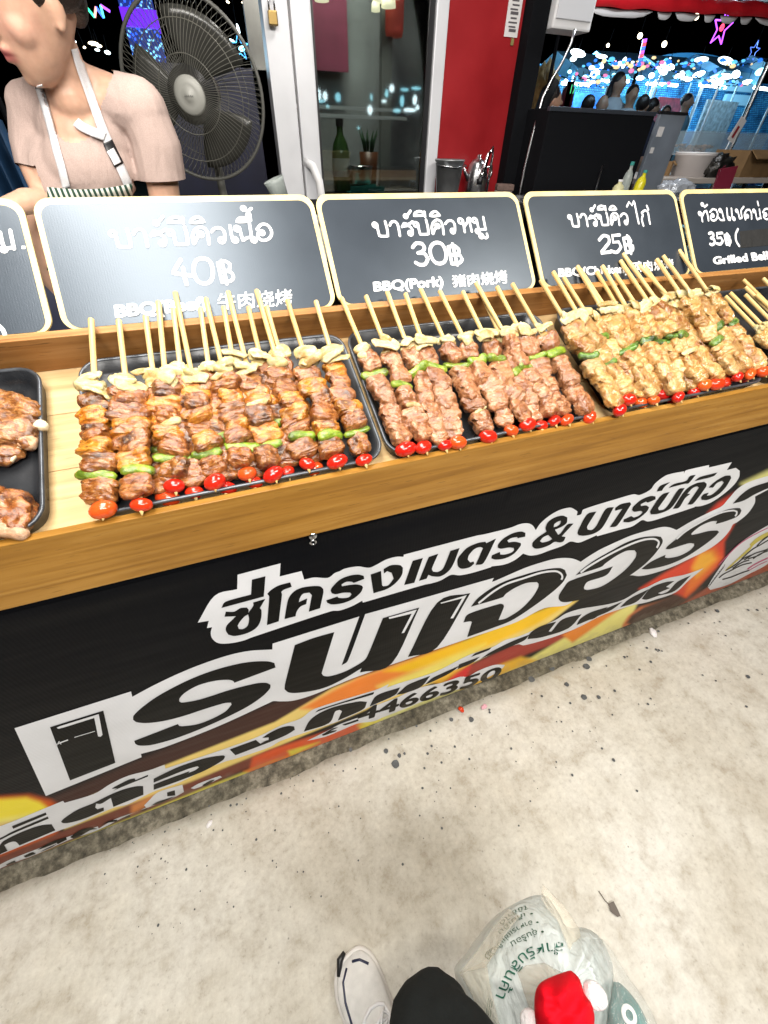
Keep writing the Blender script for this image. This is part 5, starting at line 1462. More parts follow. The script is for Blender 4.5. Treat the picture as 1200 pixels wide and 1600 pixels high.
M['tee'] = cloth_mat('beige_jersey', (0.42, 0.32, 0.285), 0.55, 11)
torso(tee_base, 0.0085)
limb(tee_base, [shR, W(244, 225, 0.02), W(254, 282, 0.025)], [0.057, 0.060, 0.060])
limb(tee_base, [shL, W(52, 230, 0.09), W(60, 268, 0.07)], [0.050, 0.047, 0.046])
NECK = [(58, 108), (70, 150), (80, 180), (88, 206), (102, 219), (118, 222), (138, 212), (152, 178), (163, 145), (176, 112), (150, 80), (90, 80)]
def in_poly(x, y, poly):
    c = False
    for i in range(len(poly)):
        x1, y1 = poly[i - 1]; x2, y2 = poly[i]
        if (y1 > y) != (y2 > y) and x < (x2 - x1) * (y - y1) / (y2 - y1) + x1: c = not c
    return c
sleeve_ax = (W(254, 282, 0.025) - shR).normalized()
slL = (W(60, 268, 0.07) - shL).normalized()
def tee_cut(co_):
    a, b_ = pix(co_)
    if in_poly(a, b_, NECK) and co_.y < WY + 0.13: return True
    return False
def hem(me, p0, p1, rad, side):
    ax = (p1 - p0).normalized()
    bm = bmesh.new(); bm.from_mesh(me)
    def near(c):
        d = c - p0; t = d.dot(ax)
        return t > (p1 - p0).length - 0.04 and (d - ax * t).length < rad and side(c)
    fs = [f for f in bm.faces if near(f.calc_center_median())]
    geom = set(fs)
    for f in fs: geom.update(f.verts); geom.update(f.edges)
    bmesh.ops.bisect_plane(bm, geom=list(geom), dist=1e-5, plane_co=p1, plane_no=ax, clear_outer=True)
    bm.to_mesh(me); bm.free()
def tee_post(me):
    cull(me, tee_cut)
    hem(me, shR, W(254, 280, 0.025), 0.085, lambda c: c.x > W(214, 300).x)
    hem(me, shL, W(60, 268, 0.07), 0.060, lambda c: c.x < W(72, 280).x)
teeo = remeshed(tee_base, 'tee_shirt', M['tee'], cook, 0.0048, 6, tee_post)
legs = MB()
for sx in (-1, 1):
    h0 = Vector((hipc.x + sx * 0.065, hipc.y, hipc.z)); k0 = Vector((h0.x + sx * 0.02, h0.y - 0.02, 0.42)); a0 = Vector((h0.x + sx * 0.02, h0.y + 0.03, 0.10))
    limb(legs, [h0, k0, a0], [0.10, 0.07, 0.055])
remeshed(legs, 'trousers', simple('dark_denim', (0.02, 0.025, 0.05), 0.8), cook, 0.012, 3)
def bvh_of(*obs):
    v = []; f = []
    for o in obs:
        n = len(v)
        v += [o.matrix_world @ q.co for q in o.data.vertices]; f += [[i + n for i in p.vertices] for p in o.data.polygons]
    return BVHTree.FromPolygons(v, f)
CB = bvh_of(headbody, teeo)
def drape(bv, pxy, off=0.004, back=None):
    d = ray(*pxy).normalized()
    loc, nrm, idx, dist = bv.ray_cast(EYE, d)
    if loc is None: return back
    return loc - d * off
def ribbon_on(bv, path, wpx, off, name, mat, parent, thick=0.0012):
    p = smooth_poly(path, 8, 80, False)
    v = []; f = []
    last = None; nlen = 5
    for i, q in enumerate(p):
        t = (p[min(i + 1, len(p) - 1)] - p[max(i - 1, 0)]).normalized(); nn = Vector((-t.y, t.x))
        row = []
        for k in range(nlen):
            e = (k / (nlen - 1) - 0.5) * wpx
            P = drape(bv, (q.x + nn.x * e, q.y + nn.y * e), off)
            row.append(P)
        if all(r is None for r in row): continue
        good = [r for r in row if r is not None]
        row = [r if r is not None else good[0] for r in row]
        v += row
    n = len(v) // nlen
    for i in range(n - 1):
        for k in range(nlen - 1):
            a = i * nlen + k
            f.append([a, a + 1, a + nlen + 1, a + nlen])
    o = mob(name, v, f, mat, parent, True)
    sm = o.modifiers.new('t', 'SOLIDIFY'); sm.thickness = thick; sm.offset = 0
    return o
M['strap'] = cloth_mat('white_webbing', (0.66, 0.66, 0.68), 0.1)
ribbon_on(CB, [(118, 76), (126, 105), (140, 145), (152, 180), (164, 210), (176, 236), (190, 265), (201, 290)], 13.5, 0.005, 'apron_strap', M['strap'], cook)
ribbon_on(CB, [(60, 134), (66, 152), (77, 190), (87, 230), (96, 262), (104, 294)], 12, 0.005, 'apron_strap', M['strap'], cook)
ribbon_on(CB, [(118, 190), (130, 199), (150, 208), (164, 213)], 14, 0.008, 'strap_end', M['strap'], cook)
ribbon_on(CB, [(168, 221), (176, 238), (186, 258)], 16, 0.008, 'buckle', M['black_plastic'], cook)
ribbon_on(CB, [(172, 234), (179, 246), (184, 256)], 12, 0.011, 'buckle_slide', M['strap'], cook)
M['apron'] = stripes('green_striped_cotton', (0.012, 0.045, 0.028), (0.55, 0.56, 0.50), 26.0, 0, 0.9)
gv = []; gf = []; cols_ = 40; rows_ = 14
for j in range(rows_):
    for i in range(cols_):
        x = 74 + (206 - 74) * i / (cols_ - 1); tq = i / (cols_ - 1)
        ytop = 292 + 6 * math.sin(tq * math.pi) - 5 * tq
        y = ytop + 130 * j / (rows_ - 1)
        P = drape(CB, (x, y), 0.010)
        gv.append(P if P is not None else (gv[-1] if gv else W(x, y)))
for j in range(rows_ - 1):
    for i in range(cols_ - 1):
        a = j * cols_ + i; gf.append((a, a + 1, a + cols_ + 1, a + cols_))
ap = mob('apron', gv, gf, M['apron'], cook, True)
sm = ap.modifiers.new('t', 'SOLIDIFY'); sm.thickness = 0.002
# --- passers-by: slim full figures
def figure(name, label, base, h, shirt, pants, yaw=0.0, hair=True, arms='down', group=None):
    k = h / 1.7
    t = thing('person', label, 'person', base, Matrix.Rotation(yaw, 3, 'Z'), group)
    b = MB(); V_ = lambda x, y, z: Vector((x * k, y * k, z * k))
    limb(b, [V_(0, 0, 0.95), V_(0, 0.01, 1.15), V_(0, 0, 1.38)], [0.125 * k, 0.115 * k, 0.12 * k])
    limb(b, [V_(-0.14, 0, 1.40), V_(0, 0.01, 1.44), V_(0.14, 0, 1.40)], [0.055 * k, 0.065 * k, 0.055 * k])
    limb(b, [V_(0, 0, 1.42), V_(0, -0.01, 1.53)], [0.055 * k, 0.05 * k])
    b.ell(V_(0, -0.01, 1.60), (0.062 * k, 0.078 * k, 0.088 * k), 18)
    b.ell(V_(0, -0.10, 1.59), (0.012 * k, 0.016 * k, 0.018 * k), 8)
    for sx in (-1, 1):
        b.ell(V_(sx * 0.064, 0, 1.60), (0.012 * k, 0.018 * k, 0.028 * k), 8)
        if arms == 'down': A = [V_(sx * 0.17, 0, 1.40), V_(sx * 0.21, 0.02, 1.12), V_(sx * 0.20, -0.05, 0.88)]
        else: A = [V_(sx * 0.17, 0, 1.40), V_(sx * 0.20, -0.02, 1.13), V_(sx * 0.10, -0.24, 1.10)]
        limb(b, A, [0.050 * k, 0.040 * k, 0.028 * k])
        d = (A[2] - A[1]).normalized()
        b.ell(A[2] + d * 0.06 * k, (0.035 * k, 0.03 * k, 0.05 * k), 10)
        limb(b, [V_(sx * 0.075, 0, 0.92), V_(sx * 0.085, -0.01, 0.48), V_(sx * 0.09, 0.02, 0.08)], [0.085 * k, 0.058 * k, 0.04 * k])
        limb(b, [V_(sx * 0.09, 0.02, 0.04), V_(sx * 0.10, -0.14, 0.03)], [0.04 * k, 0.03 * k])
    remeshed(b, 'body', M['skin'], t, 0.018 * k, 4, lambda me: paint_tint(me, lambda c: (0.42, 0.25, 0.17)))
    s = MB()
    limb(s, [V_(0, 0, 0.92), V_(0, 0.01, 1.15), V_(0, 0, 1.38)], [0.145 * k, 0.13 * k, 0.132 * k])
    limb(s, [V_(-0.14, 0, 1.40), V_(0, 0.01, 1.43), V_(0.14, 0, 1.40)], [0.068 * k, 0.07 * k, 0.068 * k])
    for sx in (-1, 1): limb(s, [V_(sx * 0.17, 0, 1.40), V_(sx * 0.198, 0.01, 1.20)], [0.064 * k, 0.06 * k])
    remeshed(s, 'shirt', shirt, t, 0.018 * k, 4)
    p = MB()
    for sx in (-1, 1): limb(p, [V_(sx * 0.075, 0, 0.94), V_(sx * 0.085, -0.01, 0.48), V_(sx * 0.09, 0.02, 0.12)], [0.105 * k, 0.075 * k, 0.06 * k])
    remeshed(p, 'trousers', pants, t, 0.02 * k, 3)
    if hair:
        hh = MB().ell(V_(0, 0.014, 1.628), (0.072 * k, 0.082 * k, 0.075 * k), 18)
        if hair == 'long': hh.ell(V_(0, 0.06, 1.53), (0.075 * k, 0.045 * k, 0.14 * k), 16)
        remeshed(hh, 'hair', M['hair'], t, 0.016 * k, 2)
    return t
# ------------------------------------------------------------------ wall, door, sink corner behind the stall
YW = 2.57
def X_(px_, py_, Y): return onY(px_, py_, Y).x
def Z_(px_, py_, Y): return onY(px_, py_, Y).z
M['red_wall'] = simple('red_painted_panel', (0.30, 0.010, 0.014), 0.38, noise_amt=0.18, nscale=5)
M['glass'] = None
def glass_mat():
    m, nt, b = new_mat('door_glass')
    out = nt.nodes['Material Output']
    tr_ = nd(nt, 'ShaderNodeBsdfTransparent'); tr_.inputs['Color'].default_value = (0.62, 0.68, 0.68, 1)
    gl = nd(nt, 'ShaderNodeBsdfGlossy', Roughness=0.03)
    fr = nd(nt, 'ShaderNodeFresnel', IOR=2.4)
    mx = nt.nodes.new('ShaderNodeMixShader')
    nt.links.new(fr.outputs['Fac'], mx.inputs[0]); nt.links.new(tr_.outputs[0], mx.inputs[1]); nt.links.new(gl.outputs[0], mx.inputs[2])
    nt.links.new(mx.outputs[0], out.inputs['Surface'])
    return m
M['glass'] = glass_mat()
door = thing('glass_door', 'glazed door in white aluminium frame beside the red wall panel', 'door', (0.9, YW, 0))
def dpart(mb, name, mat, par=None, **k):
    mb.v = [v - Vector((0.9, YW, 0)) for v in mb.v]
    return mb.build(name, mat, par or door, **k)
xa, xb, xc, xd, xe = 0.425, 0.535, 0.62, 1.182, 1.243
dpart(MB().box((xa, YW - 0.03, 0), (xb - 0.006, YW + 0.05, 2.45), 0.004), 'door_frame', M['aluminium'])
st_l = MB().box((xb, YW - 0.045, 0.05), (xc, YW, 2.4), 0.006)
dpart(st_l, 'door_stile', M['aluminium'])
dpart(MB().box((xd, YW - 0.045, 0.05), (xe, YW, 2.4), 0.006), 'door_stile', M['aluminium'])
dpart(MB().box((xc + 0.001, YW - 0.04, 0.05), (xd - 0.001, YW, 0.16), 0.004), 'bottom_rail', M['aluminium'])
dpart(MB().box((xc + 0.001, YW - 0.04, 2.3), (xd - 0.001, YW, 2.4), 0.004), 'top_rail', M['aluminium'])
dpart(MB().box((xc + 0.0005, YW - 0.03, 0.161), (xc + 0.012, YW - 0.012, 2.299)).box((xd - 0.026, YW - 0.03, 0.161), (xd - 0.0005, YW - 0.012, 2.299)), 'gasket', M['black_plastic'])
dpart(MB().box((xc + 0.0125, YW - 0.024, 0.161), (xd - 0.0265, YW - 0.018, 2.299)), 'pane', M['glass'])
hx = X_(495, 280, YW - 0.06)
h1 = onY(490, 262, YW - 0.1); h2 = onY(503, 318, YW - 0.1)
hm = MB().tube([(h1.x - 0.025, YW - 0.04, h1.z + 0.02), (h1.x, YW - 0.085, h1.z + 0.005), (h1.x + 0.022, YW - 0.10, h1.z - 0.05), (h1.x + 0.03, YW - 0.10, h1.z - 0.12), (h1.x + 0.024, YW - 0.09, h1.z - 0.2), (h1.x - 0.01, YW - 0.04, h1.z - 0.22)], [0.016, 0.018, 0.019, 0.019, 0.018, 0.015], 12)
dpart(hm, 'door_handle', M['white_plastic'], smooth=True)
pl = onY(426, 22, YW - 0.06)
pk = thing('padlock', 'small brass padlock hanging on the white door frame', 'padlock', (pl.x, YW - 0.055, pl.z))
MB().box((-0.018, -0.01, -0.03), (0.018, 0.012, 0.01), 0.004).build('lock_body', simple('brass', (0.25, 0.17, 0.06), 0.35, 0.9), pk)
MB().tube([(-0.011, 0, 0.01), (-0.011, 0, 0.035), (0, 0, 0.046), (0.011, 0, 0.035), (0.011, 0, 0.01)], 0.0035, 8).build('shackle', M['steel'], pk, True)

wall = thing('wall_panel', 'glossy dark red wall panel right of the glass door', 'wall', (1.45, YW, 0))
mb = MB().box((xe + 0.003 - 1.45, -0.02, 0), (1.664 - 1.45, 0.05, 2.6), 0.003)
mb.build('panel', M['red_wall'], wall)
post = thing('post', 'black square post at the right end of the red wall', 'post', (1.7, YW - 0.02, 0))
MB().box((-0.034, -0.03, 0), (0.065, 0.08, 2.6), 0.004).build('column', M['black_matte'], post)
nt_ = onY(803, 22, YW - 0.022)
notice = thing('paper_notice', 'white printed paper notice taped on the red wall', 'notice', (nt_.x, YW - 0.0225, nt_.z))
M['paper'] = simple('paper', (0.72, 0.70, 0.70), 0.7, noise_amt=0.05, nscale=30)
MB().box((-0.038, -0.001, -0.07), (0.036, 0.0, 0.3)).build('sheet', M['paper'], notice)
ink = MB()
for k in range(9):
    zz = 0.05 - k * 0.013
    ink.box((-0.024 + 0.004 * (k % 3), -0.0022, zz), (0.022 - 0.005 * (k % 2), -0.0014, zz + (0.005 if k % 4 else 0.009)))
ink.build('printed_lines', simple('grey_print', (0.10, 0.09, 0.10), 0.7), notice)
MB().box((0.005, -0.003, -0.095), (0.02, 0.0, -0.073)).build('clip', simple('olive_clip', (0.25, 0.22, 0.08), 0.5), notice)

# things seen through the door
back = thing('storage_shelf', 'dim shelving behind the glass door with a pale front rail', 'shelf', (0.9, 3.0, 0))
zs = Z_(590, 178, 2.95)
MB().box((-0.36, 0, zs - 0.02), (0.36, 0.02, zs - 0.005)).box((-0.36, 0, zs + 0.012), (0.36, 0.02, zs + 0.027)).build('front_rail', simple('pale_rail', (0.35, 0.38, 0.40), 0.5), back)
zt_ = Z_(590, 296, 2.95)
MB().box((-0.42, -0.15, zt_ - 0.03), (0.42, 0.3, zt_)).build('lower_board', simple('grey_board', (0.10, 0.09, 0.08), 0.6), back)
MB().box((-0.44, 0.3, 0), (1.3, 0.33, 2.4)).build('back_board', simple('grey_board_wall', (0.21, 0.225, 0.23), 0.6, noise_amt=0.5, nscale=3), back)
MB().box((0.24, 0.1, 0), (0.30, 0.14, 2.4)).build('upright', simple('grey_upright', (0.13, 0.14, 0.135), 0.5), back)
def at(px_, py_, Y): return onY(px_, py_, Y)
def bottle(name, label, p, h, r, mat, capm, bandm=None, cat='bottle', group=None, lean=0):
    t = thing(name, label, cat, p, Matrix.Rotation(lean, 3, 'Y'), group)
    MB().lathe([(0, 0), (r * 0.95, 0), (r, h * 0.04), (r, h * 0.55), (r * 0.8, h * 0.68), (r * 0.36, h * 0.8), (r * 0.34, h * 0.9), (0, h * 0.9)], 20).build('body', mat, t, True)
    MB().lathe([(0, h * 0.9), (r * 0.42, h * 0.9), (r * 0.42, h), (0, h)], 16).build('cap', capm, t)
    if bandm: MB().lathe([(r * 1.01, h * 0.22), (r * 1.01, h * 0.48)], 20).build('band', bandm, t, True)
    return t
M['green_pet'] = simple('green_pet', (0.03, 0.07, 0.02), 0.15)
M['yellow_soap'] = simple('yellow_liquid', (0.62, 0.55, 0.02), 0.25)
M['clear_pet'] = simple('cloudy_plastic', (0.45, 0.50, 0.48), 0.25, alpha=0.55)
M['teal'] = simple('teal_plastic', (0.03, 0.25, 0.22), 0.4)
M['orange_cup'] = simple('brown_orange_cup', (0.09, 0.032, 0.012), 0.4)
p = at(545, 294, 2.85)
bottle('bottle', 'green bottle with pale oval label behind the door glass', (p.x - 0.04, 2.85, zt_), 0.30, 0.048, M['green_pet'], M['black_plastic'], simple('pale_label', (0.45, 0.48, 0.46), 0.5))
p = at(563, 282, 2.8)
po = thing('cooking_pot', 'grey metal pot standing behind the door glass', 'pot', (p.x, 2.8, zt_ + 0.033))
MB().lathe([(0, 0), (0.05, 0), (0.062, 0.01), (0.066, 0.075), (0.070, 0.078), (0.066, 0.08), (0.06, 0.07), (0.056, 0.015), (0, 0.012)], 24).build('pan', M['steel'], po, True)
MB().lathe([(0.066, 0.076), (0.071, 0.079), (0.066, 0.082)], 24).build('rim', M['chrome'], po, True)
tt = thing('plastic_tray', 'teal plastic tray under the grey pot behind the glass', 'tray', (p.x + 0.02, 2.8, zt_))
MB().box((-0.10, -0.07, 0), (0.10, 0.07, 0.006), 0.002).box((-0.10, -0.074, 0.006), (0.10, -0.068, 0.030)).box((-0.10, 0.068, 0.006), (0.10, 0.074, 0.030)).build('tub', M['teal'], tt)
p2 = at(572, 250, 2.95)
cu = thing('cup', 'brown orange cup with green leaves behind the glass', 'cup', (p2.x + 0.02, 2.96, zt_))
MB().lathe([(0, 0), (0.04, 0), (0.055, 0.17), (0.05, 0.17), (0.04, 0.02), (0, 0.02)], 20).build('cup_body', M['orange_cup'], cu, True)
lf = MB()
for k in range(9):
    a = k * 0.7; lf.tube([(0.02 * math.cos(a), 0.02 * math.sin(a), 0.15), (0.03 * math.cos(a), 0.03 * math.sin(a), 0.21), (0.055 * math.cos(a), 0.05 * math.sin(a), 0.25 + 0.01 * (k % 3))], [0.004, 0.009, 0.001], 6)
lf.build('leaves', simple('leaf_green', (0.02, 0.06, 0.025), 0.5), cu, True)
p3 = at(497, 42, 3.1); p4 = at(553, 110, 3.1)
ban2 = thing('cloth_banner', 'dull magenta banner hanging inside behind the door glass', 'banner', (p3.x - 0.1, 3.2, p4.z))
MB().box((0, 0, 0), (p4.x - p3.x + 0.10, 0.006, 0.45)).build('cloth', simple('dull_magenta', (0.20, 0.035, 0.075), 0.6, noise_amt=0.2, nscale=12), ban2)
p5 = at(600, 30, 3.1); p6 = at(618, 58, 3.1)
rl = thing('lantern', 'red paper lantern shade hanging inside the door', 'lantern', (p6.x - 0.01, 3.1, p6.z))
MB().lathe([(0.0, 0.0), (0.045, 0.0), (0.05, 0.02), (0.05, 0.15), (0.045, 0.17), (0, 0.17)], 20).build('shade', simple('lit_red_paper', (0.45, 0.05, 0.04), 0.5, emit=(0.6, 0.10, 0.06), es=0.35), rl, True)
MB().tube([(0, 0, 0.17), (0, 0, 0.6)], 0.003, 6).build('cord', M['black_plastic'], rl)
for k, (x, y, wd) in enumerate([(503, 4, 0.07), (590, 6, 0.05), (587, 20, 0.045), (612, 0, 0.09), (607, 14, 0.075)]):  # mirrored lamps built as glowing shades behind the pane
    p = at(x, y, 3.05)
    lp = thing('reflection_lamp', 'small warm lamp added behind the door glass to stand for a reflection', 'lamp', (p.x, 3.05, p.z), None, 'lamps standing for reflections in the door glass')
    MB().lathe([(0, 0), (wd / 2, 0.004), (wd / 2 * 0.9, 0.03), (wd * 0.2, 0.045), (0, 0.046)], 18).build('shade', simple('lit_shade', (0.8, 0.75, 0.6), 0.5, emit=(1.0, 0.86, 0.55), es=2.4), lp, True)
    MB().tube([(0, 0, 0.045), (0, 0, 0.8)], 0.002, 6).build('cord', M['black_plastic'], lp)

# sink corner
sink = thing('sink_counter', 'dark steel sink counter along the red wall, behind the boards', 'counter', (1.55, 2.4, 0))
MB().box((-0.55, -0.25, 1.06), (0.3, 0.14, 1.088), 0.003).build('worktop', M['black_matte'], sink)
for x in (-0.5, 0.25):
    for y in (-0.2, 0.1): MB().box((x - 0.02, y - 0.02, 0), (x + 0.02, y + 0.02, 1.06)).build('leg', M['black_matte'], sink)
def bucket(p, r, h):
    t = thing('steel_bucket', 'dented steel bucket standing against the red wall', 'bucket', p)
    MB().lathe([(0, 0.0), (r * 0.72, 0.0), (r * 0.75, 0.006), (r * 0.97, h * 0.93), (r, h * 0.94), (r * 1.04, h * 0.97), (r, h), (r * 0.94, h * 0.96), (r * 0.7, 0.012), (0, 0.01)], 28).build('pail', simple('dull_steel', (0.36, 0.37, 0.38), 0.42, 0.85, noise_amt=0.3, nscale=10), t, True)
    MB().tube([(-r * 1.03, 0, h * 0.9), (-r * 1.0, -r * 0.6, h * 0.84), (0, -r * 1.05, h * 0.80), (r, -r * 0.6, h * 0.84), (r * 1.03, 0, h * 0.9)], 0.003, 8).build('bail', M['steel'], t, True)
b0 = at(695, 300, 2.42); b1 = at(697, 250, 2.42)
bucket((b0.x + 0.012, 2.42, 1.088), 0.074, b1.z - 1.088 + 0.004)
f0 = at(757, 300, 2.36); f1 = at(764, 230, 2.36)
fa = thing('tap', 'chrome gooseneck kitchen tap in front of the red wall', 'tap', (f0.x, 2.36, 1.088))
hgt = f1.z - 1.088
MB().tube([(0.012, 0, 0), (0.014, 0, hgt * 0.5), (0.016, 0, hgt * 0.85), (0.004, -0.01, hgt), (-0.022, -0.02, hgt * 0.86), (-0.05, -0.035, hgt * 0.5), (-0.058, -0.038, hgt * 0.42)], [0.006, 0.006, 0.006, 0.0065, 0.009, 0.012, 0.011], 12).build('spout', M['chrome'], fa, True)
MB().lathe([(0.0, -0.022), (0.013, -0.022), (0.015, 0.0), (0.0, 0.01)], 14, Matrix.Translation((-0.062, -0.04, hgt * 0.40))).build('spray_head', M['black_plastic'], fa, True)
MB().lathe([(0.02, 0), (0.018, 0.012), (0.009, 0.02)], 16, Matrix.Translation((0.012, 0, 0))).build('base_ring', M['chrome'], fa, True)
kt = thing('steel_kettle', 'shiny steel kettle half hidden behind the chrome tap', 'kettle', (f0.x + 0.005, 2.47, 1.088))
MB().lathe([(0, 0), (0.052, 0), (0.058, 0.02), (0.056, 0.09), (0.046, 0.13), (0.03, 0.15), (0.012, 0.155), (0.01, 0.17), (0, 0.172)], 24).build('pot', M['steel'], kt, True)
MB().tube([(0.05, 0, 0.12), (0.085, 0, 0.125), (0.09, 0, 0.09), (0.058, 0, 0.05)], 0.006, 8).build('handle', M['chrome'], kt, True)
MB().tube([(-0.05, 0, 0.07), (-0.075, 0, 0.10), (-0.085, 0, 0.12)], [0.012, 0.009, 0.006], 10).build('spout', M['steel'], kt, True)
d0 = at(790, 288, 2.36)
for k, (c, lab) in enumerate([((0.20, 0.17, 0.16), 'grey brown scouring block lying lowest beside the tap'), ((0.14, 0.09, 0.075), 'darker brown block stacked crosswise on the grey block by the tap')]):
    t = thing('scouring_block', lab, 'block', (d0.x + 0.005 + 0.004 * k, 2.38, 1.0885 + 0.0285 * k), Matrix.Rotation(-0.5 + 0.12 * k, 3, 'Z'))
    MB().box((-0.045, -0.035, 0), (0.045, 0.035, 0.028), 0.005).build('block', simple('block_stone', c, 0.8, noise_amt=0.3, nscale=60, bump=0.3), t)

# ------------------------------------------------------------------ stand fan
FC = onY(305, 148, 2.2)
nrm = Matrix.Rotation(R_(-17), 3, 'Z') @ Vector((0, -1, -0.10)).normalized()
fz = nrm; fx = Vector((0, 0, 1)).cross(fz).normalized(); fy = fz.cross(fx)
fan = thing('stand_fan', 'dark stand fan with round wire guard and grey hub behind the cook', 'fan', FC, Matrix((fx, fy, fz)).transposed())
RF = 0.238
M['fan_wire'] = simple('dusty_wire', (0.15, 0.147, 0.125), 0.45, 0.4, noise_amt=0.2, nscale=20)
M['fan_rim'] = simple('fan_rim_grey', (0.10, 0.10, 0.09), 0.45)
def prof(t, z0): return z0 * math.sqrt(max(0, 1 - t ** 2.6))
def guard(name, z0, zin, nw):
    mb = MB()
    for k in range(nw):
        a = 2 * math.pi * k / nw; pts = []
        for i in range(9):
            t = 0.20 + 0.80 * i / 8
            aa = a + 0.28 * (1 - t)
            pts.append((RF * t * math.cos(aa), RF * t * math.sin(aa), zin + prof(t, z0)))
        mb.tube(pts, 0.00085, 4, False)
    for t in (0.42, 0.74):
        mb.tube([(RF * t * math.cos(2 * math.pi * k / 40), RF * t * math.sin(2 * math.pi * k / 40), zin + prof(t, z0)) for k in range(41)], 0.0014, 5, False)
    return mb.build(name, M['fan_wire'], fan, True)
guard('front_guard', 0.075, 0.0, 92)
guard('rear_guard', -0.085, -0.004, 84)
MB().tube([(RF * math.cos(2 * math.pi * k / 64), RF * math.sin(2 * math.pi * k / 64), -0.002) for k in range(65)], 0.006, 8, False).build('guard_rim', M['fan_rim'], fan, True)
MB().lathe([(0.052, 0.066), (0.052, 0.074), (0.045, 0.081), (0.03, 0.085), (0.016, 0.084), (0.014, 0.087), (0, 0.088)], 28).build('hub_badge', simple('hub_grey', (0.36, 0.36, 0.33), 0.45), fan, True)
MB().lathe([(0, 0.064), (0.075, 0.062), (0.07, 0.045), (0.03, 0.03), (0.03, -0.02), (0, -0.02)], 24).build('spinner', M['black_plastic'], fan, True)
lg = Ink(0.0885); 
for k, ch in enumerate([-0.012, -0.006, 0.0, 0.006, 0.012]): lg.stroke([(ch - 0.002, -0.002), (ch, 0.003), (ch + 0.002, -0.002)], 0.0006)
lg.build('badge_mark', M['black_plastic'], fan)
M['fan_blade'] = simple('smoked_blade', (0.045, 0.045, 0.04), 0.25)
for k in range(3):
    mb = MB(); v = []; f = []
    for i in range(9):
        t = i / 8; r = 0.03 + 0.175 * t
        wd = 0.35 + 0.55 * math.sin(min(1, t * 1.2) * 1.5)
        for j in range(9):
            s_ = j / 8 - 0.5
            a = 2 * math.pi * k / 3 + 1.1 + s_ * 2 * wd * (0.9 - 0.15 * t)
            v.append((r * math.cos(a), r * math.sin(a), 0.004 + s_ * 0.05 * (0.4 + t * 0.6)))
    for i in range(8):
        for j in range(8): f.append((i * 9 + j, i * 9 + j + 1, (i + 1) * 9 + j + 1, (i + 1) * 9 + j))
    o = mob('blade', v, f, M['fan_blade'], fan, True)
    q = o.modifiers.new('t', 'SOLIDIFY'); q.thickness = 0.002
inv = Matrix((fx, fy, fz))
def fl_(v): return inv @ (Vector(v) - FC)
MB().lathe([(0, -0.17), (0.05, -0.165), (0.062, -0.14), (0.062, -0.09), (0.03, -0.06)], 20).build('motor_housing', M['black_plastic'], fan, True)
pb = FC + fz * -0.12 + Vector((0.0, 0, -0.06))
pole_b = Vector((pb.x + 0.05, pb.y, 0.02))
MB().tube([fl_(pb + Vector((0, 0, 0.04))), fl_(pb + Vector((0.0, 0, -0.22))), fl_(pole_b)], [0.022, 0.016, 0.016], 12).build('pole', M['fan_rim'], fan, True)
bs = MB()
for k in range(24):
    pass
mb = MB().lathe([(0.0, 0.03), (0.12, 0.028), (0.20, 0.015), (0.205, 0.0), (0, 0.0)], 30)
mb.v = [fl_(v + Vector((pole_b.x, pole_b.y, 0.0))) for v in mb.v]
mb.build('base', M['black_plastic'], fan, True)
cupp = at(440, 300, 1.95)
t = thing('plastic_cup', 'crumpled clear plastic cup beside the door frame', 'cup', (cupp.x, 1.95, cupp.z - 0.03), Matrix.Rotation(-0.35, 3, 'Y'))
MB().lathe([(0, 0), (0.028, 0), (0.036, 0.06), (0.040, 0.072), (0.038, 0.072), (0.034, 0.06), (0.026, 0.004), (0, 0.004)], 20).build('cup_body', M['clear_pet'], t, True)
sh = thing('side_table', 'low dark worktop in the gap behind the menu boards', 'table', (0.45, 1.98, 0))
MB().box((-0.25, -0.12, cupp.z - 0.062), (0.2, 0.1, cupp.z - 0.034), 0.003).build('top', M['black_matte'], sh)
for x in (-0.22, 0.17): MB().box((x - 0.015, -0.015, 0), (x + 0.015, 0.015, cupp.z - 0.062)).build('leg', M['black_matte'], sh)

# ------------------------------------------------------------------ left: navy windbreak, market glimpses
M['navy'] = simple('navy_tarpaulin', (0.006, 0.009, 0.035), 0.55, noise_amt=0.4, nscale=4, bump=0.2, bscale=6)
a = at(236, 96, 3.3); b = at(440, 100, 3.3)
nv = thing('windbreak', 'navy tarpaulin windbreak standing behind the fan', 'windbreak', (0, 3.3, 0))
MB().box((a.x - 0.05, 0, 0), (b.x + 0.12, 0.02, a.z), 0.003).build('sheet', M['navy'], nv)
for x in (a.x - 0.05, b.x + 0.12): MB().tube([(x, 0.04, 0), (x, 0.04, a.z + 0.05)], 0.015, 8).build('pole', M['black_matte'], nv)
M['blue_cloth'] = simple('blue_cloth', (0.008, 0.05, 0.13), 0.7, noise_amt=0.6, nscale=5, bump=0.3, bscale=9)
a = at(-60, 190, 3.0); b = at(62, 320, 3.0)
bt = thing('draped_stall', 'stall wall draped in blue cloth at the far left edge', 'stall', (a.x, 3.0, 0))
gv = []; gf = []
for i in range(31):
    for j in range(13):
        u = i / 30; w_ = j / 12
        gv.append((u * (b.x - a.x), 0.06 * math.sin(u * 16 + w_ * 3) + 0.05 * noise.noise(Vector((u * 5, w_ * 4, 2))), w_ * (a.z + 0.02 * math.sin(u * 9))))
for i in range(30):
    for j in range(12): k = i * 13 + j; gf.append((k, k + 13, k + 14, k + 1))
o = mob('cloth', gv, gf, M['blue_cloth'], bt, True); q = o.modifiers.new('t', 'SOLIDIFY'); q.thickness = 0.004
MB().tube([(b.x - a.x, 0.1, 0), (b.x - a.x, 0.1, a.z + 0.3)], 0.012, 8).build('pole', M['black_matte'], bt)

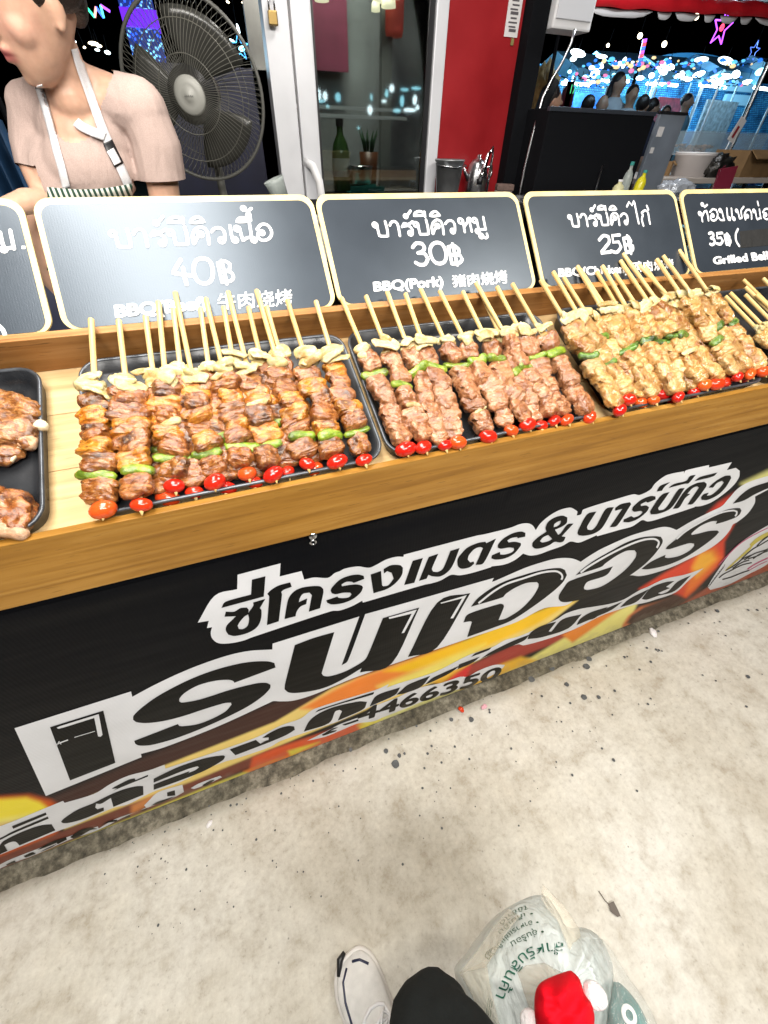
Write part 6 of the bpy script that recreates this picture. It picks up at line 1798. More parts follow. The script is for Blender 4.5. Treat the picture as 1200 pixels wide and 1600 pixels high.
def led_mat(name, c1, c2, scale, strength, thr=0.28):
    m, nt, b = new_mat(name)
    tc = nt.nodes.new('ShaderNodeTexCoord')
    vo = nd(nt, 'ShaderNodeTexVoronoi', Scale=scale); nt.links.new(tc.outputs['Object'], vo.inputs['Vector'])
    n = nd(nt, 'ShaderNodeTexNoise', Scale=scale * 0.22); nt.links.new(tc.outputs['Object'], n.inputs['Vector'])
    c = ramp(nt, n.outputs['Fac'], [(0.4, c1), (0.6, c2)])
    e = mixc(nt, ramp(nt, vo.outputs['Distance'], [(thr * 0.5, (1, 1, 1)), (thr, (0, 0, 0))]), tuple(x * 0.10 for x in c1), c)
    nt.links.new(e, b.inputs['Emission Color']); b.inputs['Emission Strength'].default_value = strength
    b.inputs['Base Color'].default_value = (0.01, 0.01, 0.02, 1)
    return m
def glow(name, c, s): return simple(name, tuple(min(0.8, x) for x in c), 0.4, emit=c, es=s)
M['led_blue'] = led_mat('blue_led_net', (0.02, 0.10, 0.95), (0.25, 0.75, 1.0), 26.0, 2.6, 0.46)
M['led_purple'] = glow('purple_led_band', (0.16, 0.01, 0.85), 1.2)
YT = 9.0
a = at(176, -30, YT); b = at(260, 95, YT)
tw = thing('light_tower', 'tower wrapped in blue LED netting with a purple band, behind the fan', 'light tower', (a.x, YT, 0))
wd = b.x - a.x
za = at(200, 40, YT).z; zb_ = at(200, 12, YT).z
MB().box((0, 0, 0), (wd, wd, za - 0.012)).build('lower_netting', M['led_blue'], tw)
MB().box((-0.01, -0.02, za), (wd + 0.02, wd, zb_)).build('band', M['led_purple'], tw)
MB().box((0, 0, zb_ + 0.012), (wd, wd, zb_ + 1.6)).build('upper_netting', M['led_blue'], tw)
def zigzag(label, pts, Y, cols, r=0.018, group=None, nm='light_string'):
    q = [at(x, y, Y) for x, y in pts]
    t = thing(nm, label, 'light string', q[0], None, group)
    for k in range(len(q) - 1):
        MB().tube([q[k] - q[0], q[k + 1] - q[0]], r, 6).build('light_tube', cols[k % len(cols)], t)
    return t
NEON = [glow('neon_green', (0.05, 1.0, 0.45), 2.2), glow('neon_pink', (1.0, 0.35, 0.30), 2.2), glow('neon_blue', (0.05, 0.15, 1.0), 2.4), glow('neon_cyan', (0.1, 0.85, 1.0), 2.2), glow('neon_violet', (0.45, 0.10, 1.0), 2.2), glow('neon_yellow', (1.0, 0.8, 0.05), 2.2)]
zigzag('rainbow zigzag light string hanging left of the LED tower', [(98, 20), (105, 27), (108, 10), (118, 25), (122, 12), (134, 27), (135, 11), (148, 27), (150, 11), (162, 28), (157, 8), (172, 18)], 8.0, NEON, 0.012)
WHITE = glow('cold_lamp', (0.75, 0.95, 1.0), 7.0)
WARM = glow('warm_lamp', (1.0, 0.86, 0.6), 6.0)
CYAN = glow('cyan_lamp', (0.35, 0.85, 1.0), 4.0)
lrng = random.Random(3)
def lampspot(px_, py_, Y, w_, h_, mat, group='market lamps across the square', label='bright market lamp glowing in the distance across the square'):
    p = at(px_, py_, Y); s_ = at(px_ + 1, py_, Y).x - p.x
    w_ *= 0.75; h_ *= 0.6
    t = thing('market_lamp', label, 'lamp', p, Matrix.Rotation(lrng.uniform(-.3, .3), 3, 'Y'), group)
    MB().ell((0, 0, 0), (w_ * s_ / 2, w_ * s_ / 3, h_ * s_ / 2), 12).build('globe', mat, t, True)
    MB().tube([(0, 0, h_ * s_ / 2), (0, 0, h_ * s_ / 2 + 0.12)], 0.004, 5).build('cord', M['black_matte'], t)
for x, y, w_, h_, m_ in [(126, 32, 9, 8, WHITE), (146, 68, 22, 8, WARM), (155, 72, 12, 6, WARM), (152, 78, 10, 5, WHITE), (168, 82, 12, 8, WHITE), (110, 56, 14, 6, CYAN), (116, 66, 10, 5, WHITE), (106, 62, 6, 6, CYAN), (132, 74, 6, 5, WARM),
                         (372, 46, 6, 20, WHITE), (390, 45, 5, 22, WHITE), (402, 58, 6, 14, WHITE), (362, 64, 14, 6, WHITE), (344, 70, 12, 7, WHITE), (334, 76, 8, 8, CYAN), (378, 76, 14, 10, CYAN), (408, 80, 6, 12, WHITE), (356, 3, 7, 4, WARM), (380, 4, 7, 4, WARM), (290, 58, 10, 5, CYAN), (300, 62, 8, 5, WHITE), (318, 78, 10, 6, CYAN)]:
    lampspot(x, y, 8.0, w_, h_, m_)
# star lights
def star(px_, py_, Y, r, mat, label, core=None):
    p = at(px_, py_, Y)
    t = thing('star_light', label, 'star light', p)
    for k in range(5):
        a0 = math.pi / 2 + k * 2 * math.pi / 5
        tip = Vector((r * math.cos(a0), 0, r * math.sin(a0)))
        for s_ in (-1, 1):
            a1 = a0 + s_ * math.pi / 5
            MB().tube([tip, Vector((0.42 * r * math.cos(a1), 0, 0.42 * r * math.sin(a1)))], r * 0.045, 6).build('neon_tube', mat, t)
    if core: MB().ell((0, 0, 0), (r * 0.2, r * 0.1, r * 0.2), 10).build('core', core, t, True)
    MB().tube([(0, 0, r), (0, 0, r + 0.6)], 0.004, 5).build('cord', M['black_matte'], t)
star(1128, 43, 4.5, 0.125, glow('star_violet', (0.45, 0.08, 1.0), 3.0), 'violet neon star hanging under the red awning', glow('star_red', (1.0, 0.05, 0.1), 3.0))
star(1178, 80, 8.0, 0.13, glow('star_blue', (0.12, 0.25, 0.9), 1.2), 'small dim blue star light far right above the market')
star(374, 74, 7.5, 0.11, glow('star_cyan', (0.1, 0.5, 1.0), 2.5), 'small blue star light seen past the fan rim')

# ------------------------------------------------------------------ right: fair across the square
def facade_mat():
    m, nt, b = new_mat('blue_washed_facade')
    tc = nt.nodes.new('ShaderNodeTexCoord')
    br = nd(nt, 'ShaderNodeTexBrick', Scale=6.5); nt.links.new(tc.outputs['Object'], br.inputs['Vector'])
    mp = nd(nt, 'ShaderNodeMapping'); mp.inputs['Rotation'].default_value = (R_(90), 0, 0); nt.links.new(tc.outputs['Object'], mp.inputs['Vector']); nt.links.new(mp.outputs['Vector'], br.inputs['Vector'])
    br.inputs['Color1'].default_value = (0.10, 0.42, 0.68, 1); br.inputs['Color2'].default_value = (0.04, 0.22, 0.48, 1); br.inputs['Mortar'].default_value = (0.01, 0.05, 0.14, 1)
    br.inputs['Mortar Size'].default_value = 0.05
    n = nd(nt, 'ShaderNodeTexNoise', Scale=1.6, Detail=8.0, Roughness=0.75); nt.links.new(tc.outputs['Object'], n.inputs['Vector'])
    c = mixc(nt, 1.0, br.outputs['Color'], ramp(nt, n.outputs['Fac'], [(0.38, (0.12, 0.16, 0.22)), (0.5, (0.7, 0.75, 0.8)), (0.62, (1.5, 1.4, 1.3))]), 'MULTIPLY')
    nt.links.new(c, b.inputs['Base Color']); b.inputs['Roughness'].default_value = 0.6
    bumpn(nt, b, br.outputs['Fac'], 0.5, 0.05)
    return m
M['facade'] = facade_mat()
YF = 12.0
a = at(836, 130, YF); b = at(1330, 130, YF)
zt2 = at(1050, 118, YF).z
hall = thing('market_hall', 'blue lit brick market hall with a dark domed roof across the square', 'building', (a.x, YF, 0))
MB().box((0, 0, 0), (b.x - a.x, 3, zt2)).build('wall', M['facade'], hall)
dm = at(1085, 80, YF); dl = at(1010, 105, YF); dr = at(1175, 110, YF)
rr_ = (dr.x - dl.x) / 2
mb = MB(); v = []; f = []
for i in range(17):
    an = math.pi * i / 16
    for y in (0.15, 2.8): v.append(((dl.x + rr_ - a.x) - rr_ * 1.1 * math.cos(an), y, zt2 + 0.002 + (dm.z - zt2) * math.sin(an)))
for i in range(16): f.append((2 * i, 2 * i + 2, 2 * i + 3, 2 * i + 1))
f.append([2 * i for i in range(17)]); f.append([2 * i + 1 for i in range(17)][::-1])
mob('domed_roof', v, f, simple('dark_blue_roof', (0.02, 0.09, 0.17), 0.5), hall)
for x0, x1, y0, y1 in ((1130, 1180, 150, 163), (1126, 1185, 133, 141)):
    p = at(x0, y1, YF - 0.1); q = at(x1, y0, YF - 0.1)
    MB().box((p.x - a.x, -0.12, p.z), (q.x - a.x, -0.02, q.z)).build('shop_fascia', simple('pale_blue_fascia', (0.45, 0.62, 0.75), 0.5), hall)
def pointl(loc, e, c, r=0.15):
    l = bpy.data.lights.new('market_point_light', 'POINT'); l.energy = e; l.color = c; l.shadow_soft_size = r
    o = bpy.data.objects.new('market_point_light', l); COL.objects.link(o); o.location = loc
for x, y, e in ((905, 95, 260), (1000, 110, 300), (1090, 95, 300), (1180, 120, 300), (1130, 190, 240)):
    p = at(x, y, 9.8); pointl(p, e, (0.35, 0.75, 1.0))
for x, y, e in ((920, 120, 30), (1010, 120, 30), (1110, 140, 40)):
    p = at(x, y, 4.6); pointl((p.x, p.y, 2.9), e, (0.55, 0.8, 1.0))  # unseen fill lights added to brighten the crowd
p = at(150, 80, 6.5); pointl(p, 40, (0.5, 0.8, 1.0))
for x, y, w_, h_, m_ in [(903, 83, 30, 10, WHITE), (940, 88, 22, 5, WHITE), (896, 92, 12, 8, WHITE), (930, 115, 16, 20, WHITE), (938, 104, 12, 10, WHITE), (975, 98, 8, 16, WHITE), (918, 122, 22, 8, CYAN), (948, 126, 12, 6, WHITE), (1043, 104, 26, 10, WHITE), (1036, 112, 16, 8, WHITE), (1096, 93, 24, 7, WHITE), (1134, 95, 28, 8, WHITE), (1130, 120, 34, 8, WHITE), (1120, 126, 26, 8, WHITE), (1150, 116, 14, 10, WHITE), (1092, 116, 20, 8, WHITE), (1062, 118, 18, 7, WHITE), (1188, 112, 16, 10, CYAN), (960, 118, 10, 6, CYAN), (1000, 122, 14, 7, WHITE), (1018, 118, 10, 8, WHITE), (1076, 124, 12, 6, WARM), (890, 112, 8, 6, CYAN), (908, 132, 12, 5, WHITE), (1168, 128, 16, 6, WHITE), (884, 128, 8, 10, WHITE)]:
    lampspot(x, y, 7.4, w_, h_, m_)
for x, y, s_ in ((1000, 56, 9), (950, 71, 6), (1038, 69, 9), (1088, 26, 9)):
    lampspot(x, y, 6.0, s_, s_, WARM, 'small warm bulbs in the dark sky', 'small warm bulb shining in the dark over the market')
zigzag('coloured zigzag light string left above the crowd', [(946, 108), (950, 96), (954, 112), (962, 95), (958, 110), (968, 112), (974, 98)], 9.0, [NEON[2], NEON[0], NEON[1]], 0.022)
zigzag('coloured zigzag light string over the middle of the crowd', [(1010, 110), (1016, 98), (1020, 113), (1028, 100), (1032, 112), (1040, 98)], 9.0, [NEON[5], NEON[2], NEON[4]], 0.022)
zigzag('blue and green light string over the right side of the crowd', [(1078, 110), (1084, 98), (1090, 112), (1098, 108), (1112, 100), (1118, 112)], 9.0, [NEON[2], NEON[3]], 0.022)
zigzag('straight green light tube at the far right', [(1148, 106), (1176, 108)], 9.0, [NEON[0]], 0.025)
lt = at(1008, 60, 8.5); lt2 = at(1000, 96, 8.5)
pt = thing('light_pole', 'tall pole wound with red and blue lights', 'light pole', (lt2.x, 8.5, 0))
for k in range(6):
    p0 = lt2.lerp(lt, k / 6) - Vector((lt2.x, 8.5, 0)); p1 = lt2.lerp(lt, (k + 0.9) / 6) - Vector((lt2.x, 8.5, 0))
    MB().tube([p0, p1], 0.035, 8).build('light_tube', [NEON[2], glow('pole_red', (1.0, 0.08, 0.1), 2.0), NEON[4]][k % 3], pt)
MB().tube([(0, 0, 0), lt2 - Vector((lt2.x, 8.5, 0))], 0.03, 8).build('mast', M['black_matte'], pt)

lr2 = random.Random(21)
SMALL = [glow('bulb_cyan', (0.12, 0.55, 1.0), 1.3), glow('bulb_blue', (0.03, 0.22, 1.0), 1.2), glow('bulb_white', (0.75, 0.93, 1.0), 2.2), glow('bulb_warm', (1.0, 0.7, 0.35), 1.2), glow('bulb_pink', (1.0, 0.25, 0.5), 1.0)]
for k in range(26):
    x0 = lr2.uniform(872, 1150); y0 = lr2.uniform(88, 132); ln = lr2.uniform(16, 55); Yk = lr2.uniform(6.6, 7.6)
    t = thing('bulb_string', 'string of small coloured bulbs sagging over the crowd across the square', 'light string', at(x0, y0, Yk), None, 'bulb strings across the square')
    o0 = at(x0, y0, Yk); pts = [at(x0 + ln * i / 8, y0 + 6 * math.sin(math.pi * i / 8) + lr2.uniform(-2, 2), Yk) - o0 for i in range(9)]
    MB().tube(pts, 0.006, 5).build('cable', M['black_matte'], t)
    for p in pts[::2]:
        r_ = lr2.choice((0.012, 0.016, 0.022, 0.03))
        MB().ell(p, (r_ * lr2.uniform(1, 2.2), r_, r_ * 0.8), 8).build('bulb', lr2.choice(SMALL + SMALL[:2]), t, True)
for (x, y, w_, h_) in ((497, 148, 9, 14), (508, 150, 7, 10), (528, 152, 9, 10), (500, 158, 16, 3), (580, 152, 3, 7), (604, 146, 5, 8), (612, 138, 8, 8), (600, 158, 8, 3), (632, 140, 14, 3), (650, 138, 16, 3), (628, 158, 6, 12), (648, 156, 6, 10), (620, 173, 12, 4), (640, 172, 20, 4), (578, 172, 8, 10), (652, 168, 5, 5), (512, 166, 4, 4), (560, 200, 3, 3)):
    p = at(x, y, 13.1); s_ = at(x + 1, y, 13.1).x - p.x
    t = thing('market_lamp', 'cold market lamp behind the viewer, seen only mirrored in the door glass', 'lamp', (p.x, 2 * 2.55 - 13.1, p.z), None, 'lamps mirrored in the door glass')
    MB().ell((0, 0, 0), (w_ * s_ / 2, 0.05, h_ * s_ / 2), 10).build('globe', lr2.choice((WHITE, CYAN, CYAN)), t, True)
# awning over the right
M['red_tarp'] = simple('red_tarpaulin', (0.55, 0.012, 0.02), 0.35, bump=0.4, bscale=14)
M['white_tarp'] = simple('white_tarpaulin', (0.62, 0.62, 0.63), 0.5)
YA = 3.2
a = at(930, 6, YA); b = at(1290, 30, YA)
aw = thing('awning', 'red awning edge with white scalloped valance at top right', 'awning', a)
v = []; f = []
N_ = 60
for i in range(N_ + 1):
    u = i / N_; base = (b - a) * u
    for k, (dy, dz) in enumerate([(0, 0), (-0.015, 0.018), (-0.005, 0.05), (0.05, 0.075)]):
        v.append(base + Vector((0, dy + 0.006 * math.sin(u * 60 + k), dz + 0.003 * math.sin(u * 41 + k * 2) - 0.01)))
for i in range(N_):
    for k in range(3): q = i * 4 + k; f.append((q, q + 4, q + 5, q + 1))
mob('red_edge', v, f, M['red_tarp'], aw, True)
v = []; f = []
for i in range(N_ + 1):
    base = (b - a) * (i / N_)
    for k in range(5): v.append(base + Vector((0.02 * (i % 2), 0.05 + k * 0.28, 0.0645 + k * 0.10 + 0.004 * (i % 2))))
for i in range(N_):
    for k in range(4): q = i * 5 + k; f.append((q, q + 5, q + 6, q + 1))
mob('ribbed_roof', v, f, M['white_tarp'], aw)
for k, (x0, x1) in enumerate([(925, 1012), (1020, 1040), (1046, 1082), (1090, 1106), (1115, 1142), (1148, 1166), (1172, 1260)]):
    t0 = (x0 - 930) / 360; t1_ = (x1 - 930) / 360
    q0 = (b - a) * t0; q1 = (b - a) * t1_
    mb = MB(); n_ = 8; vv = []
    for i in range(n_ + 1):
        pt_ = q0.lerp(q1, i / n_); drop = 0.030 * (1 - abs(2 * i / n_ - 1) ** 4)
        vv += [pt_ + Vector((0, 0.02, -0.010)), pt_ + Vector((0, 0.015, -0.014 - drop))]
    o = mob('valance', vv, [(2 * i, 2 * i + 1, 2 * i + 3, 2 * i + 2) for i in range(n_)], M['white_tarp'], aw, True)
    q = o.modifiers.new('t', 'SOLIDIFY'); q.thickness = 0.003
for x in (0.0, (b - a).x):
    MB().tube([(x, 0.3, 0.05), (x, 0.3, -a.z)], 0.012, 8).build('leg', M['black_matte'], aw)
# electric box, bent pole
p = at(862, 44, 2.45); q = at(922, 48, 2.45)
eb_ = thing('switch_box', 'white electrical box mounted high on a dark post', 'switch box', ((p.x + q.x) / 2, 2.45, p.z))
hw = (q.x - p.x) / 2
MB().box((-hw, 0, 0), (hw, 0.12, 0.34), 0.008).build('case', M['white_plastic'], eb_)
MB().box((-hw * 0.9, -0.006, 0.03), (hw * 0.9, 0.0, 0.33), 0.003).build('cover', simple('cover_grey', (0.62, 0.63, 0.66), 0.4), eb_)
MB().box((-hw - 0.10, 0.03, -p.z), (-hw - 0.005, 0.12, 0.36), 0.004).build('post', M['black_matte'], eb_)
pts = [at(x, y, 2.4) for x, y in [(898, 46), (893, 66), (880, 95), (862, 125), (848, 152), (839, 185), (830, 220), (820, 262), (813, 296), (806, 340)]]
bp = thing('tent_pole', 'bent white tent pole leaning down to the boards beside the black cabinet', 'pole', (pts[0].x, 2.4, 0))
MB().tube([q - Vector((pts[0].x, 2.4, 0)) for q in pts] + [Vector((pts[-1].x - pts[0].x, 0, 0.0))], 0.0065, 10).build('tube', M['steel'], bp, True)
MB().tube([q - Vector((pts[0].x - 0.032, 2.385, 0)) for q in pts[3:]] + [Vector((pts[-1].x - pts[0].x + 0.03, 0.03, 0.0))], 0.026, 8).build('sleeve', M['black_matte'], bp, True)
pts = [at(x, y, 3.0) for x, y in [(1206, 90), (1185, 135), (1166, 178), (1150, 215)]]
p2_ = thing('tent_pole', 'grey slanting tent pole at the right edge', 'pole', (pts[-1].x, 3.0, 0))
MB().tube([q - Vector((pts[-1].x, 3.0, 0)) for q in [pts[0] + (pts[0] - pts[1])] + pts] + [Vector((pts[-1].x - pts[-1].x - 0.12, 0, 0))], 0.014, 10).build('tube', M['steel'], p2_, True)

# black cabinet and grey steel panel
a = at(868, 168, 2.3); b = at(1027, 171, 2.3)
cb = thing('cabinet', 'big flat black cabinet back behind the chicken board', 'cabinet', (a.x, 2.3, 0))
MB().box((-0.03, 0, 0.3), (b.x - a.x, 0.25, a.z), 0.006).build('case', M['black_matte'], cb)
MB().box((-0.032, -0.004, a.z - 0.012), (b.x - a.x + 0.002, 0.02, a.z + 0.004), 0.002).build('top_edge', simple('dark_edge', (0.03, 0.035, 0.045), 0.4), cb)
MB().tube([Vector(at(942, 258, 2.28)) - Vector((a.x, 2.3, 0)), Vector(at(930, 300, 2.28)) - Vector((a.x, 2.3, 0))], 0.004, 6).build('rod', M['chrome'], cb)
for x in (0.03, b.x - a.x - 0.03): MB().box((x - 0.02, 0.05, 0), (x + 0.02, 0.2, 0.3)).build('leg', M['black_matte'], cb)
a2 = at(1033, 178, 2.36); b2 = at(1078, 182, 2.36)
gp = thing('galvanised_sheet', 'grey sheet steel panel with paper stickers standing beside the black cabinet', 'panel', (a2.x, 2.36, 0), Matrix.Rotation(R_(6), 3, 'Z'))
MB().box((0, 0, 0.2), (b2.x - a2.x, 0.02, a2.z), 0.003).build('sheet', simple('galvanised', (0.26, 0.30, 0.36), 0.45, 0.3, noise_amt=0.15, nscale=6), gp)
MB().box((-0.005, -0.004, a2.z + 0.0005), (b2.x - a2.x + 0.005, 0.024, a2.z + 0.012)).build('top_strip', M['black_plastic'], gp)
for zz, xx, s_ in ((0.09, 0.02, 0.045), (0.16, 0.012, 0.028)):
    MB().box((xx, -0.0022, a2.z - zz), (xx + s_, -0.001, a2.z - zz + s_ * 0.9)).build('sticker', M['paper'], gp)
MB().box((0, 0, 0), (0.03, 0.03, 0.199)).box((b2.x - a2.x - 0.03, 0, 0), (b2.x - a2.x, 0.03, 0.199)).build('feet', M['black_matte'], gp)
# worktop on the right with bottles, tubs, cartons
zt3 = at(1000, 300, 2.05).z
wt_ = thing('prep_table', 'steel preparation table behind the right hand boards', 'table', (2.0, 2.2, 0))
MB().box((-0.6, -0.35, zt3 - 0.05), (1.3, 0.03, zt3 - 0.02), 0.003).build('top', M['steel'], wt_)
for x in (-0.55, 1.25): MB().box((x - 0.02, -0.2, 0), (x + 0.02, -0.16, zt3 - 0.05)).build('leg', M['steel'], wt_)
ZB3 = zt3 - 0.02
p = at(996, 296, 2.0)
sb = bottle('soap_bottle', 'yellow pump soap bottle leaning right beside the grey panel', (p.x, 2.0, ZB3), 0.11, 0.024, M['yellow_soap'], M['teal'], None, 'bottle', None, 0.12)
p = at(975, 296, 2.03); bottle('spray_bottle', 'clear bottle with green cap between black cabinet and yellow soap', (p.x, 2.03, ZB3), 0.14, 0.022, M['clear_pet'], M['teal'])
p = at(965, 298, 1.98); bottle('sauce_bottle', 'small squat cream bottle in front of the black cabinet', (p.x, 1.98, ZB3), 0.075, 0.026, simple('cream_sauce', (0.55, 0.53, 0.30), 0.4), M['white_plastic'])
zt4 = at(1090, 275, 2.75).z
wt2 = thing('prep_table', 'white topped table further back carrying cartons and a round tub', 'table', (2.9, 2.8, 0))
MB().box((-0.45, -0.25, zt4 - 0.03), (1.2, 0.45, zt4), 0.003).build('top', simple('pale_board', (0.45, 0.40, 0.36), 0.5), wt2)
for x in (-0.4, 1.15): MB().box((x - 0.02, -0.2, 0), (x + 0.02, -0.16, zt4 - 0.03)).build('leg', M['black_matte'], wt2)
p = at(1074, 276, 2.72); q = at(1092, 276, 2.72)
rt = thing('paper_tub', 'white round paper tub on the pale table', 'tub', (p.x, 2.72, zt4))
r_ = (q.x - p.x)
MB().lathe([(0, 0), (r_, 0), (r_ * 1.12, 0.11), (r_ * 1.18, 0.115), (r_ * 1.12, 0.122), (r_ * 1.05, 0.11), (r_ * 0.95, 0.01), (0, 0.01)], 26).build('tub_wall', simple('tub_white', (0.55, 0.52, 0.52), 0.5), rt, True)
MB().lathe([(0, 0.121), (r_ * 1.16, 0.121), (r_ * 1.17, 0.127), (0, 0.129)], 26).build('lid', M['white_plastic'], rt, True)
M['carton'] = simple('cardboard', (0.22, 0.13, 0.055), 0.8, noise_amt=0.25, nscale=12)
def carton(name, label, x0, y0, x1, y1, Y, depth, mat, rot=0.0):
    p = at(x0, y1, Y); q = at(x1, y0, Y)
    t = thing(name, label, 'carton', (p.x, Y, p.z), Matrix.Rotation(rot, 3, 'Z'))
    w_, h_ = q.x - p.x, q.z - p.z; th = 0.006
    MB().box((0, 0, 0), (w_, th, h_)).box((0, depth - th, 0), (w_, depth, h_)).box((0, th, 0), (th, depth - th, h_)).box((w_ - th, th, 0), (w_, depth - th, h_)).box((th, th, 0), (w_ - th, depth - th, th)).build('box_walls', mat, t)
    MB().box((0, -0.002, h_ * 0.99), (w_, 0.003, h_ * 1.0), 0, Matrix.Translation((0, 0, 0))).build('edge', mat, t)
    o = MB().box((0.0, 0, 0), (w_, 0.005, h_ * 0.45)).build('flap', mat, t); o.location = (0, -0.001, h_); o.rotation_euler = (R_(125), 0, 0)
    return t
carton('carton', 'small brown cardboard carton between grey panel and white tub', 1042, 252, 1054, 276, 2.74, 0.14, M['carton'])
carton('carton', 'open brown cardboard carton, larger one at the right edge', 1150, 236, 1230, 286, 2.6, 0.25, M['carton'], 0.05)
M['black_bag'] = simple('black_bin_bag', (0.012, 0.011, 0.010), 0.3, bump=0.8, bscale=25)
p = at(1118, 262, 2.62)
me = lump(91, 0.11, 0.08, 0.07, 0.014, 0.8, 0.01, 4); me.materials.append(M['black_bag'])
o = link(bpy.data.objects.new('bin_bag', me)); o.location = (p.x, 2.62, p.z); tag(o, 'crumpled black plastic bag between white tub and brown carton', 'bag')
p = at(1055, 300, 2.1); me = lump(92, 0.11, 0.06, 0.035, 0.010, 0.8, 0.008, 4); me.materials.append(simple('clear_film', (0.42, 0.45, 0.5), 0.12, 0.3, bump=0.6, bscale=30))
o = link(bpy.data.objects.new('plastic_film', me)); o.location = (p.x, 2.1, ZB3 + 0.03); tag(o, 'shiny crumpled plastic film lying below the grey panel', 'plastic film')
# maroon folded menu
p = at(1113, 297, 2.15); q = at(1150, 262, 2.15)
mn = thing('folded_menu', 'maroon folded card standing open behind the salmon board', 'card', (p.x, 2.15, ZB3))
hh = q.z - ZB3 - 0.005
for k, yw in enumerate((-0.25, 0.5)):
    o = MB().box((0, 0, 0), ((q.x - p.x), 0.003, hh), 0.0008).build('leaf', simple('maroon_card', (0.16, 0.012, 0.03), 0.4), mn); o.rotation_euler = (0, R_(-8), yw)
# glass food case with sliced food
a = at(1080, 242, 3.2); b = at(1200, 246, 3.2); zc0 = at(1100, 243, 3.2).z; zc1 = at(1100, 204, 3.2).z
fc = thing('food_case', 'clear plastic food case heaped with pale shredded food', 'food case', (a.x, 3.2, zc0))
M['acrylic'] = simple('acrylic', (0.5, 0.65, 0.75), 0.08, alpha=0.28)
wdt = b.x - a.x + 0.3
MB().box((0, 0, 0), (wdt, 0.004, zc1 - zc0)).box((0, 0.3, 0), (wdt, 0.304, zc1 - zc0)).box((-0.004, 0, 0), (0, 0.304, zc1 - zc0)).build('walls', M['acrylic'], fc)
MB().box((0, 0, 0), (wdt, 0.3, 0.006)).build('floor', M['white_plastic'], fc)
mb = MB()
for k in range(60):
    mb.ell((0.05 + lrng.random() * 0.22, 0.05 + lrng.random() * 0.18, 0.012 + lrng.random() * 0.05), (0.022, 0.016, 0.01), 8)
mb.build('shredded_food', simple('shredded_pale', (0.62, 0.40, 0.26), 0.5, noise_amt=0.5, nscale=30), fc, True)
MB().box((0, 0.28, -zc0), (0.02, 0.3, -0.001)).box((wdt - 0.02, 0.28, -zc0), (wdt, 0.3, -0.001)).box((0, 0.0, -zc0), (0.02, 0.02, -0.001)).build('stand', M['black_matte'], fc)
# sign on a stick
a = at(1126, 244, 2.9); b = at(1150, 205, 2.9)
sg_ = thing('price_flag', 'small white placard with red mark on a thin stick', 'placard', (a.x, 2.9, a.z))
d_ = b - a
MB().tube([(0, 0, -0.1), d_ * 0.6], 0.0035, 6).build('stick', M['steel'], sg_)
n_ = Matrix.Rotation(R_(18), 4, 'Y')
MB().box((-0.035, -0.002, 0.0), (0.04, 0.002, 0.13), 0.001, Matrix.Translation(d_ * 0.6) @ n_).build('card', M['paper'], sg_)
MB().box((-0.014, -0.0035, 0.02), (0.01, -0.0025, 0.085), 0, Matrix.Translation(d_ * 0.6) @ n_).build('red_mark', simple('dull_red', (0.30, 0.02, 0.03), 0.5), sg_)
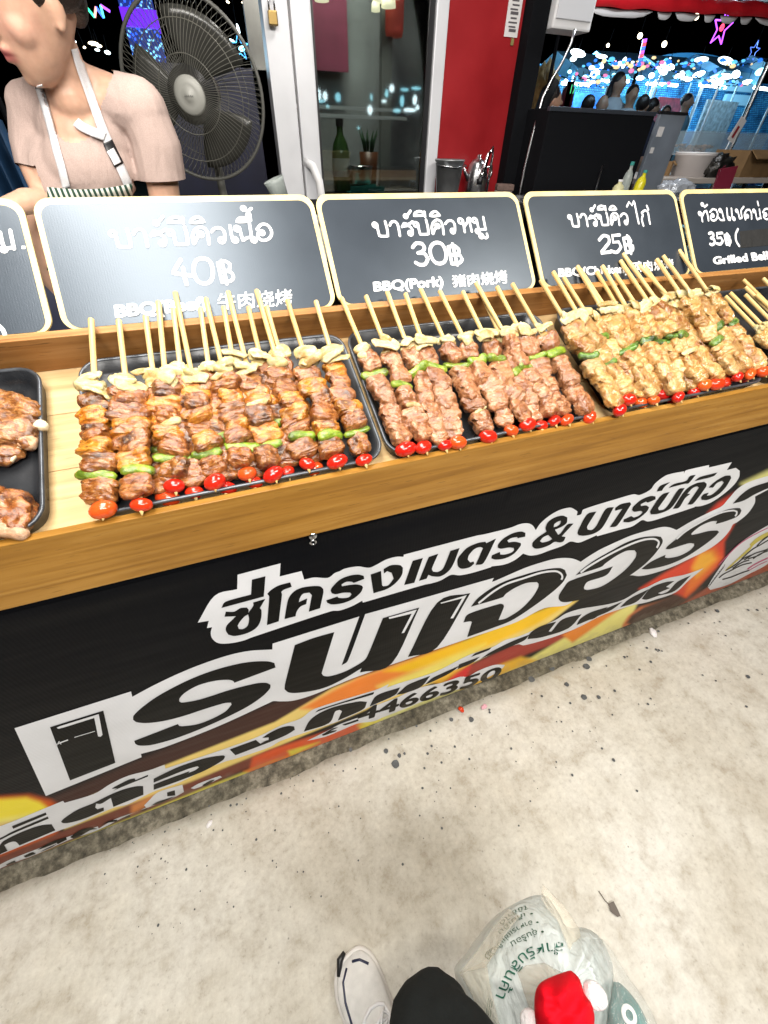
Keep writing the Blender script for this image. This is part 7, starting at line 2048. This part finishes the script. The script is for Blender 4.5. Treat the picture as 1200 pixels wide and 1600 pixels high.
# lit stalls of the fair, between the crowd and the hall
M['stall_canvas'] = simple('pale_blue_canvas', (0.22, 0.50, 0.72), 0.7, noise_amt=0.3, nscale=3, bump=0.3, bscale=5)
M['stall_table'] = simple('stall_table', (0.10, 0.16, 0.22), 0.6)
TUBE = glow('cold_tube', (0.7, 0.93, 1.0), 14.0)
GOODS = [simple('goods_%s' % n_, c, 0.5, noise_amt=0.5, nscale=14) for n_, c in (('white', (0.55, 0.62, 0.66)), ('teal', (0.05, 0.28, 0.34)), ('red', (0.40, 0.04, 0.06)), ('blue', (0.05, 0.16, 0.45)), ('cream', (0.55, 0.48, 0.32)))]
for k, (x, y, wpx, Yk, lab) in enumerate([(892, 118, 60, 9.0, 'leftmost lit stall with pale canopy behind the crowd'), (955, 114, 56, 9.6, 'second lit stall from the left behind the tall white shirted visitor'), (1028, 120, 62, 9.2, 'lit stall with pale canopy in the middle behind the crowd'), (1104, 122, 66, 8.6, 'lit stall right of the blue shirted passer-by'), (1186, 126, 70, 8.0, 'rightmost lit stall cut by the right edge')]):
    p = at(x, y, Yk); s_ = at(x + 1, y, Yk).x - p.x; w2 = wpx * s_ / 2
    t = thing('market_stall', lab, 'stall', (p.x, Yk, 0), Matrix.Rotation(lr2.uniform(-.2, .2), 3, 'Z'))
    cv = []; cf = []
    for i in range(9):
        u = i / 8 * 2 - 1
        for j, (yy, zz) in enumerate([(-0.75, -0.10), (-0.74, 0.02), (0, 0.28), (0.75, 0.02)]):
            cv.append((u * w2, yy, p.z + zz - 0.04 * math.cos(u * 9) * (j == 0)))
    for i in range(8):
        for j in range(3): q = i * 4 + j; cf.append((q, q + 4, q + 5, q + 1))
    mob('canopy', cv, cf, M['stall_canvas'], t)
    for sx in (-1, 1):
        for sy in (-1, 1): MB().tube([(sx * w2 * 0.96, sy * 0.7, 0), (sx * w2 * 0.96, sy * 0.7, p.z)], 0.02, 6).build('post', M['aluminium'], t)
    MB().box((-w2 * 0.95, -0.7, 0.70), (w2 * 0.95, 0.1, 0.76)).build('table_top', M['stall_table'], t)
    MB().box((-w2 * 0.93, -0.68, 0.05), (w2 * 0.93, -0.66, 0.69)).build('table_skirt', lr2.choice(GOODS), t)
    MB().tube([(-w2 * 0.7, -0.2, p.z - 0.12), (w2 * 0.7, -0.2, p.z - 0.12)], 0.022, 8).build('lamp_tube', TUBE, t)
    MB().box((-w2 * 0.9, 0.5, 0.9), (w2 * 0.9, 0.54, p.z - 0.25)).build('back_cloth', lr2.choice(GOODS), t)
    for r_ in range(2):
        for c_ in range(6):
            xx = -w2 * 0.8 + c_ * w2 * 0.3; hh_ = lr2.uniform(0.12, 0.34)
            MB().box((xx, -0.6 + 0.34 * r_, 0.761), (xx + w2 * 0.2, -0.4 + 0.34 * r_, 0.761 + hh_), 0.01).build('goods', lr2.choice(GOODS), t)
# crowd
SH = lambda n_, c: cloth_mat(n_, c, 0.4, 8)
wshirt, pshirt, bshirt, dshirt = SH('white_shirt', (0.5, 0.55, 0.6)), SH('pink_shirt', (0.62, 0.28, 0.25)), SH('blue_shirt', (0.22, 0.42, 0.55)), SH('dark_shirt', (0.03, 0.03, 0.045))
pants = simple('dark_trousers', (0.02, 0.02, 0.03), 0.8)
def crowd(px_, py_top, Y, label, shirt, yaw, hair=True, arms='down', cap=None):
    p = at(px_, py_top, Y)
    return figure('person', label, (p.x, Y, 0), p.z / 1.735 * 1.7, shirt, pants, yaw, hair, arms)
crowd(1081, 139, 7.0, 'passer-by in pale blue shirt walking before the blue hall', bshirt, 0.3)
crowd(1046, 158, 6.6, 'dark haired passer-by in dark shirt beside the blue shirted one', dshirt, -0.6)
crowd(1057, 176, 4.6, 'person with brown hair bending low just behind the grey panel', dshirt, 0.9, 'long')
crowd(924, 140, 5.2, 'dark haired visitor in black seen from behind, over the black cabinet', dshirt, 2.8)
crowd(948, 138, 5.8, 'visitor in white shirt with grey hair over the black cabinet', wshirt, 2.4, False)
crowd(974, 104, 6.4, 'tall visitor in white shirt among the crowd', wshirt, 0.2, 'long')
crowd(995, 124, 6.2, 'shorter white shirted visitor beside the tall one', wshirt, -0.4)
crowd(1012, 140, 5.4, 'dark clothed visitor right of the white shirted pair', dshirt, 2.0)
crowd(1027, 146, 6.0, 'visitor in black half turned, right behind the cabinet corner', dshirt, 1.2)
crowd(868, 118, 3.6, 'person in pink shirt leaning behind the bent tent pole', pshirt, 1.4, 'long', 'fore')
# maroon seat back with green number
p = at(884, 168, 4.2); q = at(902, 128, 4.2)
sbk = thing('scoreboard', 'maroon rounded panel with a green number behind the pink shirt', 'panel', (p.x, 4.2, 0))
wq = (q.x - p.x) / 2 + 0.03
v, f = slab([(x, y) for x, y in rrect(-wq, 0.0, wq, q.z, 0.09)], -0.02, 0.0)
v = [(x, -z, y) for x, y, z in v]
mob('board', v, f, simple('maroon_panel', (0.10, 0.012, 0.03), 0.5), sbk)
ink = Ink(0.0)
text_ink(ink, '170', lambda a_, b_: (-0.01 + a_ * 0.09, p.z + 0.085 + b_ * 0.055))
mob('number', [(x, -0.024 - z, y) for x, y, z in ink.v], ink.f, glow('green_digits', (0.1, 1.0, 0.35), 1.0), sbk)
# blue chair and goods seen between the posts
p = at(828, 208, 3.4)
ch = thing('stool', 'blue plastic stool between the black post and the white pole', 'stool', (p.x, 3.4, 0))
MB().box((-0.17, -0.13, p.z - 0.035), (0.17, 0.13, p.z), 0.01).build('seat', simple('blue_plastic', (0.01, 0.09, 0.20), 0.4), ch)
for x in (-0.13, 0.13):
    for y in (-0.1, 0.1): MB().box((x - 0.015, y - 0.015, 0), (x + 0.015, y + 0.015, p.z - 0.035)).build('leg', simple('navy_plastic', (0.015, 0.03, 0.12), 0.4), ch)
tb = thing('foam_box', 'pale pink foam box standing on the blue stool', 'box', (p.x, 3.4, p.z))
MB().box((-0.12, -0.1, 0), (0.10, 0.1, 0.09), 0.01).build('case', simple('pale_foam', (0.55, 0.42, 0.38), 0.6), tb)
MB().box((-0.125, -0.105, 0.091), (0.105, 0.105, 0.108), 0.006).build('lid', simple('white_foam', (0.6, 0.6, 0.62), 0.6), tb)
p = at(845, 150, 4.6); me = lump(93, 0.12, 0.12, 0.26, 0.03, 0.9, 0.02, 4); me.materials.append(simple('straw', (0.40, 0.24, 0.09), 0.8, noise_amt=0.5, nscale=20))
o = link(bpy.data.objects.new('straw_bundle', me)); o.location = (p.x, 4.6, p.z - 0.05); tag(o, 'shaggy straw coloured bundle hanging between the posts', 'bundle')
for k, (x, y, c, lab) in enumerate([(818, 250, (0.62, 0.30, 0.34), 'pink patterned sack leaning below the blue stool'), (836, 262, (0.45, 0.36, 0.34), 'beige patterned sack beside the pink one'), (833, 285, (0.50, 0.30, 0.08), 'orange bag lowest beside the white pole')]):
    p = at(x, y, 3.0 - 0.1 * k); me = lump(94 + k, 0.06, 0.05, 0.10, 0.008, 0.8, 0.006, 3); me.materials.append(simple('sack', c, 0.7, noise_amt=0.7, nscale=26))
    o = link(bpy.data.objects.new('sack', me)); o.location = (p.x, 3.0 - 0.1 * k, p.z); tag(o, lab, 'sack')
# ------------------------------------------------------------------ photographer: trousers, shoes
me_ = thing('person', 'standing customer seen from above, black trousers and white trainer', 'person', (0, 0, 0))
def shoe(par, tip, ang, L=0.262, wd=0.049):
    """built along +y toward the toe, then turned"""
    T = Matrix.Rotation(ang, 4, 'Z'); T.translation = Vector((tip[0], tip[1], 0))
    secs = [(-1.0, 0.60, 0.070), (-0.93, 0.72, 0.082), (-0.80, 0.76, 0.090), (-0.62, 0.78, 0.088), (-0.48, 0.84, 0.074), (-0.34, 0.95, 0.060), (-0.22, 1.0, 0.050), (-0.12, 0.90, 0.042), (-0.05, 0.66, 0.034), (-0.012, 0.34, 0.026)]
    n = 20
    def build(name, mat, zlo, f_top, grow, topscale=1.0):
        v = []; f = []
        for y, w_, h_ in secs:
            for k in range(n):
                a = 2 * math.pi * k / n
                x = math.cos(a); z = math.sin(a)
                x = math.copysign(abs(x) ** 0.7, x)
                zz = zlo + (f_top(h_) - zlo) * (0.5 + 0.5 * math.copysign(abs(z) ** 0.75, z))
                nar = 1 - 0.34 * max(0, z) ** 1.5 if name == 'upper' else 1
                v.append(T @ Vector((x * (wd * w_ + grow) * nar + 0.006 * math.sin(y * 3), y * L + (grow if y > -.5 else -grow), zz)))
        for i in range(len(secs) - 1):
            for k in range(n): j = (k + 1) % n; f.append((i * n + k, i * n + j, (i + 1) * n + j, (i + 1) * n + k))
        f.append(list(range(n))[::-1]); f.append([(len(secs) - 1) * n + k for k in range(n)])
        o = mob(name, v, f, mat, par, True)
        s_ = o.modifiers.new('s', 'SUBSURF'); s_.levels = 2; s_.render_levels = 2
        return o
    sole = build('sole', M['shoe_sole'], 0.0, lambda h_: 0.028, 0.004)
    up = build('upper', M['shoe_mesh'], 0.018, lambda h_: h_, -0.001)
    dg = bpy.context.evaluated_depsgraph_get()
    mm = bpy.data.meshes.new_from_object(up.evaluated_get(dg))
    bv = BVHTree.FromPolygons([q.co for q in mm.vertices], [list(q.vertices) for q in mm.polygons])
    def top(x, y, off=0.0015):
        q = T @ Vector((x, y, 0.3))
        loc = bv.ray_cast(q, Vector((0, 0, -1)))[0]
        return loc + Vector((0, 0, off)) if loc is not None else T @ Vector((x, y, 0.04))
    for s_ in (-1, 1):
        pts = [(s_ * 0.040, -0.085), (s_ * 0.036, -0.055), (s_ * 0.026, -0.030), (s_ * 0.010, -0.018)] if s_ < 0 else [(0.004, -0.017), (0.018, -0.024), (0.030, -0.040)]
        MB().tube([top(x, y, 0.0) for x, y in pts], 0.0024, 8).build('toe_stripe', M['shoe_stripe'], par, True)
    MB().tube([T @ Vector((x, y, z)) for x, y, z in [(-0.030, -0.018, 0.030), (-0.016, 0.000, 0.030), (-0.002, 0.004, 0.030)]], [0.004, 0.007, 0.004], 8).build('toe_bumper', M['black_plastic'], par, True)
    tg = MB(); ed = []
    for k in range(9):
        y = -0.100 - k * 0.008
        ed.append((0.024 + 0.001 * k, y))
    MB().tube([top(-x, y) for x, y in ed[::-1]] + [top(-0.015, -0.093), top(0, -0.089), top(0.015, -0.093)] + [top(x, y) for x, y in ed], 0.0032, 8).build('eyestay', M['shoe_white'], par, True)
    for k in range(5):
        y = -0.104 - 0.014 * k
        MB().tube([top(-0.023, y, 0.003), top(-0.006, y - 0.006, 0.006), top(0.022, y - 0.014, 0.003)], 0.0022, 8).build('lace', M['shoe_white'], par, True)
        MB().tube([top(0.023, y, 0.003), top(0.006, y - 0.006, 0.0075), top(-0.022, y - 0.014, 0.003)], 0.0022, 8).build('lace', M['shoe_white'], par, True)
    MB().tube([top(0.004, -0.118, 0.008), top(-0.012, -0.108, 0.012), top(-0.026, -0.118, 0.006), top(-0.014, -0.132, 0.008), top(0.002, -0.12, 0.009), top(0.018, -0.105, 0.010), top(0.026, -0.118, 0.006), top(0.014, -0.13, 0.008)], 0.0021, 8).build('lace', M['shoe_white'], par, True)
M['shoe_mesh'] = simple('grey_white_knit', (0.66, 0.655, 0.64), 0.75, noise_amt=0.10, nscale=60, bump=0.25, bscale=700)
M['shoe_sole'] = simple('white_foam_sole', (0.70, 0.68, 0.66), 0.5)
M['shoe_white'] = simple('white_lace', (0.72, 0.72, 0.74), 0.6)
M['shoe_stripe'] = simple('navy_stripe', (0.02, 0.025, 0.06), 0.4)
M['trouser'] = cloth_mat('black_cotton', (0.012, 0.014, 0.014), 0.5, 9)
tipL = onZ(541, 1490, 0.03)
shoe(me_, (tipL.x, tipL.y), R_(16))
knee = onZ(632, 1532, 0.46)
kx, ky = knee.x, knee.y
shoe(me_, (kx + 0.035, ky - 0.10), R_(-8))
bodyp = MB(); tro = MB()
for k, (ankx, anky, knx, kny, kz, hx_) in enumerate([(tipL.x + 0.055, tipL.y - 0.215, tipL.x + 0.05, tipL.y - 0.25, 0.46, -0.05), (kx + 0.03, ky - 0.30, kx + 0.012, ky - 0.050, 0.46, 0.13)]):
    A = Vector((ankx, anky, 0.075)); K = Vector((knx, kny, kz)); Hh = Vector((hx_, -0.36, 0.84))
    limb(bodyp, [A, K, Hh], [0.034, 0.046, 0.07])
    limb(bodyp, [A - Vector((0, 0.01, 0.03)), A + Vector((0, 0.10, -0.045))], [0.030, 0.022])
    limb(tro, [A + Vector((0, 0, 0.03)), (A + K) / 2, K], [0.066, 0.060, 0.058])
    limb(tro, [K, K.lerp(Hh, 0.4), Hh], [0.058, 0.070, 0.095])
tro.ell((0.04, -0.40, 0.90), (0.16, 0.11, 0.13), 20)
bodyp.ell((0.04, -0.40, 0.90), (0.14, 0.09, 0.12), 20)
remeshed(bodyp, 'body', M['skin'], me_, 0.01, 3, lambda me: paint_tint(me, lambda c: (0.5, 0.32, 0.23)))
def folds(me):
    nn_ = [q.normal.copy() for q in me.vertices]
    for q, n0_ in zip(me.vertices, nn_):
        c = q.co.copy()
        d = 0.012 * noise.noise(Vector((c.x * 9, c.y * 9, c.z * 16))) + 0.005 * noise.noise(Vector((c.x * 26 + c.z * 14, c.y * 20, c.z * 30)))
        q.co = c + n0_ * d
remeshed(tro, 'trousers', M['trouser'], me_, 0.006, 5, folds)

# ------------------------------------------------------------------ carrier bag, hat, packet
def film_mat(name, col, alpha, rough=0.28):
    m, nt, b = new_mat(name)
    tc = nt.nodes.new('ShaderNodeTexCoord')
    n = nd(nt, 'ShaderNodeTexNoise', Scale=9.0, Detail=5.0, Distortion=1.0); nt.links.new(tc.outputs['Object'], n.inputs['Vector'])
    nt.links.new(ramp(nt, n.outputs['Fac'], [(0.3, tuple(c * 0.9 for c in col)), (0.7, tuple(min(1, c * 1.12) for c in col))]), b.inputs['Base Color'])
    b.inputs['Roughness'].default_value = rough
    b.inputs['Alpha'].default_value = alpha
    b.inputs['Subsurface Weight'].default_value = 0.0
    w_ = nd(nt, 'ShaderNodeTexNoise', Scale=1.0, Detail=5.0, Distortion=1.5); nt.links.new(scaled(nt, tc.outputs['Object'], (26, 9, 14)), w_.inputs['Vector'])
    bumpn(nt, b, w_.outputs['Fac'], 0.7, 0.014)
    return m
M['bag_film'] = film_mat('milky_film', (0.66, 0.72, 0.71), 0.88)
M['bag_edge'] = film_mat('thin_yellowish_film', (0.80, 0.75, 0.62), 0.28)
M['clear_film2'] = film_mat('clear_film_wrap', (0.62, 0.64, 0.60), 0.22, 0.12)
ZBAG = 0.40
bc = onZ(842, 1530, ZBAG)
bag = thing('carrier_bag', 'milky plastic carrier bag with green printing hanging by the trouser leg', 'bag', bc)
def bagpt(px_, py_, dz=0.0): return onZ(px_, py_, ZBAG + dz) - bc
OUT = [(722, 1520), (742, 1490), (770, 1450), (795, 1420), (825, 1402), (852, 1400), (872, 1425), (886, 1448), (915, 1450), (938, 1466), (955, 1500), (958, 1535), (950, 1580), (940, 1630), (900, 1680), (820, 1690), (760, 1640), (742, 1580)]
op = smooth_poly(OUT, 4, 70)
ctr = Vector((845, 1545))
v = []; f = []
NR = 16; n = len(op)
for j in range(NR + 1):
    t = j / NR
    for i, q in enumerate(op):
        e = ctr.lerp(q, t)
        h_ = 0.085 * (1 - t ** 2.4)
        cr = 0.010 * noise.noise(Vector((i * 0.9, t * 2.2, 5))) + 0.006 * abs(noise.noise(Vector((i * 1.7, t * 3, 9))))
        v.append(bagpt(e.x, e.y, 0) + Vector((0, 0, h_ + cr * (0.3 + t * (1 - t) * 3))))
for j in range(NR):
    for i in range(n):
        k = (i + 1) % n; f.append((j * n + i, (j + 1) * n + i, (j + 1) * n + k, j * n + k))
# underside hanging below
base0 = len(v)
for j in range(1, 9):
    t = j / 8
    for i, q in enumerate(op):
        e = q.lerp(ctr, 0.10 * t + 0.75 * t ** 5)
        v.append(bagpt(e.x, e.y, 0) * (1 + 0.0 * t) + Vector((0, 0, -0.26 * t ** 0.8 + 0.008 * noise.noise(Vector((i * 0.8, t * 4, 1))))))
def idx_(j, i): return NR * n + i if j == 0 else base0 + (j - 1) * n + i
for j in range(8):
    for i in range(n):
        k = (i + 1) % n; f.append((idx_(j, i), idx_(j + 1, i), idx_(j + 1, k), idx_(j, k)))
bago = mob('bag_body', v, f, M['bag_film'], bag, True)
bm = bmesh.new(); bm.from_mesh(bago.data); bmesh.ops.recalc_face_normals(bm, faces=bm.faces[:]); bm.to_mesh(bago.data); bm.free()
# thin side gussets that stand out past the goods
def sheet_px(name, pts_rows, mat, par, org, z=lambda u, w_: 0.0, sub=10):
    """pts_rows: two px polylines of equal length"""
    A, B_ = pts_rows; v = []; f = []; m_ = len(A)
    for i in range(m_):
        for k in range(sub + 1):
            w_ = k / sub
            x = A[i][0] + (B_[i][0] - A[i][0]) * w_; y = A[i][1] + (B_[i][1] - A[i][1]) * w_
            P = onZ(x, y, ZBAG + z(i / (m_ - 1), w_)) - org
            v.append(P + Vector((0, 0, 0.006 * noise.noise(Vector((i * 0.9, w_ * 3, 3))))))
    for i in range(m_ - 1):
        for k in range(sub): a = i * (sub + 1) + k; f.append((a, a + 1, a + sub + 2, a + sub + 1))
    o = mob(name, v, f, mat, par, True); q = o.modifiers.new('t', 'SOLIDIFY'); q.thickness = 0.0006
    return o
sheet_px('gusset', ([(848, 1381), (858, 1392), (880, 1412), (905, 1450), (915, 1500)], [(846, 1404), (856, 1420), (872, 1440), (884, 1470), (890, 1510)]), M['bag_edge'], bag, bc, lambda u, w_: 0.03 + 0.03 * w_)
sheet_px('gusset', ([(718, 1521), (735, 1548), (752, 1590), (765, 1640)], [(760, 1500), (765, 1535), (775, 1580), (790, 1640)]), M['bag_edge'], bag, bc, lambda u, w_: 0.02 + 0.03 * w_)
sheet_px('gusset', ([(795, 1420), (770, 1450), (745, 1488), (718, 1521)], [(812, 1432), (790, 1460), (772, 1492), (758, 1512)]), M['bag_edge'], bag, bc, lambda u, w_: 0.016 + 0.036 * w_)
sheet_px('handle', ([(808, 1520), (822, 1508), (850, 1504), (880, 1520), (892, 1560)], [(835, 1600), (838, 1570), (850, 1552), (862, 1566), (866, 1600)]), M['bag_edge'], bag, bc, lambda u, w_: 0.085 + 0.06 * w_)
BB = bvh_of(bago) if False else BVHTree.FromPolygons([q.co + bc for q in bago.data.vertices], [list(p.vertices) for p in bago.data.polygons])
def onbag(x, y, off=0.002):
    d = ray(x, y).normalized(); loc = BB.ray_cast(EYE, d)[0]
    if loc is None: loc = onZ(x, y, ZBAG)
    return loc - d * off - bc
class BagInk:
    def __init__(s): s.v = []; s.f = []
    def text(s, body, path, h, squeeze=1.0):
        """letters set along a px path (baseline), height h px, tops to the left of travel"""
        vv, ff, comp = text_shapes(body)
        x0 = min(a.x for a in vv); x1 = max(a.x for a in vv)
        P = smooth_poly(path, 8, 90, False)
        L = [0]
        for i in range(1, len(P)): L.append(L[-1] + (P[i] - P[i - 1]).length)
        n0 = len(s.v)
        for a, cidx in zip(vv, comp):
            d = (a.x - x0) / (x1 - x0) * L[-1]
            i = 1
            while i < len(P) - 1 and L[i] < d: i += 1
            t = (d - L[i - 1]) / max(1e-6, L[i] - L[i - 1])
            q = P[i - 1].lerp(P[i], t); tg_ = (P[i] - P[i - 1]).normalized()
            up_ = Vector((tg_.y, -tg_.x))
            e = q + up_ * a.y * h
            s.v.append(onbag(e.x, e.y, 0.0022 + 0.0002 * (cidx % 3)))
        s.f += [[i + n0 for i in q] for q in ff]
    def stroke(s, pts, w_):
        p = smooth_poly(pts, 4, 80, False); n0 = len(s.v)
        for i, q in enumerate(p):
            t = (p[min(i + 1, len(p) - 1)] - p[max(i - 1, 0)]).normalized(); nn = Vector((-t.y, t.x)) * w_
            s.v += [onbag(*(q + nn)), onbag(*(q - nn))]
        for i in range(len(p) - 1): a = n0 + 2 * i; s.f.append([a, a + 1, a + 3, a + 2])
bi = BagInk()
bi.text('สำหรับสินค้า', [(880, 1472), (855, 1473), (828, 1480), (805, 1498), (788, 1524), (774, 1556)], 25)
for k in range(3): bi.stroke([(763 + k * 3, 1560 + k * 2), (760 + k * 3, 1585 + k * 2)], 0.7)
bi.build = None
o = mob('green_lettering', bi.v, bi.f, simple('green_ink', (0.015, 0.13, 0.085), 0.5), bag)
bj = BagInk()
bj.text('• อุ่นร้อน', [(849, 1451), (832, 1454), (815, 1462), (797, 1472)], 13)
bj.text('• อาหารแช่แข็ง', [(841, 1437), (820, 1441), (795, 1456), (770, 1482)], 11)
bj.text('• เก็บเย็น', [(832, 1424), (812, 1429), (795, 1440), (778, 1456)], 9)
bj.text('ใช้ซ้ำได้', [(822, 1414), (800, 1424), (780, 1442)], 8)
for k in range(3): bj.stroke([(762 + k * 4, 1486 - k * 3), (758 + k * 4, 1494 - k * 3), (764 + k * 4, 1499 - k * 4), (768 + k * 3, 1492 - k * 3)], 0.8)
mob('small_lettering', bj.v, bj.f, simple('dark_green_ink', (0.02, 0.09, 0.05), 0.5), bag)
# red hat stuffed in the top
M['red_plush'] = simple('red_plush', (0.70, 0.004, 0.014), 0.85, spec=0.1, bump=0.15, bscale=500)
M['white_fur'] = simple('white_fur', (0.80, 0.77, 0.78), 0.95, bump=0.4, bscale=320)
hc = onZ(878, 1572, ZBAG + 0.17)
hat = thing('santa_hat', 'crumpled red plush hat with white pompom lying on the carrier bag', 'hat', hc)
HO = [(834, 1560), (842, 1536), (866, 1523), (892, 1514), (906, 1528), (914, 1552), (926, 1570), (930, 1600), (915, 1640), (880, 1660), (846, 1640), (836, 1600)]
hp_ = smooth_poly(HO, 4, 60); hn = len(hp_); v = []; f = []
hcx = Vector((880, 1580))
for j in range(13):
    t = j / 12
    for i, q in enumerate(hp_):
        e = hcx.lerp(q, min(1, t * 1.25) if t < .8 else 1 - 0.06 * (t - .8) * 5)
        z = 0.17 + (0.045 * math.sqrt(max(0, 1 - min(1, t * 1.25) ** 2)) if t < 0.8 else -0.06 * (t - 0.8) * 5)
        z += 0.022 * noise.noise(Vector((e.x * 0.035, e.y * 0.03, 2))) + 0.007 * (0.3 - abs(noise.noise(Vector((e.x * 0.06 + e.y * 0.03, e.y * 0.05, 7)))))
        v.append(onZ(e.x, e.y, ZBAG + z) - hc)
for j in range(12):
    for i in range(hn): k = (i + 1) % hn; f.append((j * hn + i, (j + 1) * hn + i, (j + 1) * hn + k, j * hn + k))
ho = mob('plush', v, f, M['red_plush'], hat, True)
s_ = ho.modifiers.new('s', 'SUBSURF'); s_.levels = 1; s_.render_levels = 1
pc = onZ(930, 1556, ZBAG + 0.15) - hc
me = lump(71, 0.0125, 0.0125, 0.0125, 0.0012, 1.0, 0.0008, 4); me.materials.append(M['white_fur'])
o = link(bpy.data.objects.new('pompom', me), hat); o.location = pc
me = lump(72, 0.013, 0.016, 0.012, 0.0012, 1.0, 0.0008, 4); me.materials.append(M['white_fur'])
o = link(bpy.data.objects.new('fur_trim', me), hat); o.location = onZ(832, 1606, ZBAG + 0.14) - hc
# teal packet in clear wrap
tc_ = onZ(985, 1575, ZBAG + 0.03)
pk_ = thing('snack_packet', 'teal snack packet in a clear plastic wrap right of the carrier bag', 'packet', tc_)
def solid_px(name, out, mat, par, org, z0, z1, puff=0.02, seed=0):
    p_ = smooth_poly(out, 3, 50); m_ = len(p_); v = []; f = []
    cx_ = sum((q for q in p_), Vector((0, 0))) / m_
    for j in range(9):
        t = j / 8
        for i, q in enumerate(p_):
            e = cx_.lerp(q, t)
            v.append(onZ(e.x, e.y, ZBAG + z1 + puff * (1 - t * t) + 0.004 * noise.noise(Vector((e.x * .06, e.y * .06, seed)))) - org)
    for i, q in enumerate(p_): v.append(onZ(q.x, q.y, ZBAG + z1) - org - Vector((0, 0, z1 - z0)))
    for j in range(9):
        for i in range(m_): k = (i + 1) % m_; f.append((j * m_ + i, (j + 1) * m_ + i, (j + 1) * m_ + k, j * m_ + k))
    f.append([9 * m_ + i for i in range(m_)])
    return mob(name, v, f, mat, par, True)
solid_px('packet', [(968, 1535), (985, 1552), (1004, 1580), (1016, 1620), (1000, 1680), (968, 1670), (960, 1600)], simple('teal_foil', (0.01, 0.20, 0.20), 0.25, 0.2, noise_amt=0.5, nscale=26, bump=0.3, bscale=40), pk_, tc_, -0.1, 0.02, 0.02, 1)
wrap = solid_px('wrap', [(945, 1462), (960, 1480), (985, 1520), (1010, 1555), (1030, 1600), (1035, 1680), (950, 1690), (945, 1600), (952, 1520)], M['clear_film2'], pk_, tc_, -0.16, 0.045, 0.012, 2)
for (x, y, r) in ((983, 1586, 8),):
    q = onZ(x, y, ZBAG + 0.066) - tc_
    MB().lathe([(r * 0.0006, 0.0012), (r * 0.0008, 0.002), (r * 0.0011, 0.0016), (r * 0.0012, 0)], 18, Matrix.Translation(q)).build('ring_print', M['white_plastic'], pk_, True)
    MB().box((-0.004, -0.001, 0.0005), (0.003, 0.002, 0.0012)).build('dot_print', M['black_plastic'], pk_)
    pk_.children[-1].location = q

# ------------------------------------------------------------------ litter on the ground
def scrap(name, label, cat, px_, py_, r, mat, seed, flat=0.35, el=1.0, rot=0):
    p = onZ(px_, py_, 0)
    me = lump(seed, r * el, r, r * flat, r * 0.35, 0.9, r * 0.3, 3); me.materials.append(mat)
    o = link(bpy.data.objects.new(name, me)); o.location = (p.x, p.y, r * flat * 0.7 + 0.001); o.rotation_euler = (0, 0, rot)
    return tag(o, label, cat)
scrap('tissue', 'crumpled white tissue scrap lying by the banner foot', 'tissue', 1020, 990, 0.011, M['white_fur'], 51, 0.5, 1.6, 1.1)
scrap('tomato_scrap', 'small dark red tomato bit on the dirty edge below the banner', 'food scrap', 721, 1110, 0.0085, M['tomato'], 52, 0.8, 1.0)
scrap('paper_scrap', 'pale pink paper scrap right of the red tomato bit', 'paper scrap', 756, 1105, 0.009, simple('pink_paper', (0.65, 0.35, 0.40), 0.7), 53, 0.5, 1.2)
scrap('paper_scrap', 'tiny pinkish white shred on the pale ground at left', 'paper scrap', 327, 1288, 0.005, M['white_fur'], 54, 0.5, 1.8, 0.8)
p = onZ(953, 1415, 0.002)
lfm = MB(); lfm.tube([(0, 0.03, 0.002), (-0.003, 0.012, 0.003), (0, 0.0, 0.002)], 0.0009, 6)
v = [(0, 0.004, 0.003), (-0.009, -0.006, 0.004), (-0.004, -0.02, 0.003), (0.004, -0.024, 0.002), (0.009, -0.012, 0.003), (0.012, 0.0, 0.0045)]
leaf = thing('dry_leaf', 'dry grey brown leaf with stalk on the concrete at lower right', 'leaf', p, Matrix.Rotation(0.25, 3, 'Z'))
lfm.build('stalk', simple('dry_stalk', (0.08, 0.06, 0.045), 0.8), leaf)
o = mob('blade', v, [(0, 1, 2), (0, 2, 3), (0, 3, 4), (0, 4, 5)], simple('dry_blade', (0.12, 0.10, 0.085), 0.8), leaf)
q = o.modifiers.new('t', 'SOLIDIFY'); q.thickness = 0.001
# splashes of grease: one flat patch set
st = MB(); srng = random.Random(8)
SP = [(618, 1194, 6), (603, 1174, 3.5), (624, 1181, 3), (632, 1178, 2), (705, 1098, 2), (736, 1125, 4), (705, 1125, 3), (830, 1062, 5), (862, 1045, 4), (916, 1042, 5), (920, 1030, 4), (885, 1070, 3.5), (912, 1090, 4.5), (935, 1090, 3), (960, 1080, 2), (958, 1188, 2.5), (940, 1170, 1.6), (1165, 920, 5), (1120, 955, 3), (1200, 905, 3), (1168, 1058, 3), (548, 1172, 3), (668, 1178, 2), (660, 1232, 1.8)]
for k in range(190):
    x = srng.uniform(150, 1200); yb = 1390 - 0.405 * x
    SP.append((x, yb + abs(srng.gauss(0, 1)) * 95, srng.choice((0.7, 0.8, 1.0, 1.3, 1.8))))
for x, y, r in SP:
    c = onZ(x, y, 0.0); sc_ = (onZ(x + 1, y, 0) - c).length
    m_ = 14; st_v = []
    for k in range(m_):
        a = 2 * math.pi * k / m_; rr2 = r * sc_ * (1 + 0.25 * noise.noise(Vector((math.cos(a) * 1.5, math.sin(a) * 1.5, x))))
        st_v.append(Vector((c.x + rr2 * math.cos(a), c.y + rr2 * math.sin(a), 0.0035)))
    st.add(st_v, [list(range(m_))])
o = st.build('ground_stains', simple('grease', (0.085, 0.09, 0.095), 0.6, noise_amt=0.4, nscale=90))
tag(o, kind='structure')
